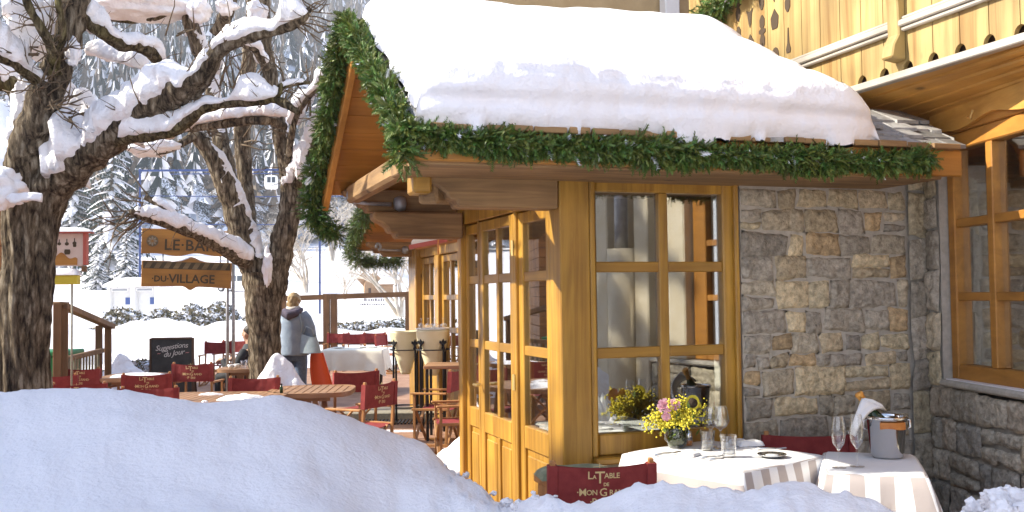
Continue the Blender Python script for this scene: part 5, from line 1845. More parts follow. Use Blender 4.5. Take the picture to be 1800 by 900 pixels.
chair(800, 9.3, 100, False, 'red chair half hidden behind the door frame')
chair(378, 17.8, 180, False, 'red chair left of the seated man')
chair(404, 18.2, 170, False, 'red chair immediately behind the seated man')
chair(590, 21.5, 175, False, 'far red chair just right of the woman, in front of the fence')
chair(622, 21.0, 186, False, 'far red chair behind the left half of the white clothed table')
chair(655, 21.4, 178, False, 'far red chair behind the right half of the white clothed table')
chair(686, 20.2, 250, False, 'far red chair at the right end of the white clothed table')

# ------------------------------------------------------------------ slatted terrace tables
def slat_table(name, lab, p, rz, L, W, h=.70, snow=None, rounded=.25):
    t = thing(name, lab, 'table', p, rz, 'slatted wooden terrace tables')
    n = int(L / .075)
    m = MB()
    for i in range(n):
        x0 = -L/2 + L * i / n + .004; x1 = -L/2 + L * (i+1) / n - .004
        xc = (x0 + x1) / 2
        e = max(0, abs(xc) - (L/2 - rounded)) / rounded
        hw = (W/2 - .03) * math.sqrt(max(.02, 1 - e * e)) if rounded else W/2 - .03
        m.box((x0, -hw, h - .028), (x1, hw, h))
    m.build('tabletop', 'table_wood', t, bevel=.003)
    m = MB()
    N_ = 40; rim = []
    for s_ in (-1, 1):
        for i in range(N_):
            pass
    out = []
    for i in range(N_ * 2):
        a = 2 * PI * i / (N_ * 2)
        cx = max(-1, min(1, math.cos(a) * 1.35)); cy = math.sin(a)
        ex = 4
        x = L/2 * math.copysign(abs(math.cos(a)) ** .45, math.cos(a)); y = W/2 * math.copysign(abs(math.sin(a)) ** .55, math.sin(a))
        out.append((x, y))
    k = len(out)
    vs = [(x, y, h - .045) for x, y in out] + [(x, y, h + .002) for x, y in out] + [(x * (1 - .07 / L), y * (1 - .1 / W), h - .045) for x, y in out] + [(x * (1 - .07 / L), y * (1 - .1 / W), h + .002) for x, y in out]
    fs = []
    for i in range(k):
        j = (i + 1) % k
        fs += [(i, j, k + j, k + i), (2*k + j, 2*k + i, 3*k + i, 3*k + j), (k + i, k + j, 3*k + j, 3*k + i), (j, i, 2*k + i, 2*k + j)]
    m.add(vs, fs); m.build('rim', 'table_wood', t)
    m = MB(); m.box((-L/2 + .2, -W/2 + .12, h - .09), (L/2 - .2, -W/2 + .15, h - .046)); m.box((-L/2 + .2, W/2 - .15, h - .09), (L/2 - .2, W/2 - .12, h - .046)); m.build('apron', 'table_wood', t)
    for sx in (-1, 1):
        for sy in (-1, 1):
            m = MB(); m.beam((sx * (L/2 - .28), sy * (W/2 - .17), 0), (sx * (L/2 - .36), sy * (W/2 - .17), h - .046), .05, .05); m.build('leg', 'table_wood', t, bevel=.004)
    return t
def patch(p, rx, ry, h, seed, nm='snow_patch', lab=None, rz=VIEW):
    """leftover snow on a surface"""
    mb = MB()
    rs_ = random.Random(seed)
    n = 40; rings = 7
    vs = [(0, 0, h)]; fs = []
    for r_ in range(1, rings + 1):
        f = r_ / rings
        for k in range(n):
            a = 2 * PI * k / n
            e = 1 + .4 * noise.noise(Vector((math.cos(a) * 1.6 + seed, math.sin(a) * 1.6, seed))) + .25 * noise.noise(Vector((math.cos(a) * 5 + seed, math.sin(a) * 5, 0)))
            z = h * (1 - f ** 2.5) * (1 + .4 * noise.noise(Vector((f * 3 * math.cos(a), f * 3 * math.sin(a), seed)))) if r_ < rings else -.004
            vs.append((rx * f * e * math.cos(a), ry * f * e * math.sin(a), z))
    for k in range(n): fs.append((0, 1 + k, 1 + (k + 1) % n))
    for r_ in range(rings - 1):
        for k in range(n):
            a, b = 1 + r_ * n + k, 1 + r_ * n + (k + 1) % n
            fs.append((a, a + n, b + n, b))
    mb.add(vs, fs, Matrix.Translation(p) @ rotz(rz))
    o = mb.build(nm, 'snow_branch', smooth=True)
    return tag(o, lab, 'snow')
slat_table('slatted_table', 'long slatted wooden table with snow patches just beyond the snow bank', gp(372, 9.95), VIEW + R(-2), 1.36, 1.15)
slat_table('slatted_table', 'rounded slatted table end beside the long table, with a small bottle on it', gp(548, 10.7), VIEW + R(3), .86, 1.0)
patch(gp(425, 9.65, .702), .25, .09, .05, 3, lab='large melting snow patch on the long slatted table')
patch(gp(368, 10.2, .702), .12, .04, .02, 8, lab='thin strip of snow at the back of the long slatted table')
patch(gp(360, 9.5, .702), .03, .02, .015, 9, lab='tiny blob of snow near the front of the long slatted table')
t = thing('small_bottle', 'small dark bottle standing on the rounded slatted table', 'bottle', gp(494, 10.3, .702))
m = MB(); m.lathe([(0, 0), (.017, 0), (.018, .05), (.008, .065), (.008, .08), (0, .08)], 12); m.build('body', 'green_glass_dark', t, smooth=True)
m = MB(); m.lathe([(0, .08), (.010, .08), (.010, .092), (0, .092)], 10); m.build('cap', 'iron', t)
slat_table('slatted_table', 'snow dusted wooden table with crossed legs near the stair railing', gp(238, 12.9), VIEW + R(4), .78, .9, rounded=.1)
patch(gp(240, 12.9, .702), .36, .3, .03, 12, lab='thin snow cover on the table near the stair railing')
slat_table('slatted_table', 'wooden table with white cups in front of the seated man', gp(430, 14.2), VIEW, .66, .8, rounded=.1)
# bench parts beside the dusted table
t = thing('bench', 'low weathered wooden bench in front of the dusted table', 'bench', gp(235, 11.8), VIEW + R(4))
m = MB(); m.box((-.35, -.14, .42), (.35, .14, .455)); m.build('seat', 'rail_wood_x', t, bevel=.006)
for sx in (-1, 1):
    m = MB(); m.box((sx * .27 - .025, -.12, 0), (sx * .27 + .025, .12, .419)); m.build('leg', 'rail_wood', t, bevel=.004)
# cups and glasses on the man's table
def cup(loc, lab):
    t = thing('cup', lab, 'cup', loc, 0, 'white crockery on the seated man\'s table')
    m = MB(); m.lathe([(0, 0), (.028, 0), (.042, .055), (.040, .055), (.026, .004), (0, .004)], 16); m.build('bowl', 'porcelain', t, smooth=True)
    m = MB(); m.tube([(.036, 0, .045), (.058, 0, .04), (.055, 0, .02), (.032, 0, .015)], .005, 6); m.build('handle', 'porcelain', t, smooth=True)
    return t
cup(gp(405, 13.95, .702), 'white cup at the left of the seated man\'s table')
cup(gp(416, 14.1, .702), 'white cup beside the water glass on the man\'s table')
def tumbler(loc, s=1.0, lab='', grp=None, name='tumbler', water=False):
    t = thing(name, lab, 'glass', loc, 0, grp)
    m = MB(); m.lathe([(0, 0), (.030 * s, 0), (.040 * s, .10 * s), (.0375 * s, .10 * s), (.0285 * s, .014 * s), (0, .012 * s)], 24); m.build('glass_body', 'clear_glass', t, smooth=True)
    if water:
        m = MB(); m.lathe([(0, .013 * s), (.028 * s, .0145 * s), (.031 * s, .035 * s), (0, .035 * s)], 20); m.build('water', 'clear_glass', t, smooth=True)
    return t
tumbler(gp(428, 13.9, .702), 1.1, 'left clear glass close to the seated man', 'clear glasses on the terrace')
tumbler(gp(436, 14.1, .702), 1.1, 'right clear glass against the trunk beside the seated man', 'clear glasses on the terrace')

# ------------------------------------------------------------------ the two dressed tables in front
def dressed_cloth(name, lab, c, rz, L, W, h, drop, stripe_axis='x', seed=0, phase=0.0, skew=0.0, grp='tablecloths', mat='striped_cloth', flare=.06, folds=.02):
    """cloth: flat top and a hanging skirt with soft folds, deeper at the corners"""
    nper = 160
    loop = []
    per = 2 * (L + W)
    r = .025
    for i in range(nper):
        s_ = per * i / nper
        if s_ < L: x, y, nx, ny = -L/2 + s_, -W/2, 0, -1
        elif s_ < L + W: x, y, nx, ny = L/2, -W/2 + (s_ - L), 1, 0
        elif s_ < 2*L + W: x, y, nx, ny = L/2 - (s_ - L - W), W/2, 0, 1
        else: x, y, nx, ny = -L/2, W/2 - (s_ - 2*L - W), -1, 0
        # distance to nearest corner
        dc = min(math.hypot(x - sx * L/2, y - sy * W/2) for sx in (-1, 1) for sy in (-1, 1))
        cornerness = max(0, 1 - dc / .13)
        dvec = Vector((nx, ny, 0)).lerp(Vector((math.copysign(1, x), math.copysign(1, y), 0)).normalized(), cornerness * .9)
        loop.append((x, y, dvec, cornerness, s_))
    vs, u, fs = [], [], []
    def au(x, y): return (x if stripe_axis == 'x' else y) + phase
    rows = [(-.10, 0)] + [(k / 10, 1) for k in range(0, 11)]
    # top grid as fan rows toward the centre
    shrink = [0.0, .35, .7, .93, 1.0]
    for f in shrink:
        for (x, y, dv, cn, s_) in loop:
            x_, y_ = x * f, y * f
            k = (1 - .04 * cn) if f == 1 else 1
            vs.append(Vector((x_ * k, y_ * k, h + .0015 * noise.noise(Vector((x_ * 9 + seed, y_ * 9, 0))) - (.004 if f == 1 else 0)))); u.append(.01)
    for j in range(1, 11):
        f = j / 10
        for i, (x, y, dv, cn, s_) in enumerate(loop):
            dp = drop * (1 + .30 * cn + .06 * noise.noise(Vector((s_ * 3, seed, 2))))
            fold = folds * (math.sin(s_ * 19 + seed + 2.5 * noise.noise(Vector((s_ * 4, seed, 1)))) * .8 + 1.3 * noise.noise(Vector((s_ * 6, f * 1.5 + seed, 5)))) * f ** 1.1
            out = .012 + flare * f * (1 + 1.1 * cn) + fold
            p = Vector((x, y, h - dp * f)) + dv * out
            if j == 1: p = Vector((x, y, h - .012)) + dv * .012
            vs.append(p)
            hang = dp * f
            xx = x + (math.copysign(hang, x) if abs(abs(x) - L/2) < 1e-6 else 0) * 1.0
            yy = y + (math.copysign(hang, y) if abs(abs(y) - W/2) < 1e-6 else 0)
            u.append(au(xx, yy))
    n = nper
    for j in range(len(shrink) - 1 + 10):
        for i in range(n):
            fs.append((j*n+i, j*n+(i+1) % n, (j+1)*n+(i+1) % n, (j+1)*n+i))
    mb = MB(); mb.add(vs, fs); mb.u = [k_ + 13.0 for k_ in u]
    o = mb.build(name, mat, smooth=True, fix=False)
    o.location = c; o.rotation_euler = (0, 0, rz)
    tag(o, lab, 'tablecloth', grp)
    return o
def under_table(lab, c, rz, L, W, h, round_=False):
    t = thing('dining_table', lab, 'table', c, rz, 'tables under cloths')
    m = MB(); m.box((-L/2 + .01, -W/2 + .01, h - .035), (L/2 - .01, W/2 - .01, h - .008)); m.build('tabletop', 'chair_wood', t, bevel=.004)
    for sx in (-1, 1):
        for sy in (-1, 1):
            m = MB(); m.box((sx * (L/2 - .06) - .022, sy * (W/2 - .06) - .022, 0), (sx * (L/2 - .06) + .022, sy * (W/2 - .06) + .022, h - .036)); m.build('leg', 'chair_wood', t, bevel=.003)
    return t
TZ = .80
cF, cR, cB, cL = gz(1320, 822, TZ), gz(1465, 795, TZ), gz(1232, 777, TZ), gz(1078, 797, TZ)
c1 = (cF + cR + cB + cL) / 4
e1 = (cR - cF); a1 = math.atan2(e1.y, e1.x)
print('table1', c1, e1.length, (cL - cF).length, (cB - cR).length)
c1 = Vector((c1.x, c1.y, 0))
L1, W1 = e1.length, (cL - cF).length
under_table('small wooden table under the large striped cloth', c1, a1, L1, W1, TZ)
dressed_cloth('tablecloth', 'large white cloth with grey brown stripes on the laid table by the window', c1, a1, L1, W1, TZ, .30, 'x', 1, .03)
fl_, fr_, br_, bl_ = gz(1430, 832, TZ), gz(1580, 834, TZ), gz(1630, 796, TZ), gz(1487, 793, TZ)
c2 = (fl_ + fr_ + br_ + bl_) / 4
e2 = (fr_ - fl_); a2 = math.atan2(e2.y, e2.x)
d2 = ((bl_ - fl_) + (br_ - fr_)) / 2
print('table2', c2, e2.length, d2.length, math.degrees(math.atan2(d2.y, d2.x) - a2))
c2 = Vector((c2.x, c2.y, 0))
a2 = math.atan2(d2.y, d2.x) - PI/2 + R(14)
under_table('small side table under the striped cloth with the wine bucket', c2, a2, .44, .66, TZ)
dressed_cloth('tablecloth', 'striped cloth on the side table carrying the wine bucket', c2, a2, .44, .66, TZ, .34, 'x', 5, .05, flare=.09)
ZT = TZ + .003
def wine_glass(px, py, H, R_, lab, flute=False):
    p = gz(px, py, ZT)
    t = thing('champagne_flute' if flute else 'wine_glass', lab, 'glass', p, 0, 'champagne flutes' if flute else 'wine glasses on the laid table')
    if flute: prof = [(R_ * .72, H), (R_ * .95, H * .78), (R_, H * .62), (R_ * .8, H * .47), (R_ * .35, H * .38), (.005, H * .34)]
    else: prof = [(R_ * .72, H), (R_ * .9, H * .82), (R_, H * .66), (R_ * .72, H * .53), (R_ * .25, H * .46), (.005, H * .42)]
    m = MB(); m.lathe(prof + [(max(0.0005, r - .0015), z + .002) for r, z in prof[::-1]], 28); m.build('bowl', 'clear_glass', t, smooth=True)
    z = prof[-1][1]
    m = MB(); m.lathe([(.005, z), (.0035, z * .5), (.004, .012), (.012, .005)], 14); m.build('stem', 'clear_glass', t, smooth=True)
    m = MB(); m.lathe([(.012, .005), (.034, .0025), (.034, 0), (0, 0)], 24); m.build('foot', 'clear_glass', t, smooth=True)
    if flute:
        m = MB(); m.lathe([(.004, H * .355), (R_ * .55, H * .44), (R_ * .72, H * .485), (0, H * .485)], 20); m.build('wine', 'clear_glass', t, smooth=True)
wine_glass(1250, 785, .215, .046, 'wine glass on the laid table, left of the pair, behind the taller one')
wine_glass(1267, 788, .225, .050, 'wine glass on the laid table, right of the pair, nearest the napkins')
wine_glass(1475, 822, .245, .034, 'champagne flute further from the wine bucket', True)
wine_glass(1507, 820, .250, .034, 'champagne flute next to the wine bucket', True)
tumbler(gz(1244, 791, ZT), 1.05, 'water tumbler in front of the wine glasses, nearer the flowers', 'water tumblers on the laid table', water=True)
tumbler(gz(1281, 803, ZT), 1.12, 'water tumbler nearest the front edge of the laid table', 'water tumblers on the laid table', water=True)
# vase, bouquet
pv = gz(1190, 786, ZT)
t = thing('flower_vase', 'squat green glass vase on the laid table', 'vase', pv)
m = MB(); m.lathe([(0, 0), (.045, 0), (.058, .03), (.056, .07), (.047, .10), (.052, .125), (.049, .125), (.044, .10), (.052, .07), (.054, .03), (.042, .006), (0, .006)], 28); m.build('vase_body', 'vase_glass', t, smooth=True)
m = MB(); m.tube([(-.052, -.01, .10), (-.078, -.012, .085), (-.076, -.012, .05), (-.056, -.01, .035)], .007, 8); m.build('handle', 'clear_glass', t, smooth=True)
m = MB(); m.lathe([(0, .012), (.040, .012), (.050, .035), (.048, .07), (.042, .09), (0, .09)], 18); m.build('stems_water', 'leaf_stem', t, smooth=True)
bq = thing('bouquet', 'bouquet of yellow mimosa, a pink bloom and a dark sunflower', 'flowers', pv + Vector((0, 0, .05)))
rs = random.Random(17)
st, yl = MB(), MB()
for i in range(85):
    v = (RGT * rs.gauss(0, .55) + FWD * rs.gauss(0, .45) + Vector((0, 0, rs.uniform(.35, 1.1)))).normalized()
    L_ = rs.uniform(.09, .235)
    pts = [Vector((0, 0, 0)) + v * .02, Vector((0, 0, .05)) + v * L_ * .5, v * L_ + Vector((0, 0, .03))]
    if v.dot(RGT) < -.3: pts[-1].z -= .05
    st.tube(pts, [.002, .0018, .001], 4)
    for k in range(16):
        c = pts[1].lerp(pts[2], rs.uniform(.1, 1.1)) + Vector((rs.gauss(0, .010), rs.gauss(0, .010), rs.gauss(0, .010)))
        yl.blob(c, rs.uniform(.004, .0075), 0 if k % 3 else 1, .2)
for i in range(90):
    c = Vector((rs.gauss(0, .05), rs.gauss(0, .05), rs.uniform(.04, .17)))
    d = Vector((rs.gauss(0, 1), rs.gauss(0, 1), rs.gauss(.3, 1))).normalized(); w = d.cross(Vector((0, 0, 1))).normalized() * .009
    st.add([c - w * .4, c + d * .03 + w, c + d * .055, c + d * .03 - w], [(0, 1, 2, 3)])
st.build('stem', 'leaf_stem', bq); yl.build('mimosa', 'leaf_yellow', bq, smooth=True)
def bloom(c, r, m, name, n=7, layers=3, face=(0, -1, .3)):
    mb = MB()
    F = Vector(face).normalized(); A = F.cross(Vector((0, 0, 1))).normalized(); B = F.cross(A)
    for l in range(layers):
        for k in range(n):
            a = 2 * PI * (k + l * .5) / n
            d = A * math.cos(a) + B * math.sin(a)
            s_ = A * -math.sin(a) + B * math.cos(a)
            R_ = r * (1 - l * .25)
            lift = F * (r * (.15 + .3 * l))
            p0 = c + lift * .4; p1 = c + d * R_ * .6 + lift; p2 = c + d * R_ + lift * .7
            w = s_ * R_ * .38
            mb.add([p0, p1 - w, p2 - w * .6, p2 + w * .6, p1 + w], [(0, 1, 2), (0, 2, 3), (0, 3, 4)])
    return mb.build(name, m, bq, smooth=True)
vdir = -FWD
bloom(-RGT * .075 + Vector((0, 0, .185)) - FWD * .08, 0.042, 'petal_pink', 'pink_flower', 8, 3, vdir + Vector((0, 0, .25)))
bloom(-RGT * .02 + Vector((0, 0, .19)) - FWD * .06, .034, 'petal_pink', 'pink_flower', 7, 3, vdir + Vector((0, 0, .4)))
bloom(-RGT * .07 + Vector((0, 0, .13)) - FWD * .085, .026, 'petal_pink', 'pink_flower', 7, 3, vdir)
bloom(RGT * .085 + Vector((0, 0, .195)) - FWD * .02, .042, 'leaf_yellow', 'sunflower_petals', 14, 1, vdir + RGT * .3)
m = MB(); m.blob(RGT * .085 + Vector((0, 0, .195)) - FWD * .035, .028, 2, .1); m.build('sunflower_heart', 'petal_dark', bq)
# pepper mill / sugar pourer
t = thing('sugar_pourer', 'small silver topped sugar pourer beside the flower vase', 'shaker', gz(1210, 783, ZT))
m = MB(); m.lathe([(0, 0), (.024, 0), (.026, .03), (.022, .055), (0, .055)], 18); m.build('jar', 'clear_glass', t, smooth=True)
m = MB(); m.lathe([(0, .03), (.023, .03), (.024, .056), (.020, .075), (.008, .088), (.007, .10), (0, .10)], 18); m.build('lid', 'chrome', t, smooth=True)
m = MB(); m.lathe([(0, .003), (.022, .003), (.023, .029), (0, .029)], 14); m.build('sugar', 'copper_band', t, smooth=True)
# napkins, plates, cutlery, dark mats
def soft_block(name, lab, cat, px, py, w, l, h, rz, m='white_cloth', grp=None, z=ZT):
    t = MB()
    def f(u, v):
        x, y = (u * 2 - 1), (v * 2 - 1)
        zz = h * (1 - abs(x) ** 6) ** .5 * (1 - abs(y) ** 6) ** .5 * (1 + .12 * noise.noise(Vector((x * 2 + px, y * 2, 3))))
        return Vector((x * w / 2, y * l / 2, zz))
    t.grid(f, 14, 14)
    p = gz(px, py, z)
    o = t.build(name, m, smooth=True); o.location = p; o.rotation_euler = (0, 0, rz)
    return tag(o, lab, cat, grp)
soft_block('napkin', 'flat folded white napkin in front of the flower vase', 'napkin', 1211, 800, .11, .10, .014, a1 + .3)
soft_block('napkin', 'thick rolled white napkin on the right half of the laid table', 'napkin', 1318, 783, .15, .075, .030, a1 - .5)
soft_block('napkin', 'rolled white napkin under the larger one at the back of the table', 'napkin', 1296, 778, .10, .05, .022, a1 - .2)
def cutlery(px0, py0, px1, py1, lab, fork=True):
    p, q = gz(px0, py0, ZT + .003), gz(px1, py1, ZT + .003)
    t = thing('fork' if fork else 'knife', lab, 'fork' if fork else 'knife', p, 0, 'cutlery on the laid table')
    v = (q - p); s_ = Vector((-v.y, v.x, 0)).normalized()
    m = MB(); m.tube([Vector((0, 0, .002)), v * .35 + Vector((0, 0, .006)), v * .65 + Vector((0, 0, .004))], [.006, .005, .004], 6); m.build('handle', 'steel', t, smooth=True)
    m = MB()
    if fork:
        for k in (-1.5, -.5, .5, 1.5): m.tube([v * .64 + Vector((0, 0, .004)), v * .78 + s_ * k * .005 + Vector((0, 0, .003)), v + s_ * k * .005 + Vector((0, 0, .006))], .002, 4)
        m.build('tines', 'steel', t)
    else:
        m.add([v * .64 - s_ * .004 + Vector((0, 0, .004)), v * .64 + s_ * .006 + Vector((0, 0, .004)), v * .95 + s_ * .006 + Vector((0, 0, .004)), v + Vector((0, 0, .004)), v * .9 - s_ * .006 + Vector((0, 0, .004))], [(0, 1, 2, 3, 4)])
        m.build('blade', 'steel', t)
cutlery(1150, 801, 1196, 795, 'fork lying left of the folded napkin')
cutlery(1232, 806, 1272, 802, 'fork lying between the napkin and the front tumbler')
cutlery(1246, 809, 1286, 806, 'knife lying at the front edge of the laid table', False)
cutlery(1330, 790, 1382, 789, 'fork lying behind the silver dish')
t = thing('silver_dish', 'shallow silver dish near the far corner of the laid table', 'dish', gz(1357, 803, ZT))
m = MB(); m.lathe([(0, 0), (.045, 0), (.075, .014), (.074, .017), (.044, .005), (0, .005)], 28); m.build('dish_body', 'chrome', t, smooth=True)
m = MB(); m.lathe([(0, .0055), (.038, .006), (.03, .012), (0, .014)], 18); m.build('paper_doily', 'porcelain', t, smooth=True)
# wine bucket, bottle, napkin
pb = gz(1560, 803, ZT)
t = thing('wine_bucket', 'polished steel wine bucket with an orange brown band', 'bucket', pb)
m = MB(); m.lathe([(0, 0), (.072, 0), (.078, .006), (.080, .012), (.098, .19), (.104, .193), (.107, .203), (.102, .212), (.097, .206), (.094, .19), (.076, .02), (0, .015)], 72)
for i_, v_ in enumerate(m.v):
    a_ = math.atan2(v_.y, v_.x)
    k_ = 1 + .010 * noise.noise(Vector((math.cos(a_) * 3, math.sin(a_) * 3, v_.z * 2))) + .006 * noise.noise(Vector((math.cos(a_) * 8, math.sin(a_) * 8, v_.z * 3)))
    m.v[i_] = Vector((v_.x * k_, v_.y * k_, v_.z))
m.build('bucket_body', 'chrome', t, smooth=True)
m = MB()
for i in range(12):
    a0 = R(-128 + i * 6.6) + VIEW; a1_ = R(-128 + (i + 1) * 6.6) + VIEW
    z0, z1 = .150 + .004 * math.sin(i * .5), .184
    r0, r1 = .099, .103
    vs = []
    for a in (a0, a1_):
        for z in (z0, z1):
            for r in (r0 - .004, r1): vs.append((r * math.cos(a), r * math.sin(a), z))
    m.add(vs, [(1, 5, 7, 3), (0, 2, 6, 4), (2, 3, 7, 6), (0, 4, 5, 1)])
m.build('band', 'copper_band', t)
for sg in (-1, 1):
    m = MB(); h0 = RGT * (sg * .102)
    m.tube([h0 + Vector((0, 0, .19)), h0 * 1.16 + Vector((0, 0, .185)), h0 * 1.18 + Vector((0, 0, .15)), h0 * 1.02 + Vector((0, 0, .14))], .007, 8); m.build('handle', 'chrome', t, smooth=True)
base = pb + Vector((0, 0, .06)) + RGT * .035
tip = at(1508, 690, (pb - EYE).dot(FWD) )
ax = (tip - base).normalized(); Lb = (tip - base).length
Mb = Matrix.Translation(base) @ ax.to_track_quat('Z', 'Y').to_matrix().to_4x4()
bt = thing('champagne_bottle', 'champagne bottle with orange foil leaning in the steel bucket', 'bottle', base)
def TB(mb, n, mm): return mb.build(n, mm, bt, smooth=True, world=True)
m = MB(); m.lathe([(0, 0), (.04, 0), (.042, .02), (.042, Lb * .45), (.030, Lb * .6), (.016, Lb * .75), (.015, Lb * .8)], 24, Mb); TB(m, 'bottle_body', 'green_glass_dark')
m = MB(); m.lathe([(.0165, Lb * .74), (.0155, Lb * .86), (.019, Lb * .875), (.019, Lb * .91), (.021, Lb * .93), (.023, Lb * .975), (.017, Lb), (0, Lb)], 20, Mb); TB(m, 'foil', 'foil')
def drape():
    """a napkin wound round the bottle neck with one end hanging to the left"""
    A = at(1527, 702, (pb - EYE).dot(FWD) - .03); Bp = at(1492, 765, (pb - EYE).dot(FWD) - .07)
    rows = 16; cols = 12
    C1 = at(1552, 718, (pb - EYE).dot(FWD) - .06)
    vs = []
    for j in range(rows + 1):
        f = j / rows
        # left edge follows the neck down-left, right edge from the rim back to the tail
        le = at(1516 - 24 * f ** .9, 700 + 62 * f, (pb - EYE).dot(FWD) - .05 - .035 * math.sin(f * PI))
        re = at(1552 - 48 * f ** .55, 718 + 50 * f ** 1.3, (pb - EYE).dot(FWD) - .06 - .03 * math.sin(f * PI))
        for i in range(cols + 1):
            u = i / cols
            p = le.lerp(re, u) - FWD * (.022 * math.sin(u * PI) + .006 * math.sin(u * 9 + f * 3))
            vs.append(p)
    fs = [(j*(cols+1)+i, j*(cols+1)+i+1, (j+1)*(cols+1)+i+1, (j+1)*(cols+1)+i) for j in range(rows) for i in range(cols)]
    n0 = len(vs)
    vs += [v + FWD * .012 for v in vs]
    fs += [tuple(i + n0 for i in f[::-1]) for f in fs]
    c1_ = cols + 1
    for j in range(rows):
        for e in (0, cols):
            a, b = j * c1_ + e, (j + 1) * c1_ + e
            fs.append((a, b, b + n0, a + n0))
    for i in range(cols):
        for r_ in (0, rows):
            a, b = r_ * c1_ + i, r_ * c1_ + i + 1
            fs.append((a, b, b + n0, a + n0))
    # collar folded over the bucket rim
    m = MB(); m.add(vs, fs)
    for k in range(1): 
        m.tube([at(1518, 702, (pb - EYE).dot(FWD) - .045), at(1533, 706, (pb - EYE).dot(FWD) - .05), at(1548, 714, (pb - EYE).dot(FWD) - .05), at(1556, 722, (pb - EYE).dot(FWD) - .02)], [.008, .012, .013, .007], 8)
    return tag(m.build('bottle_napkin', 'white_cloth', smooth=True, fix=True), 'white napkin wrapped round the champagne bottle neck', 'napkin')
drape()
# grey-green blanket folded over the bench beyond the lettered chair
t = thing('window_bench', 'low bench with a folded grey green blanket beneath the front window', 'bench', gp(1020, 5.42), VIEW + R(20))
m = MB(); m.box((-.22, -.15, .66), (.22, .15, .70)); m.build('seat', 'chair_wood', t, bevel=.005)
for sx in (-1, 1):
    m = MB(); m.box((sx * .18 - .025, -.13, 0), (sx * .18 + .025, .13, .659)); m.build('leg', 'chair_wood', t, bevel=.004)
bp_ = gp(1006, 5.40, .702)
m = MB(); m.grid(lambda u, v: Vector(((u * 2 - 1) * .20, (v * 2 - 1) * .12, .05 * max(0, (1 - abs(u * 2 - 1) ** 5)) ** .5 * max(0, (1 - abs(v * 2 - 1) ** 4)) ** .5 * (1 + .2 * noise.noise(Vector((u * 5, v * 3, 2)))))), 24, 12)
o = m.build('blanket', 'green_blanket', smooth=True); o.location = bp_; o.rotation_euler = (0, 0, VIEW + R(10))
tag(o, 'folded grey green blanket behind the lettered chair', 'blanket')

# ------------------------------------------------------------------ hanging bar sign
def board_poly(L, H, top=None, bot=None, n=40):
    pts = []
    for i in range(n + 1):
        x = -L/2 + L * i / n
        pts.append((x, (bot(x / (L/2)) if bot else 0)))
    for i in range(n, -1, -1):
        x = -L/2 + L * i / n
        pts.append((x, H + (top(x / (L/2)) if top else 0)))
    return pts
pL, pR = at(248, 480, 14.0), at(406, 490, 14.3)
ev = pR - pL; ev.z = 0
srz = math.atan2(ev.y, ev.x)
SC = (at(328, 480, 14.15))
sg = thing('bar_sign', 'pair of orange wooden boards reading LE BAR DU VILLAGE on thin poles', 'sign', (SC.x, SC.y, 0), srz)
XZ = Matrix(((1, 0, 0, 0), (0, 0, -1, 0), (0, 1, 0, 0), (0, 0, 0, 1)))       # local xy -> upright, facing -y
def zat(py): return at(328, py, 14.15).z
H_ = zat(484 - 28) 
Ls = ev.length
bump = lambda a, w, h: (lambda u: h * math.exp(-((u - a) / w) ** 2))
z0u, z1u = zat(448), zat(404)
m = MB(); m.prism(board_poly(Ls * 1.0, z1u - z0u, bump(.45, .16, .07), lambda u: .03 * math.sin(u * 6) * (1 - abs(u))), .035, Matrix.Translation((0, 0, z0u)) @ Matrix.Rotation(R(2), 4, 'Y') @ XZ)
ub = m.build('upper_board', 'sign_wood', sg, bevel=.006, fix=True)
z0l, z1l = zat(503), zat(460)
m = MB(); m.prism(board_poly(Ls, z1l - z0l, bump(.1, .17, .065), lambda u: -.055 * math.exp(-((u - .08) / .10) ** 2) - .02 * abs(u)), .035, Matrix.Translation((0, 0, z0l)) @ Matrix.Rotation(R(2), 4, 'Y') @ XZ)
lb = m.build('lower_board', 'sign_wood', sg, bevel=.006, fix=True)
tilt = Matrix.Rotation(R(2), 4, 'Y')
m = MB()     # twisted ribbon band on the lower board
hb = z1l - z0l
for i in range(9):
    x0 = -Ls/2 + .03 + i * (Ls - .06) / 9
    w = (Ls - .06) / 9
    m.prism([(x0, hb * .70), (x0 + w * .55, hb * .70), (x0 + w * .95, hb * .96), (x0 + w * .40, hb * .96)], .006, Matrix.Translation((0, -.036, z0l)) @ tilt @ XZ)
m.build('carved_ribbon', 'sign_band', lb, fix=True)
m = MB(); m.prism([(-Ls/2 + .02, hb * .68), (Ls/2 - .02, hb * .68), (Ls/2 - .02, hb * .97), (-Ls/2 + .02, hb * .97)], .003, Matrix.Translation((0, -.0355, z0l)) @ tilt @ XZ)
m.build('ribbon_ground', 'engraved', lb, fix=True)
def sign_text(body, size, x, z, z0, par, m_='engraved', sp=1.0, off=.003):
    vs, fs = text_verts(body, size, align='LEFT', spacing=sp, offset=off)
    m = MB(); M = Matrix.Translation((0, -.040, z0)) @ tilt @ Matrix.Translation((x, 0, z)) @ Matrix.Rotation(R(90), 4, 'X')
    m.add(vs, fs, M); return m.build('lettering', m_, par)
sign_text('LE\u00b7BAR', .21, -.30, .06, z0u, ub, sp=1.05)
sign_text('\u00b7DU\u00b7', .115, -.46, .055, z0l, lb)
sign_text('VILLAGE', .165, -.235, .045, z0l, lb, sp=.98)
m = MB()      # carved rosette
for k in range(8):
    a = k * PI / 4
    m.prism([(.012 * math.cos(a), .012 * math.sin(a)), (.045 * math.cos(a - .3), .045 * math.sin(a - .3)), (.068 * math.cos(a), .068 * math.sin(a)), (.045 * math.cos(a + .3), .045 * math.sin(a + .3))], .008, Matrix.Translation((-Ls * .375, -.036, z0u + .19)) @ XZ)
m.build('rosette', 'carving_pale', ub, fix=True)
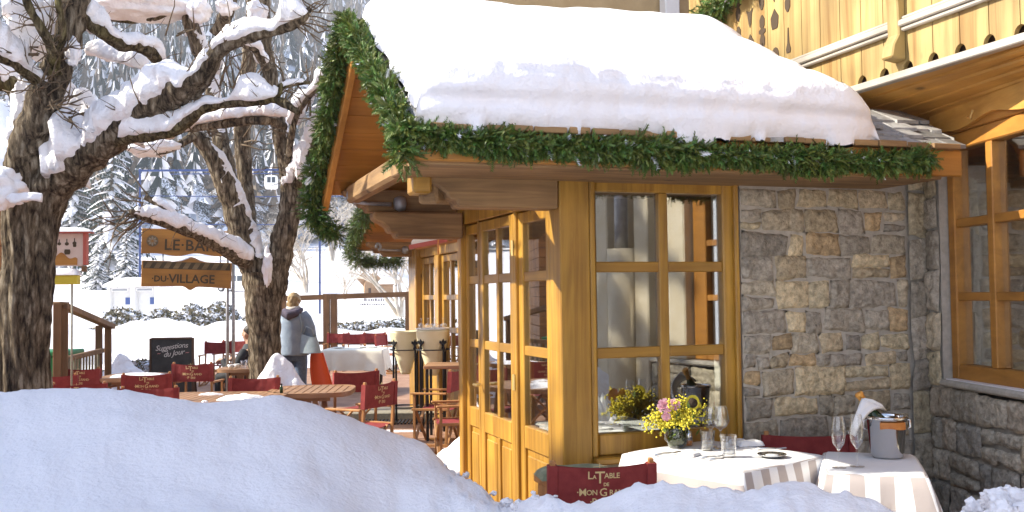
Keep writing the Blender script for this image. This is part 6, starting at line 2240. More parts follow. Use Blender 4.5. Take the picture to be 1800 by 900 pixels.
m = MB(); m.lathe([(.05, 0), (.078, 0), (.078, .006), (.05, .006)], 24, Matrix.Translation((-Ls * .375, -.036, z0u + .19)) @ XZ); m.build('rosette_ring', 'sign_band', ub, fix=True)
for x in (-Ls * .26, Ls * .38):
    m = MB(); m.tube([(x, -.017, z1l - .02), (x, -.017, z0u + .03)], .008, 6); m.build('chain', 'iron', sg)
for x in (Ls * .5 - .05, Ls * .5 + .03):
    m = MB(); m.tube([(x, .04, 0), (x, .04, z1u + .0)], .022, 10); m.build('pole', 'grey_iron', sg, smooth=True)
m = MB(); m.tube([(-Ls/2, .04, z1u - .03), (Ls/2 + .03, .04, z1u - .08)], .016, 8); m.build('cross_bar', 'grey_iron', sg, smooth=True)
m = MB(); m.grid(lambda u, v: Vector((-Ls/2 * .9 + Ls * .9 * u, -.036 + .05 * v, z1l - .012 + .03 * math.exp(-((u - .55) / .09) ** 2) * 1.6 + .02 * math.sin(v * PI) + .012)), 30, 4)
m.build('snow', 'snow', sg, smooth=True)

# ------------------------------------------------------------------ kitchen-tool signboard
c = at(122, 437, 11.2)
ts = thing('tool_signboard', 'small snow roofed signboard with black kitchen tools, on a post above a yellow sign', 'signboard', (c.x, c.y, 0), VIEW + R(6))
def lz(py): return at(122, py, 11.2).z
m = MB(); m.box((-.32, -.02, lz(468)), (.155, .02, lz(411))); bo = m.build('board', 'pink_board', ts, bevel=.006)
m = MB(); m.box((.156, -.05, lz(466)), (.19, .05, lz(408))); m.build('side_post', 'red_sign', ts, bevel=.006)
m = MB(); m.box((-.36, -.08, lz(410)), (.24, .08, lz(408) + .0)); m.build('roof', 'red_sign', ts, bevel=.004)
m = MB(); m.grid(lambda u, v: Vector((-.36 + .61 * u, -.085 + .17 * v, lz(408) + .048 * (1 - abs(2*u-1) ** 6) * (1 - abs(2*v-1) ** 4) ** .5 + .002)), 24, 8); m.build('snow', 'snow', ts, smooth=True)
m = MB()
ZB = Matrix.Translation((0, -.0205, 0)) @ XZ
def blot(pts, x, z, s): m.prism([(x + p[0] * s, z + p[1] * s) for p in pts], .004, ZB)
ladle = [(-.1, 1), (.1, 1), (.1, .3), (.4, .1), (.4, -.3), (0, -.5), (-.4, -.3), (-.4, .1), (-.1, .3)]
pot = [(-.5, .5), (.5, .5), (.6, 0), (.45, -.5), (-.45, -.5), (-.6, 0)]
blot(ladle, -.02, lz(428), .05); blot(ladle, .06, lz(427), .05); blot(ladle, -.10, lz(428), .045)
blot(pot, -.015, lz(443), .055); blot(pot, .062, lz(432), .03)
m.build('tool_picture', 'engraved', bo, fix=True)
m = MB(); m.prism([(-.3 + .40 * u, lz(463) + (.09 + .03 * math.sin(u * 14)) * (math.sin(u * PI) ** .3)) for u in np.linspace(0.02, .98, 24)][::-1] + [(-.3, lz(466)), (.09, lz(466))], .003, ZB); m.build('bread_picture', 'sign_wood', bo, fix=True)
m = MB(); m.box((-.30, -.06, lz(500)), (.10, .06, lz(484))); ys = m.build('yellow_sign', 'yellow_sign', ts, bevel=.005)
m = MB(); m.grid(lambda u, v: Vector((-.31 + .43 * u, -.075 + .15 * v, lz(484) + .002 + .075 * (1 - abs(2*u-1) ** 8) * (1 - abs(2*v-1) ** 4) ** .5)), 24, 8); m.build('snow', 'snow', ts, smooth=True)
m = MB(); m.box((.135, -.03, lz(478)), (.18, .03, lz(468))); m.build('lower_block', 'rail_wood', ts)
m = MB(); m.tube([(.02, .03, 0), (.02, .03, lz(470))], .011, 8); m.build('post', 'carving_pale', ts, smooth=True)

# ------------------------------------------------------------------ left chalet peeping past the thick trunk
cc = gp(-60, 15.5)
lc = thing('side_chalet', 'orange timber chalet with a snowy roof at the left edge behind the trunk', 'chalet', (cc.x, cc.y, 0), VIEW + R(33))
m = MB()
for i in range(18): m.box((-6, 0, i * .18), (.85, 5, i * .18 + .174))
m.build('wall', 'chalet_wood', lc, bevel=.006)
m = MB(); m.add([(-6, -.5, 3.24), (1.1, -.5, 3.24), (1.1, 2.4, 4.9), (-6, 2.4, 4.9), (-6, -.5, 3.12), (1.1, -.5, 3.12), (1.1, 2.4, 4.78), (-6, 2.4, 4.78)], [(0, 1, 2, 3), (7, 6, 5, 4), (0, 4, 5, 1), (1, 5, 6, 2), (2, 6, 7, 3), (3, 7, 4, 0)])
m.add([(-6, 5.3, 3.24), (1.1, 5.3, 3.24), (1.1, 2.4, 4.9), (-6, 2.4, 4.9), (-6, 5.3, 3.12), (1.1, 5.3, 3.12), (1.1, 2.4, 4.78), (-6, 2.4, 4.78)], [(3, 2, 1, 0), (4, 5, 6, 7)])
m.build('roof', 'log_x', lc)
m = MB(); m.grid(lambda u, v: Vector((-6 + 7.05 * u, -.48 + 5.7 * v, 3.26 + 1.64 * (1 - abs(2 * v - 1)) + .42 * min(1, (1 - abs(2*v-1) ** 12)) * (1 - abs(2*u-1) ** 14) * (1 + .1 * noise.noise(Vector((u * 6, v * 5, 0)))))), 50, 40)
m.build('snow', 'snow', lc, smooth=True)
m = MB(); m.beam((-6, -.52, 3.1), (1.1, -.52, 3.1), .1, .1); m.build('gutter', 'grey_iron', lc)
m = MB(); m.box((-.35, -.03, 1.0), (.45, -.002, 2.2)); w = m.build('window', 'honey_z', lc, bevel=.005)
m = MB(); m.box((-.28, -.036, 1.07), (.38, -.0305, 2.13)); m.build('pane', 'car_glass', w)

# ------------------------------------------------------------------ stair railing, bin, chalkboard
p0, p1 = gp(101, 12.4), gp(184, 14.2)
rl = thing('stair_railing', 'brown wooden stair railing sloping down behind the red chairs', 'railing', p0)
def wp(px, py, d): return at(px, py, d)
def RL(m, n, mm='rail_wood'): return m.build(n, mm, rl, world=True, bevel=.006, fix=True)
for px, d, top in ((101, 12.4, 532), (113, 12.5, 533), (174, 14.0, 572), (190, 14.2, 572)):
    q = wp(px, top, d)
    m = MB(); m.box((q.x - .045, q.y - .045, 0), (q.x + .045, q.y + .045, q.z)); RL(m, 'post')
m = MB(); m.beam(wp(112, 538, 12.45), wp(196, 574, 14.2), .11, .07); RL(m, 'handrail')
m = MB(); m.beam(wp(98, 533, 12.4), wp(116, 534, 12.55), .12, .04); RL(m, 'cap')
m = MB(); m.beam(wp(104, 634, 12.4), wp(180, 616, 14.0), .06, .06); RL(m, 'lower_rail')
for i in range(13):
    f = i / 12
    a = wp(116 + 62 * f, 632 - 16 * f, 12.5 + 1.5 * f)
    m = MB(); m.box((a.x - .014, a.y - .014, 0.05), (a.x + .014, a.y + .014, a.z)); RL(m, 'baluster', 'carving_pale')
gb = thing('rubbish_bin', 'green plastic bin between the thick trunk and the stair railing', 'bin', gp(92, 13.2), VIEW)
m = MB(); m.prism([(-.24, 0), (.24, 0), (.28, .95), (-.28, .95)], .5, Matrix(((1, 0, 0, 0), (0, 0, -1, .25), (0, 1, 0, 0), (0, 0, 0, 1)))); m.build('bin_body', 'green_plastic', gb, bevel=.02, fix=True)
m = MB(); m.box((-.30, -.29, .952), (.30, .29, 1.02)); m.build('lid', 'green_plastic', gb, bevel=.015)
q = gp(302, 14.3)
cb = thing('chalkboard', 'black chalkboard stand with handwritten suggestions behind the red chairs', 'chalkboard', q, VIEW + R(3))
ztop = at(302, 594, 14.3).z; zbot = .30
m = MB(); m.box((-.275, -.012, zbot), (.275, .012, ztop - .02)); sl_ = m.build('slate', 'chalkboard', cb)
m = MB()
m.box((-.305, -.022, zbot - .03), (-.276, .022, ztop)); m.box((.276, -.022, zbot - .03), (.305, .022, ztop)); m.box((-.276, -.022, ztop - .0195), (.276, .022, ztop + .008)); m.box((-.276, -.022, zbot - .03), (.276, .022, zbot - .001))
m.build('frame', 'dark_wood', cb, bevel=.004)
for sx in (-1, 1):
    m = MB(); m.beam((sx * .27, .03, ztop - .1), (sx * .27, .35, 0), .03, .03); m.build('leg', 'dark_wood', cb)
    m = MB(); m.box((sx * .29 - .014, -.02, 0), (sx * .29 + .014, .02, zbot - .031)); m.build('leg', 'dark_wood', cb)
def chalk(body, size, x, z, m_='chalk'):
    vs, fs = text_verts(body, size, align='CENTER', shear=.28, spacing=.92)
    m = MB(); m.add([v + Vector((0, .02 * math.sin(v.x * 9), 0)) for v in vs], fs, Matrix.Translation((x, -.0135, z)) @ Matrix.Rotation(R(90), 4, 'X')); m.build('lettering', m_, sl_)
chalk('Suggestions', .105, .0, ztop - .155); chalk('du Jour', .105, .03, ztop - .245); chalk('~', .09, -.18, ztop - .24, 'chalk_pink'); chalk('~', .09, .21, ztop - .23, 'chalk_pink')

# ------------------------------------------------------------------ cream tapered buckets on iron stands
def urn(px, d, topy, lab, glasses):
    p = gp(px, d)
    t = thing('standing_cooler', lab, 'cooler', p, VIEW, 'cream bottle coolers on iron stands')
    H = at(px, topy, d).z
    r = .205; hb = .56
    m = MB(); m.lathe([(0, H - hb), (.055, H - hb), (.07, H - hb + .03), (r * .80, H - .22), (r * .97, H - .10), (r, H - .02), (r + .012, H), (r - .01, H), (r - .02, H - .03), (.05, H - hb + .05), (0, H - hb + .05)], 36)
    bd = m.build('cooler_body', 'cream_metal', t, smooth=True)
    m = MB()
    for k in range(4):   # fleur-de-lis holders
        a = k * PI/2 + PI/4
        cx, cy = (r * .86) * math.cos(a), (r * .86) * math.sin(a)
        M = Matrix.Translation((cx * 1.06, cy * 1.06, H - .17)) @ rotz(a + PI/2) @ XZ
        m.prism([(0, .07), (.022, .03), (.05, .045), (.055, .015), (.02, -.005), (.012, -.03), (.03, -.05), (0, -.075), (-.03, -.05), (-.012, -.03), (-.02, -.005), (-.055, .015), (-.05, .045), (-.022, .03)], .012, M)
    m.build('iron_flower', 'iron', t, fix=True)
    for k in range(4):
        a = k * PI/2 + PI/4
        ca, sa = math.cos(a), math.sin(a)
        m = MB(); m.tube([(.20 * ca, .20 * sa, 0), (.20 * ca, .20 * sa, H - .20), (.195 * ca, .195 * sa, H - .16)], .014, 8); m.build('leg', 'iron', t, smooth=True)
    m = MB(); m.tube([(.205 * math.cos(a), .205 * math.sin(a), H - .24) for a in np.linspace(0, 2*PI, 33)], .008, 6); m.tube([(.20 * math.cos(a), .20 * math.sin(a), .22) for a in np.linspace(0, 2*PI, 33)], .008, 6); m.build('ring', 'iron', t)
    return p, H
urn(712, 13.4, 582, 'cream bottle cooler on an iron stand, the left of the two, left of the glasses', 0)
pu, Hu = urn(760, 12.7, 580, 'cream bottle cooler on an iron stand carrying upturned glasses, beside the doors', 1)
tr = thing('glass_tray', 'round tray on the right cream cooler', 'tray', pu + Vector((0, 0, Hu + .004)), VIEW)
m = MB(); m.lathe([(0, 0), (.20, 0), (.215, .02), (.21, .02), (.198, .006), (0, .006)], 30); m.build('tray_body', 'porcelain', tr, smooth=True)
k = 0
for (gx, gy) in ((-.13, -.08), (-.045, -.12), (.045, -.12), (.13, -.08), (-.15, .02), (-.06, 0), (.04, 0), (.14, .02), (0, .11)):
    g = pu + RGT * gx + FWD * gy + Vector((0, 0, Hu + .012))
    lab = ['upturned glass at the left front of the tray on the cream cooler', 'upturned glass second in the front row on the cooler tray', 'upturned glass third in the front row on the cooler tray', 'upturned glass at the right front of the cooler tray', 'upturned glass at the left rim of the cooler tray', 'upturned glass just left of the middle of the cooler tray', 'upturned glass just right of the middle of the cooler tray', 'upturned glass at the right rim of the cooler tray', 'upturned glass at the back of the cooler tray'][k]
    t = thing('stemmed_glass', lab, 'glass', g, 0, 'upturned glasses on the cooler tray')
    m = MB(); m.lathe([(.032, 0), (.038, .03), (.03, .06), (.005, .075)], 14); m.build('bowl', 'clear_glass', t, smooth=True)
    m = MB(); m.lathe([(.005, .0755), (.004, .13), (.012, .134), (.03, .137), (0, .139)], 12); m.build('stem', 'clear_glass', t, smooth=True)
    k += 1

# ------------------------------------------------------------------ white clothed table, its settings, the step with a grate
tp = gp(624, 18.2)
t = thing('dining_table', 'dark legged table under the white cloth beside the woman', 'table', tp, VIEW, 'tables under cloths')
m = MB(); m.box((-.52, -.40, .70), (.52, .40, .735)); m.build('tabletop', 'dark_wood', t)
for sx in (-1, 1):
    for sy in (-1, 1):
        m = MB(); m.beam((sx * .44, sy * .34, .70), (sx * .40, sy * .34, 0), .05, .05); m.build('leg', 'dark_wood', t)
dressed_cloth('tablecloth', 'plain cream white cloth on the table between the woman and the coolers', tp, VIEW, 1.06, .82, .742, .36, 'x', 9, 0, 0, 'tablecloths', 'cream_cloth', .05, .025)
for i, (dx, dy, w) in enumerate(((-.3, .1, .2), (.1, .22, .16), (.3, .05, .2))):
    m = MB(); m.lathe([(0, 0), (w * .35, 0), (w * .6, .018), (w * .58, .02), (w * .33, .004), (0, .004)], 20)
    o = m.build('plate', 'porcelain', smooth=True); o.location = tp + RGT * dx + FWD * dy + Vector((0, 0, .746))
    tag(o, ['white plate at the left of the clothed table', 'white plate at the back of the clothed table', 'white plate at the right of the clothed table'][i], 'plate', 'plates on the clothed table')
sp_ = gp(700, 13.9)
stp = thing('entrance_step', 'pale stone step with a dark metal grate below the cream coolers', 'step', sp_, VIEW)
m = MB(); m.box((-.75, -.14, 0), (.62, .6, .10)); m.build('step_slab', 'carving_pale', stp, bevel=.01)
m = MB()
for i in range(26): m.box((-.62 + i * .047, -.62, .004), (-.62 + i * .047 + .022, -.16, .022))
m.build('grate', 'iron', stp)
patch(gp(690, 12.6, .001), .42, .05, .02, 21, lab='thin strip of melting snow on the terrace floor below the grate')
# iron high table frame by the doors
t = thing('bistro_table', 'small wooden table with iron legs between the coolers and the doors', 'table', gp(792, 12.0), VIEW)
m = MB(); m.box((-.3, -.3, .82), (.3, .3, .86)); m.build('tabletop', 'table_wood', t, bevel=.006)
for sx in (-1, 1):
    for sy in (-1, 1):
        m = MB(); m.beam((sx * .26, sy * .26, 0), (sx * .26, sy * .26, .819), .03, .03); m.build('leg', 'iron', t)

# ------------------------------------------------------------------ terrace windscreen
fd = 24
fz = lambda py: at(620, py, fd).z
fn = thing('terrace_windscreen', 'brown timber windscreen with clear panels at the far end of the terrace', 'fence', gp(612, fd), VIEW)
def FN(m, n, mm='rail_wood', par=fn): return m.build(n, mm, par, world=True, fix=True)
def fpost(px):
    q = gp(px, fd)
    m = MB(); m.box((-.075, -.06, 0), (.075, .06, fz(516)), Matrix.Translation(q) @ rotz(VIEW)); return FN(m, 'post')
for px in (497, 574, 587, 718): fpost(px)
m = MB(); m.beam(at(490, 525, fd - .0), at(722, 517, fd - .0), .12, .12); FN(m, 'top_rail', 'rail_wood_x')
for a, b in ((500, 571), (592, 715)):
    A, B = gp(a, fd), gp(b, fd)
    m = MB(); m.beam(A + Vector((0, 0, (fz(530) + .15) / 2)), B + Vector((0, 0, (fz(530) + .15) / 2)), .012, fz(530) - .16); pn = FN(m, 'clear_panel', 'screen')
    if b == 715:
        m = MB()
        rs = random.Random(2)
        for row, (y_, x0, x1, h_) in enumerate(((529, 640, 676, .05), (537, 632, 676, .045))):
            x = x0
            while x < x1:
                w = rs.uniform(1.6, 3.4)
                q = at(x, y_, fd - .05)
                m.box((0, 0, 0), (w / 1800 * fd, .003, h_ * rs.uniform(.7, 1.2)), Matrix.Translation(q) @ rotz(VIEW))
                x += w + rs.uniform(.7, 1.8)
        FN(m, 'printed_notice', 'grey_text', pn)
m = MB(); m.beam(at(500, 603, fd), at(718, 603, fd), .06, .08); FN(m, 'bottom_rail', 'rail_wood_x')

# shovelled snow heap in front of the forked tree
def heap(px, d, w, dep, h, seed, lab):
    c = gp(px, d)
    mb = MB()
    def f(u, v):
        a, b = u * 2 - 1, v * 2 - 1
        p = c + RGT * (a * w) + FWD * (b * dep)
        rr = max(0, 1 - (abs(a) ** 1.5 + abs(b) ** 1.8))
        q = Vector((p.x * 3 + seed, p.y * 3, seed))
        z = h * rr ** .8 * (1 + .2 * noise.noise(q * .8) + .14 * noise.noise(q * 2.2)) + .05 * noise.noise(q * 2.6) * min(1, rr * 4) + .025 * noise.noise(q * 6) * min(1, rr * 4) 
        return Vector((p.x, p.y, z - .02))
    mb.grid(f, 60, 44)
    o = mb.build('snow_heap', 'snow_branch', smooth=True)
    return tag(o, lab, 'snow heap')
heap(490, 11.6, .58, .5, 1.02, 3.0, 'bright shovelled snow heap at the foot of the forked tree')
heap(818, 8.6, .42, .4, .55, 5.0, 'narrow snow heap leaning against the left door jamb')
heap(215, 15.4, .7, .6, .75, 8.0, 'snow heap between the stair railing and the chalkboard')

# ------------------------------------------------------------------ hedges, ticket booth, cars, shed, lift
def hedge(name, px0, px1, d, h, dep, seed, lab, n=2600, leaf=.10):
    rs = random.Random(seed)
    A, B = gp(px0, d), gp(px1, d)
    base = terrain_h((A.x + B.x) / 2, (A.y + B.y) / 2)
    m = MB()
    L = (B - A).length
    for i in range(n):
        f = rs.random()
        hh = h * (.7 + .5 * noise.noise(Vector((f * L * .9, seed, 0))))
        p = A.lerp(B, f) + FWD * rs.uniform(-dep, dep) + Vector((0, 0, base + hh * rs.random() ** .7))
        v = Vector((rs.gauss(0, 1), rs.gauss(0, 1), rs.gauss(.2, 1))).normalized()
        w = v.cross(Vector((rs.gauss(0, 1), rs.gauss(0, 1), rs.gauss(0, 1)))).normalized()
        l = leaf * rs.uniform(.6, 1.6)
        m.add([p - w * l * .4, p + v * l * .8, p + w * l * .4, p - v * l * .6], [(0, 1, 2, 3)])
    o = m.build(name, 'hedge_leaf')
    return tag(o, lab, 'hedge', 'snowy hedges beyond the terrace')
hedge('snowy_hedge', 190, 440, 46, 1.75, .7, 3, 'long frosted hedge in front of the white ticket booth', 8000, .15)
hedge('snowy_hedge', 190, 285, 17.5, .72, .3, 5, 'low snow dusted hedge left of the chalkboard', 3400, .06)
hedge('snowy_hedge', 105, 200, 34, 1.0, .5, 6, 'frosted hedge behind the stair railing', 2600, .13)
hedge('snowy_hedge', 590, 716, 46, .9, .6, 8, 'frosted hedge beyond the terrace windscreen', 3200, .13)

bp0 = gp(233, 62)
bt_ = thing('ticket_booth', 'white ticket booth with two blue panelled openings beyond the hedge', 'booth', (bp0.x, bp0.y, terrain_h(bp0.x, bp0.y)), VIEW)
hz = lambda py: at(233, py, 62).z - terrain_h(bp0.x, bp0.y)
m = MB(); m.box((-1.5, .5, 0), (1.5, 2.2, hz(505))); m.build('wall', 'white_paint', bt_, bevel=.02)
for x in (-1.45, -.05, .08, 1.4):
    m = MB(); m.box((x - .09, -.02, 0), (x + .09, .499, hz(504))); m.build('pillar', 'white_paint', bt_, bevel=.01)
for x in (-.75, .75):
    m = MB(); m.box((x - .5, -.05, hz(512)), (x + .5, .0, hz(506))); bb = m.build('name_board', 'white_paint', bt_, bevel=.01)
    m = MB(); m.box((x - .45, -.055, hz(511)), (x + .45, -.0505, hz(507.5))); m.build('dark_strip', 'grey_text', bb)
    m = MB(); m.box((x + .15, .44, hz(535)), (x + .5, .498, hz(523))); m.build('blue_panel', 'blue_panel', bt_)
m = MB(); m.grid(lambda u, v: Vector((-1.75 + 3.5 * u, -.3 + 2.8 * v, hz(505) + .02 + (.42 * (1 - abs(2*u-1) ** 3) + .18) * (1 - abs(2*v-1) ** 6) ** .5)), 30, 12); m.build('snow', 'snow', bt_, smooth=True)

def car(px, d, lab, paint, turn, van=False):
    p = gp(px, d)
    t = thing('parked_car', lab, 'car', (p.x, p.y, terrain_h(p.x, p.y)), VIEW + R(turn), 'cars parked beyond the hedge')
    hgt = 1.75 if van else 1.42
    body = [(-2.1, .35), (2.1, .35), (2.15, .75), (1.1, .92), (-2.0, .95), (-2.12, .8)]
    YM = lambda y: Matrix(((1, 0, 0, 0), (0, 0, -1, y), (0, 1, 0, 0), (0, 0, 0, 1)))
    m = MB(); m.prism(body, 1.7, YM(.85)); m.build('body', paint, t, bevel=.06, segs=2, fix=True)
    cab = [(-1.9, .951), (1.05, .93), (.45, hgt), (-1.55, hgt)]
    m = MB(); m.prism(cab, 1.5, YM(.75)); cb_ = m.build('cabin', 'car_glass', t, bevel=.05, fix=True)
    m = MB(); m.box((-1.6, -.72, hgt - .02), (.5, .72, hgt + .05)); m.build('roof', paint, t, bevel=.03)
    for x in (-1.45, -.2):
        m = MB(); m.box((x - .05, -.765, .94), (x + .05, .765, hgt)); m.build('door_pillar', paint, t)
    for x in (-1.3, 1.3):
        for y in (-.8, .8):
            m = MB(); m.lathe([(0, -.1), (.2, -.1), (.31, -.09), (.33, -.05), (.33, .05), (.31, .09), (.2, .1), (0, .1)], 20, Matrix.Translation((x, y, .33)) @ Matrix.Rotation(R(90), 4, 'X')); w = m.build('wheel', 'rubber', t, smooth=True)
            m = MB(); m.lathe([(0, -.105), (.19, -.105), (.19, .105), (0, .105)], 14, Matrix.Translation((x, y, .33)) @ Matrix.Rotation(R(90), 4, 'X')); m.build('rim', 'steel', w)
    for y in (-.6, .6):
        m = MB(); m.box((2.08, y - .16, .62), (2.16, y + .16, .74)); m.build('headlight', 'porcelain', t, bevel=.02)
    m = MB(); m.grid(lambda u, v: Vector((-1.6 + 2.1 * u, -.72 + 1.44 * v, hgt + .05 + .1 * (1 - abs(2*u-1) ** 6) * (1 - abs(2*v-1) ** 4))), 12, 8); m.build('snow', 'snow', t, smooth=True)
    return t
car(420, 92, 'white car half hidden behind the forked trunk', 'car_white', 165)
car(376, 108, 'pale yellow car behind the poles of the bar sign', 'car_yellow', 120)

q = gp(666, 96)
sh = thing('wooden_shed', 'tiny brown wooden shed with a small gable on the far snow slope', 'shed', (q.x, q.y, terrain_h(q.x, q.y) - .1), VIEW + R(14))
m = MB(); m.box((-1.0, 0, 0), (1.35, 1.3, .95)); m.prism([(-1.35, 0), (-.45, 0), (-.45, 1.15), (-.9, 1.6), (-1.35, 1.15)], 1.3, Matrix(((1, 0, 0, 0), (0, 0, -1, 1.05), (0, 1, 0, 0), (0, 0, 0, 1)))); m.build('wall', 'shed_wood', sh, fix=True)
m = MB(); m.beam((-1.55, .4, 1.05), (-.86, .4, 1.68), 1.5, .08, (0, 1, 0)); m.beam((-.25, .4, 1.05), (-.94, .4, 1.68), 1.5, .08, (0, 1, 0)); m.box((-.5, -.15, .96), (1.5, 1.45, 1.05)); m.build('roof', 'shed_wood', sh, fix=True)
m = MB(); m.grid(lambda u, v: Vector((-.4 + 1.9 * u, -.15 + 1.6 * v, 1.06 + .14 * (1 - abs(2*u-1) ** 6) * (1 - abs(2*v-1) ** 4))), 16, 8); m.build('snow', 'snow', sh, smooth=True)
m = MB(); m.box((-1.0, -.285, .05), (-.75, -.26, .7)); m.build('door', 'dark_wood', sh)

# lift: blue steel gantry, cables and the hanging cabin
ld = 74
g0 = gp(405, ld)
gt = thing('lift_gantry', 'blue steel gantry with tall posts and thin lower cables by the forest', 'gantry', (g0.x, g0.y, terrain_h(g0.x, g0.y)), VIEW)
def GT(m, n): return m.build(n, 'blue_steel', gt, world=True)
m = MB(); m.beam(at(244, 300, ld), at(602, 298, ld), .12, .14); m.beam(at(300, 306, ld), at(602, 304, ld), .08, .06); GT(m, 'top_beam')
for px in (246, 562):
    b_ = gp(px, ld); 
    m = MB(); m.beam(Vector((b_.x, b_.y, terrain_h(b_.x, b_.y) - .5)), at(px, 297, ld), .14, .14); GT(m, 'post')
for py in (345, 394):
    m = MB(); m.tube([at(244, py - 1, ld), at(420, py + 1, ld), at(604, py, ld)], .03, 5); GT(m, 'cable')
gc = at(477, 322, ld)
gn = thing('lift_cabin', 'small white lift cabin hanging from the blue beam in the tree fork', 'lift cabin', (gc.x, gc.y, gc.z - .42), VIEW + R(12))
m = MB(); m.box((-.46, -.45, 0), (.46, .45, .95)); gbdy = m.build('cabin_body', 'white_paint', gn, bevel=.16, segs=3)
for x in (-.16, .16):
    m = MB(); m.box((x - .12, -.458, .42), (x + .12, -.452, .82)); m.build('window', 'car_glass', gbdy, bevel=.002)
m = MB(); m.tube([(0, 0, .95), (0, 0, 1.35), (0, .0, 1.42)], .04, 8); m.build('hanger', 'white_paint', gn)

# ------------------------------------------------------------------ people
def hand(mb, p, d, up, s=1.0, curl=.5):
    """palm and five separate fingers"""
    d = d.normalized(); side = d.cross(up).normalized(); up = side.cross(d)
    mb.tube([p, p + d * .045 * s, p + d * .085 * s], [.024 * s, .036 * s, .034 * s], 10)
    for k, (o, L) in enumerate(((-.028, .060), (-.010, .072), (.010, .068), (.027, .052))):
        a = p + d * .075 * s + side * o * s
        b = a + (d - up * curl * .5) * L * .5 * s
        c = b + (d * .6 - up * curl * 1.2).normalized() * L * .5 * s
        mb.tube([a, b, c], [.0105 * s, .0095 * s, .007 * s], 7)
    a = p + d * .025 * s - side * .028 * s
    mb.tube([a, a + (d - side * .9).normalized() * .035 * s, a + (d * 1.2 - side * .7 - up * .4).normalized() * .065 * s], [.013 * s, .0115 * s, .008 * s], 7)
def head(mb, c, fwd, r=.095):
    """skull, jaw, nose, ears"""
    f = fwd.normalized(); s_ = f.cross(Vector((0, 0, 1))).normalized()
    Mh = Matrix((s_, f, Vector((0, 0, 1)))).transposed().to_4x4()
    mb.blob(c + Vector((0, 0, .02)), r, 3, 0, 1, (.82, 1.0, 1.12), Mh)
    mb.blob(c + f * r * .22 - Vector((0, 0, r * .55)), r * .68, 2, 0, 1, (.82, .9, .95), Mh)
    mb.tube([c + f * r * .92 + Vector((0, 0, r * .25)), c + f * r * 1.22 - Vector((0, 0, r * .12)), c + f * r * .95 - Vector((0, 0, r * .22))], [.010, .017, .012], 8)
    for sg in (-1, 1): mb.blob(c + s_ * (sg * r * .84) - Vector((0, 0, r * .05)), r * .26, 1, 0, 1, (.35, .7, 1.1), Mh)
    return s_
def face(par, c, fwd, r=.095):
    f = fwd.normalized(); s_ = f.cross(Vector((0, 0, 1))).normalized()
    m = MB()
    for sg in (-1, 1): m.blob(c + s_ * (sg * r * .34) + f * r * .90 + Vector((0, 0, r * .18)), r * .10, 1, 0, 1, (1.2, .8, .8))
    m.build('eye', 'eye_dark', par, world=True, smooth=True)
    m = MB(); m.tube([c + s_ * (-r * .26) + f * r * .84 - Vector((0, 0, r * .50)), c + f * r * .96 - Vector((0, 0, r * .50)), c + s_ * (r * .26) + f * r * .84 - Vector((0, 0, r * .50))], [.004, .008, .004], 6)
    m.build('mouth', 'lip', par, world=True, smooth=True)
# the standing woman, back to us
wp0 = gp(517, 15.6)
HT = 1.70
wm = thing('person', 'standing woman seen from behind in a pale blue hooded jacket and jeans', 'person', wp0, VIEW + R(-12))
F_ = Vector((0, 1, 0)); Sx = Vector((1, 0, 0))
b = MB()
b.tube([(0, 0, .84), (0, 0, .98), (0, 0, 1.15), (0, .0, 1.30), (0, -.005, 1.40), (0, 0, 1.46), (0, .01, 1.53)], [.15, .145, .14, .155, .13, .06, .052], 16)
for s_ in (-1, 1):
    b.tube([(s_ * .085, 0, .90), (s_ * .095, .01, .70), (s_ * .10, .0, .48), (s_ * .105, -.01, .28), (s_ * .105, 0, .07)], [.095, .085, .06, .055, .04], 12)
    b.tube([(s_ * .105, -.05, .04), (s_ * .11, .05, .04), (s_ * .115, .15, .03)], [.04, .042, .03], 10)
    b.tube([(s_ * .16, 0, 1.38), (s_ * .225, -.01, 1.24), (s_ * .245, .0, 1.10), (s_ * .235, .08, .97), (s_ * .20, .17, .90)], [.058, .052, .045, .038, .03], 12)
    hand(b, Vector((s_ * .20, .17, .90)), Vector((-s_ * .3, .8, -.4)), Vector((0, .3, 1)), 1, .7)
head(b, Vector((0, .02, 1.595)), Vector((0, 1, 0)), .092)
body = remesh(b, 'body', 'skin', wm, .012, 4)
face(wm, wm.matrix_basis @ Vector((0, .02, 1.595)), wm.matrix_basis.to_3x3() @ Vector((0, 1, 0)), .092)
j = MB()    # jacket, slightly flared
j.tube([(0, 0, .78), (0, 0, .86), (0, -.005, 1.02), (0, -.01, 1.16), (0, -.012, 1.30), (0, -.01, 1.39), (0, -.005, 1.46)], [.235, .228, .212, .205, .20, .165, .085], 24)
for s_ in (-1, 1):
    j.tube([(s_ * .13, -.005, 1.405), (s_ * .20, -.01, 1.33), (s_ * .262, -.01, 1.20), (s_ * .285, .0, 1.06), (s_ * .275, .07, .95), (s_ * .24, .14, .885)], [.085, .088, .082, .076, .068, .058], 14)
for k in range(9):   # soft creases
    z = .9 + k * .055
    j.tube([(.19 * math.cos(a), -.19 + .03 * abs(a + PI/2), z + .02 * math.sin(a * 3 + k)) for a in np.linspace(-PI * .75, -PI * .25, 6)], [.004, .018, .022, .022, .018, .004], 6)
remesh(j, 'jacket', 'coat_blue', wm, .016, 6)
h = MB(); h.tube([(-.13, -.06, 1.46), (-.09, -.16, 1.42), (0, -.20, 1.385), (.09, -.16, 1.42), (.13, -.06, 1.46)], [.04, .06, .075, .06, .04], 12); h.tube([(-.11, .02, 1.47), (-.10, -.08, 1.455), (0, -.13, 1.43), (.10, -.08, 1.455), (.11, .02, 1.47)], [.04, .05, .06, .05, .04], 12)
remesh(h, 'hood', 'hood_dark', wm, .012, 4)
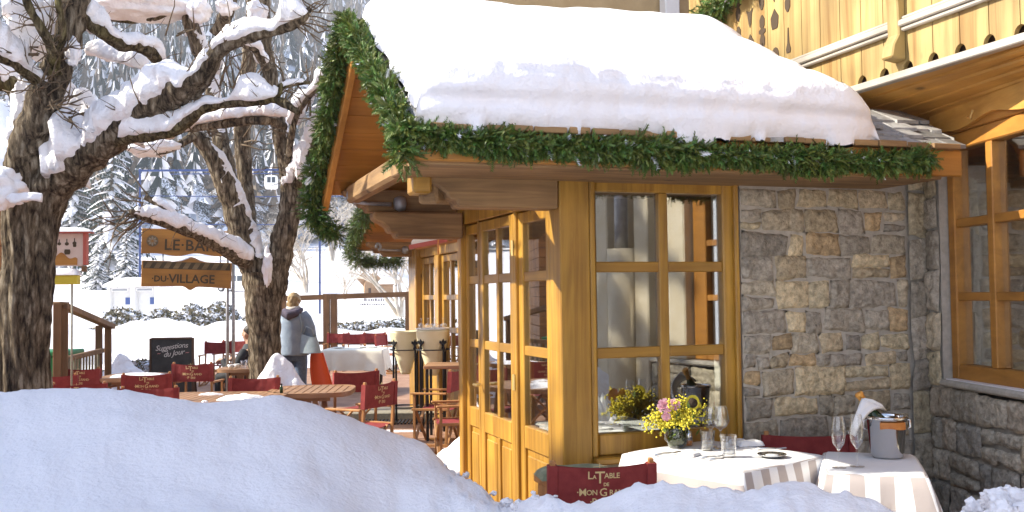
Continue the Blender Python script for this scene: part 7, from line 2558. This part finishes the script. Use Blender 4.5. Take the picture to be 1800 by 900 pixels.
h = MB(); h.tube([(-.085, -.01, 1.505), (-.06, -.09, 1.49), (0, -.125, 1.475), (.06, -.09, 1.49), (.085, -.01, 1.505)], [.028, .035, .04, .035, .028], 10); h.build('hood_lining', 'hood_lining', wm, smooth=True)
h = MB(); h.blob((0, -.005, 1.625), .112, 3, .16, 5, (.92, 1.0, 1.02)); h.blob((0, -.05, 1.555), .085, 3, .2, 6, (1.1, .8, 1.0)); 
remesh(h, 'hair', 'hair_blond', wm, .010, 1)
jn = MB()
jn.tube([(0, 0, .70), (0, 0, .92)], [.15, .165], 16)
for s_ in (-1, 1): jn.tube([(s_ * .085, 0, .88), (s_ * .10, .005, .68), (s_ * .108, 0, .46), (s_ * .112, -.005, .26), (s_ * .115, 0, .06)], [.115, .108, .088, .082, .080], 14)
remesh(jn, 'jeans', 'denim', wm, .016, 3)
for s_ in (-1, 1):
    sh_ = MB(); sh_.tube([(s_ * .11, -.07, .05), (s_ * .115, .05, .05), (s_ * .12, .17, .04), (s_ * .12, .2, .035)], [.05, .055, .045, .02], 12); sh_.build('shoe', 'jacket_black', wm, smooth=True)
hb = thing('handbag', 'pale blue grey shoulder bag hanging on the woman\'s right side', 'handbag', wm.matrix_basis @ Vector((.27, -.10, .82)), VIEW + R(-12))
m = MB(); m.grid(lambda u, v: Vector(((.20 - .075 * v ** 1.5) * math.cos(u * 2 * PI), .075 * math.sin(u * 2 * PI) * (1 - .5 * v), .26 * v + .02 * math.sin(u * 2 * PI * 2) * v)), 32, 10)
m.add([((.20) * math.cos(k * PI / 8), .075 * math.sin(k * PI / 8), 0) for k in range(16)], [tuple(range(16))[::-1]])
m.build('bag_body', 'bag_blue', hb, smooth=True)
m = MB(); m.tube([(-.11, 0, .24), (-.09, -.03, .42), (-.12, -.04, .58), (-.15, .03, .62)], .009, 6); m.tube([(.10, 0, .24), (.06, -.02, .36), (-.02, -.03, .40), (-.07, -.02, .30)], .009, 6); m.build('strap', 'bag_blue', hb, smooth=True)
ob = thing('sledge', 'bright orange plastic sledge held upright beside the woman', 'sledge', wm.matrix_basis @ Vector((.36, .03, 0)), VIEW)
def sled(off):
    def f(u, v):
        z = .22 + .60 * v
        w = .16 - .07 * v ** 2
        cx = .10 * (1 - v) ** 1.4
        x = cx + (u * 2 - 1) * w
        y = -.05 * (1 - (u * 2 - 1) ** 2) - .02 * v + off
        return Vector((x, y, z))
    return f
m = MB(); m.grid(sled(0), 12, 14); m.grid(lambda u, v: sled(.012)(1 - u, v), 12, 14); m.build('shell', 'orange_plastic', ob, smooth=True)
m = MB()
for s_ in (0.04, .96): m.tube([sled(0)(s_, v) for v in np.linspace(0, 1, 10)], .014, 8)
m.build('rim', 'orange_plastic', ob, smooth=True)
# the seated man, profile to the left
mp_ = gp(440, 15.0)
mn = thing('person', 'seated dark haired man in a grey and black jacket beside the forked trunk', 'person', mp_, VIEW + R(72))
hz_ = at(430, 588, 15.0).z      # eye level
b = MB()
zh = hz_
b.tube([(0, -.02, .50), (0, -.03, .70), (0, -.02, .92), (0, 0, zh - .24), (0, .01, zh - .17), (0, .015, zh - .08)], [.16, .15, .155, .13, .065, .055], 16)
for s_ in (-1, 1):
    b.tube([(s_ * .09, 0, .52), (s_ * .10, .25, .52), (s_ * .10, .42, .50), (s_ * .10, .43, .28), (s_ * .10, .42, .07)], [.095, .085, .062, .055, .042], 12)
    b.tube([(s_ * .10, .40, .04), (s_ * .10, .50, .04), (s_ * .10, .58, .03)], [.04, .042, .03], 10)
    b.tube([(s_ * .17, 0, zh - .27), (s_ * .24, .04, zh - .44), (s_ * .24, .17, zh - .50), (s_ * .16, .36, .76)], [.055, .048, .042, .03], 12)
    hand(b, Vector((s_ * .16, .36, .76)), Vector((-s_ * .3, 1, -.1)), Vector((0, .1, 1)), 1.05, .6)
head(b, Vector((0, .03, zh)), Vector((.1, 1, 0)), .10)
body = remesh(b, 'body', 'skin', mn, .011, 3)
face(mn, mn.matrix_basis @ Vector((0, .03, zh)), mn.matrix_basis.to_3x3() @ Vector((.1, 1, 0)), .10)
j = MB()
j.tube([(0, -.02, .46), (0, -.03, .62), (0, -.03, .76), (0, -.02, zh - .33), (0, 0, zh - .22), (0, .005, zh - .13)], [.20, .20, .20, .19, .14, .085], 20)
remesh(j, 'waistcoat', 'jacket_grey', mn, .014, 5)
j = MB()
for s_ in (-1, 1): j.tube([(s_ * .14, 0, zh - .24), (s_ * .225, .01, zh - .33), (s_ * .27, .05, zh - .46), (s_ * .26, .18, zh - .53), (s_ * .18, .34, .76)], [.075, .078, .072, .065, .05], 14)
remesh(j, 'sleeves', 'jacket_black', mn, .014, 4)
h = MB(); h.blob((0, -.005, zh + .062), .108, 3, .1, 5, (.88, 1.0, .85)); h.blob((0, -.05, zh + .02), .085, 3, .1, 5, (1.0, .75, 1.1)); remesh(h, 'hair', 'hair_dark', mn, .010, 1)
j = MB(); j.tube([(0, -.02, .47), (0, 0, .56)], [.17, .17], 14)
for s_ in (-1, 1): j.tube([(s_ * .09, 0, .53), (s_ * .105, .25, .53), (s_ * .105, .44, .50), (s_ * .105, .45, .28), (s_ * .105, .43, .06)], [.105, .10, .085, .078, .072], 14)
remesh(j, 'trousers', 'jacket_black', mn, .016, 3)
for s_ in (-1, 1):
    sh_ = MB(); sh_.tube([(s_ * .105, .36, .05), (s_ * .105, .48, .05), (s_ * .105, .60, .04), (s_ * .105, .63, .03)], [.05, .055, .045, .02], 12); sh_.build('shoe', 'jacket_black', mn, smooth=True)
place(ch_plain, mp_ + Vector((0, 0, .02)), VIEW + R(72), 'red canvas chair carrying the seated man', 'red canvas director chairs on the terrace')

# ------------------------------------------------------------------ inside the front window: a laid table
ti = Vector((2.78, 6.45, .02))
under_table('table inside the front window under a white cloth', ti, 0, .7, .8, .74)
dressed_cloth('tablecloth', 'white cloth on the table inside the front window', ti, 0, .72, .82, .745, .42, 'x', 4, 0, 0, 'tablecloths', 'white_cloth')
place(ch_plain, (3.6, 6.5, .02), R(90), 'chair inside the room right of the white table', 'red canvas director chairs on the terrace')
for i in range(3):
    t = thing('folded_napkin', ['standing white napkin nearest the window pane on the indoor table', 'standing white napkin in the middle of the indoor table', 'standing white napkin at the back of the indoor table'][i], 'napkin', ti + Vector((-.15 + .12 * i, -.2 + .2 * i, .75)), 0, 'napkins on the indoor table')
    m = MB(); m.lathe([(.055, 0), (.05, .06), (.03, .13), (.004, .19)], 9); m.build('napkin_cone', 'white_cloth', t)
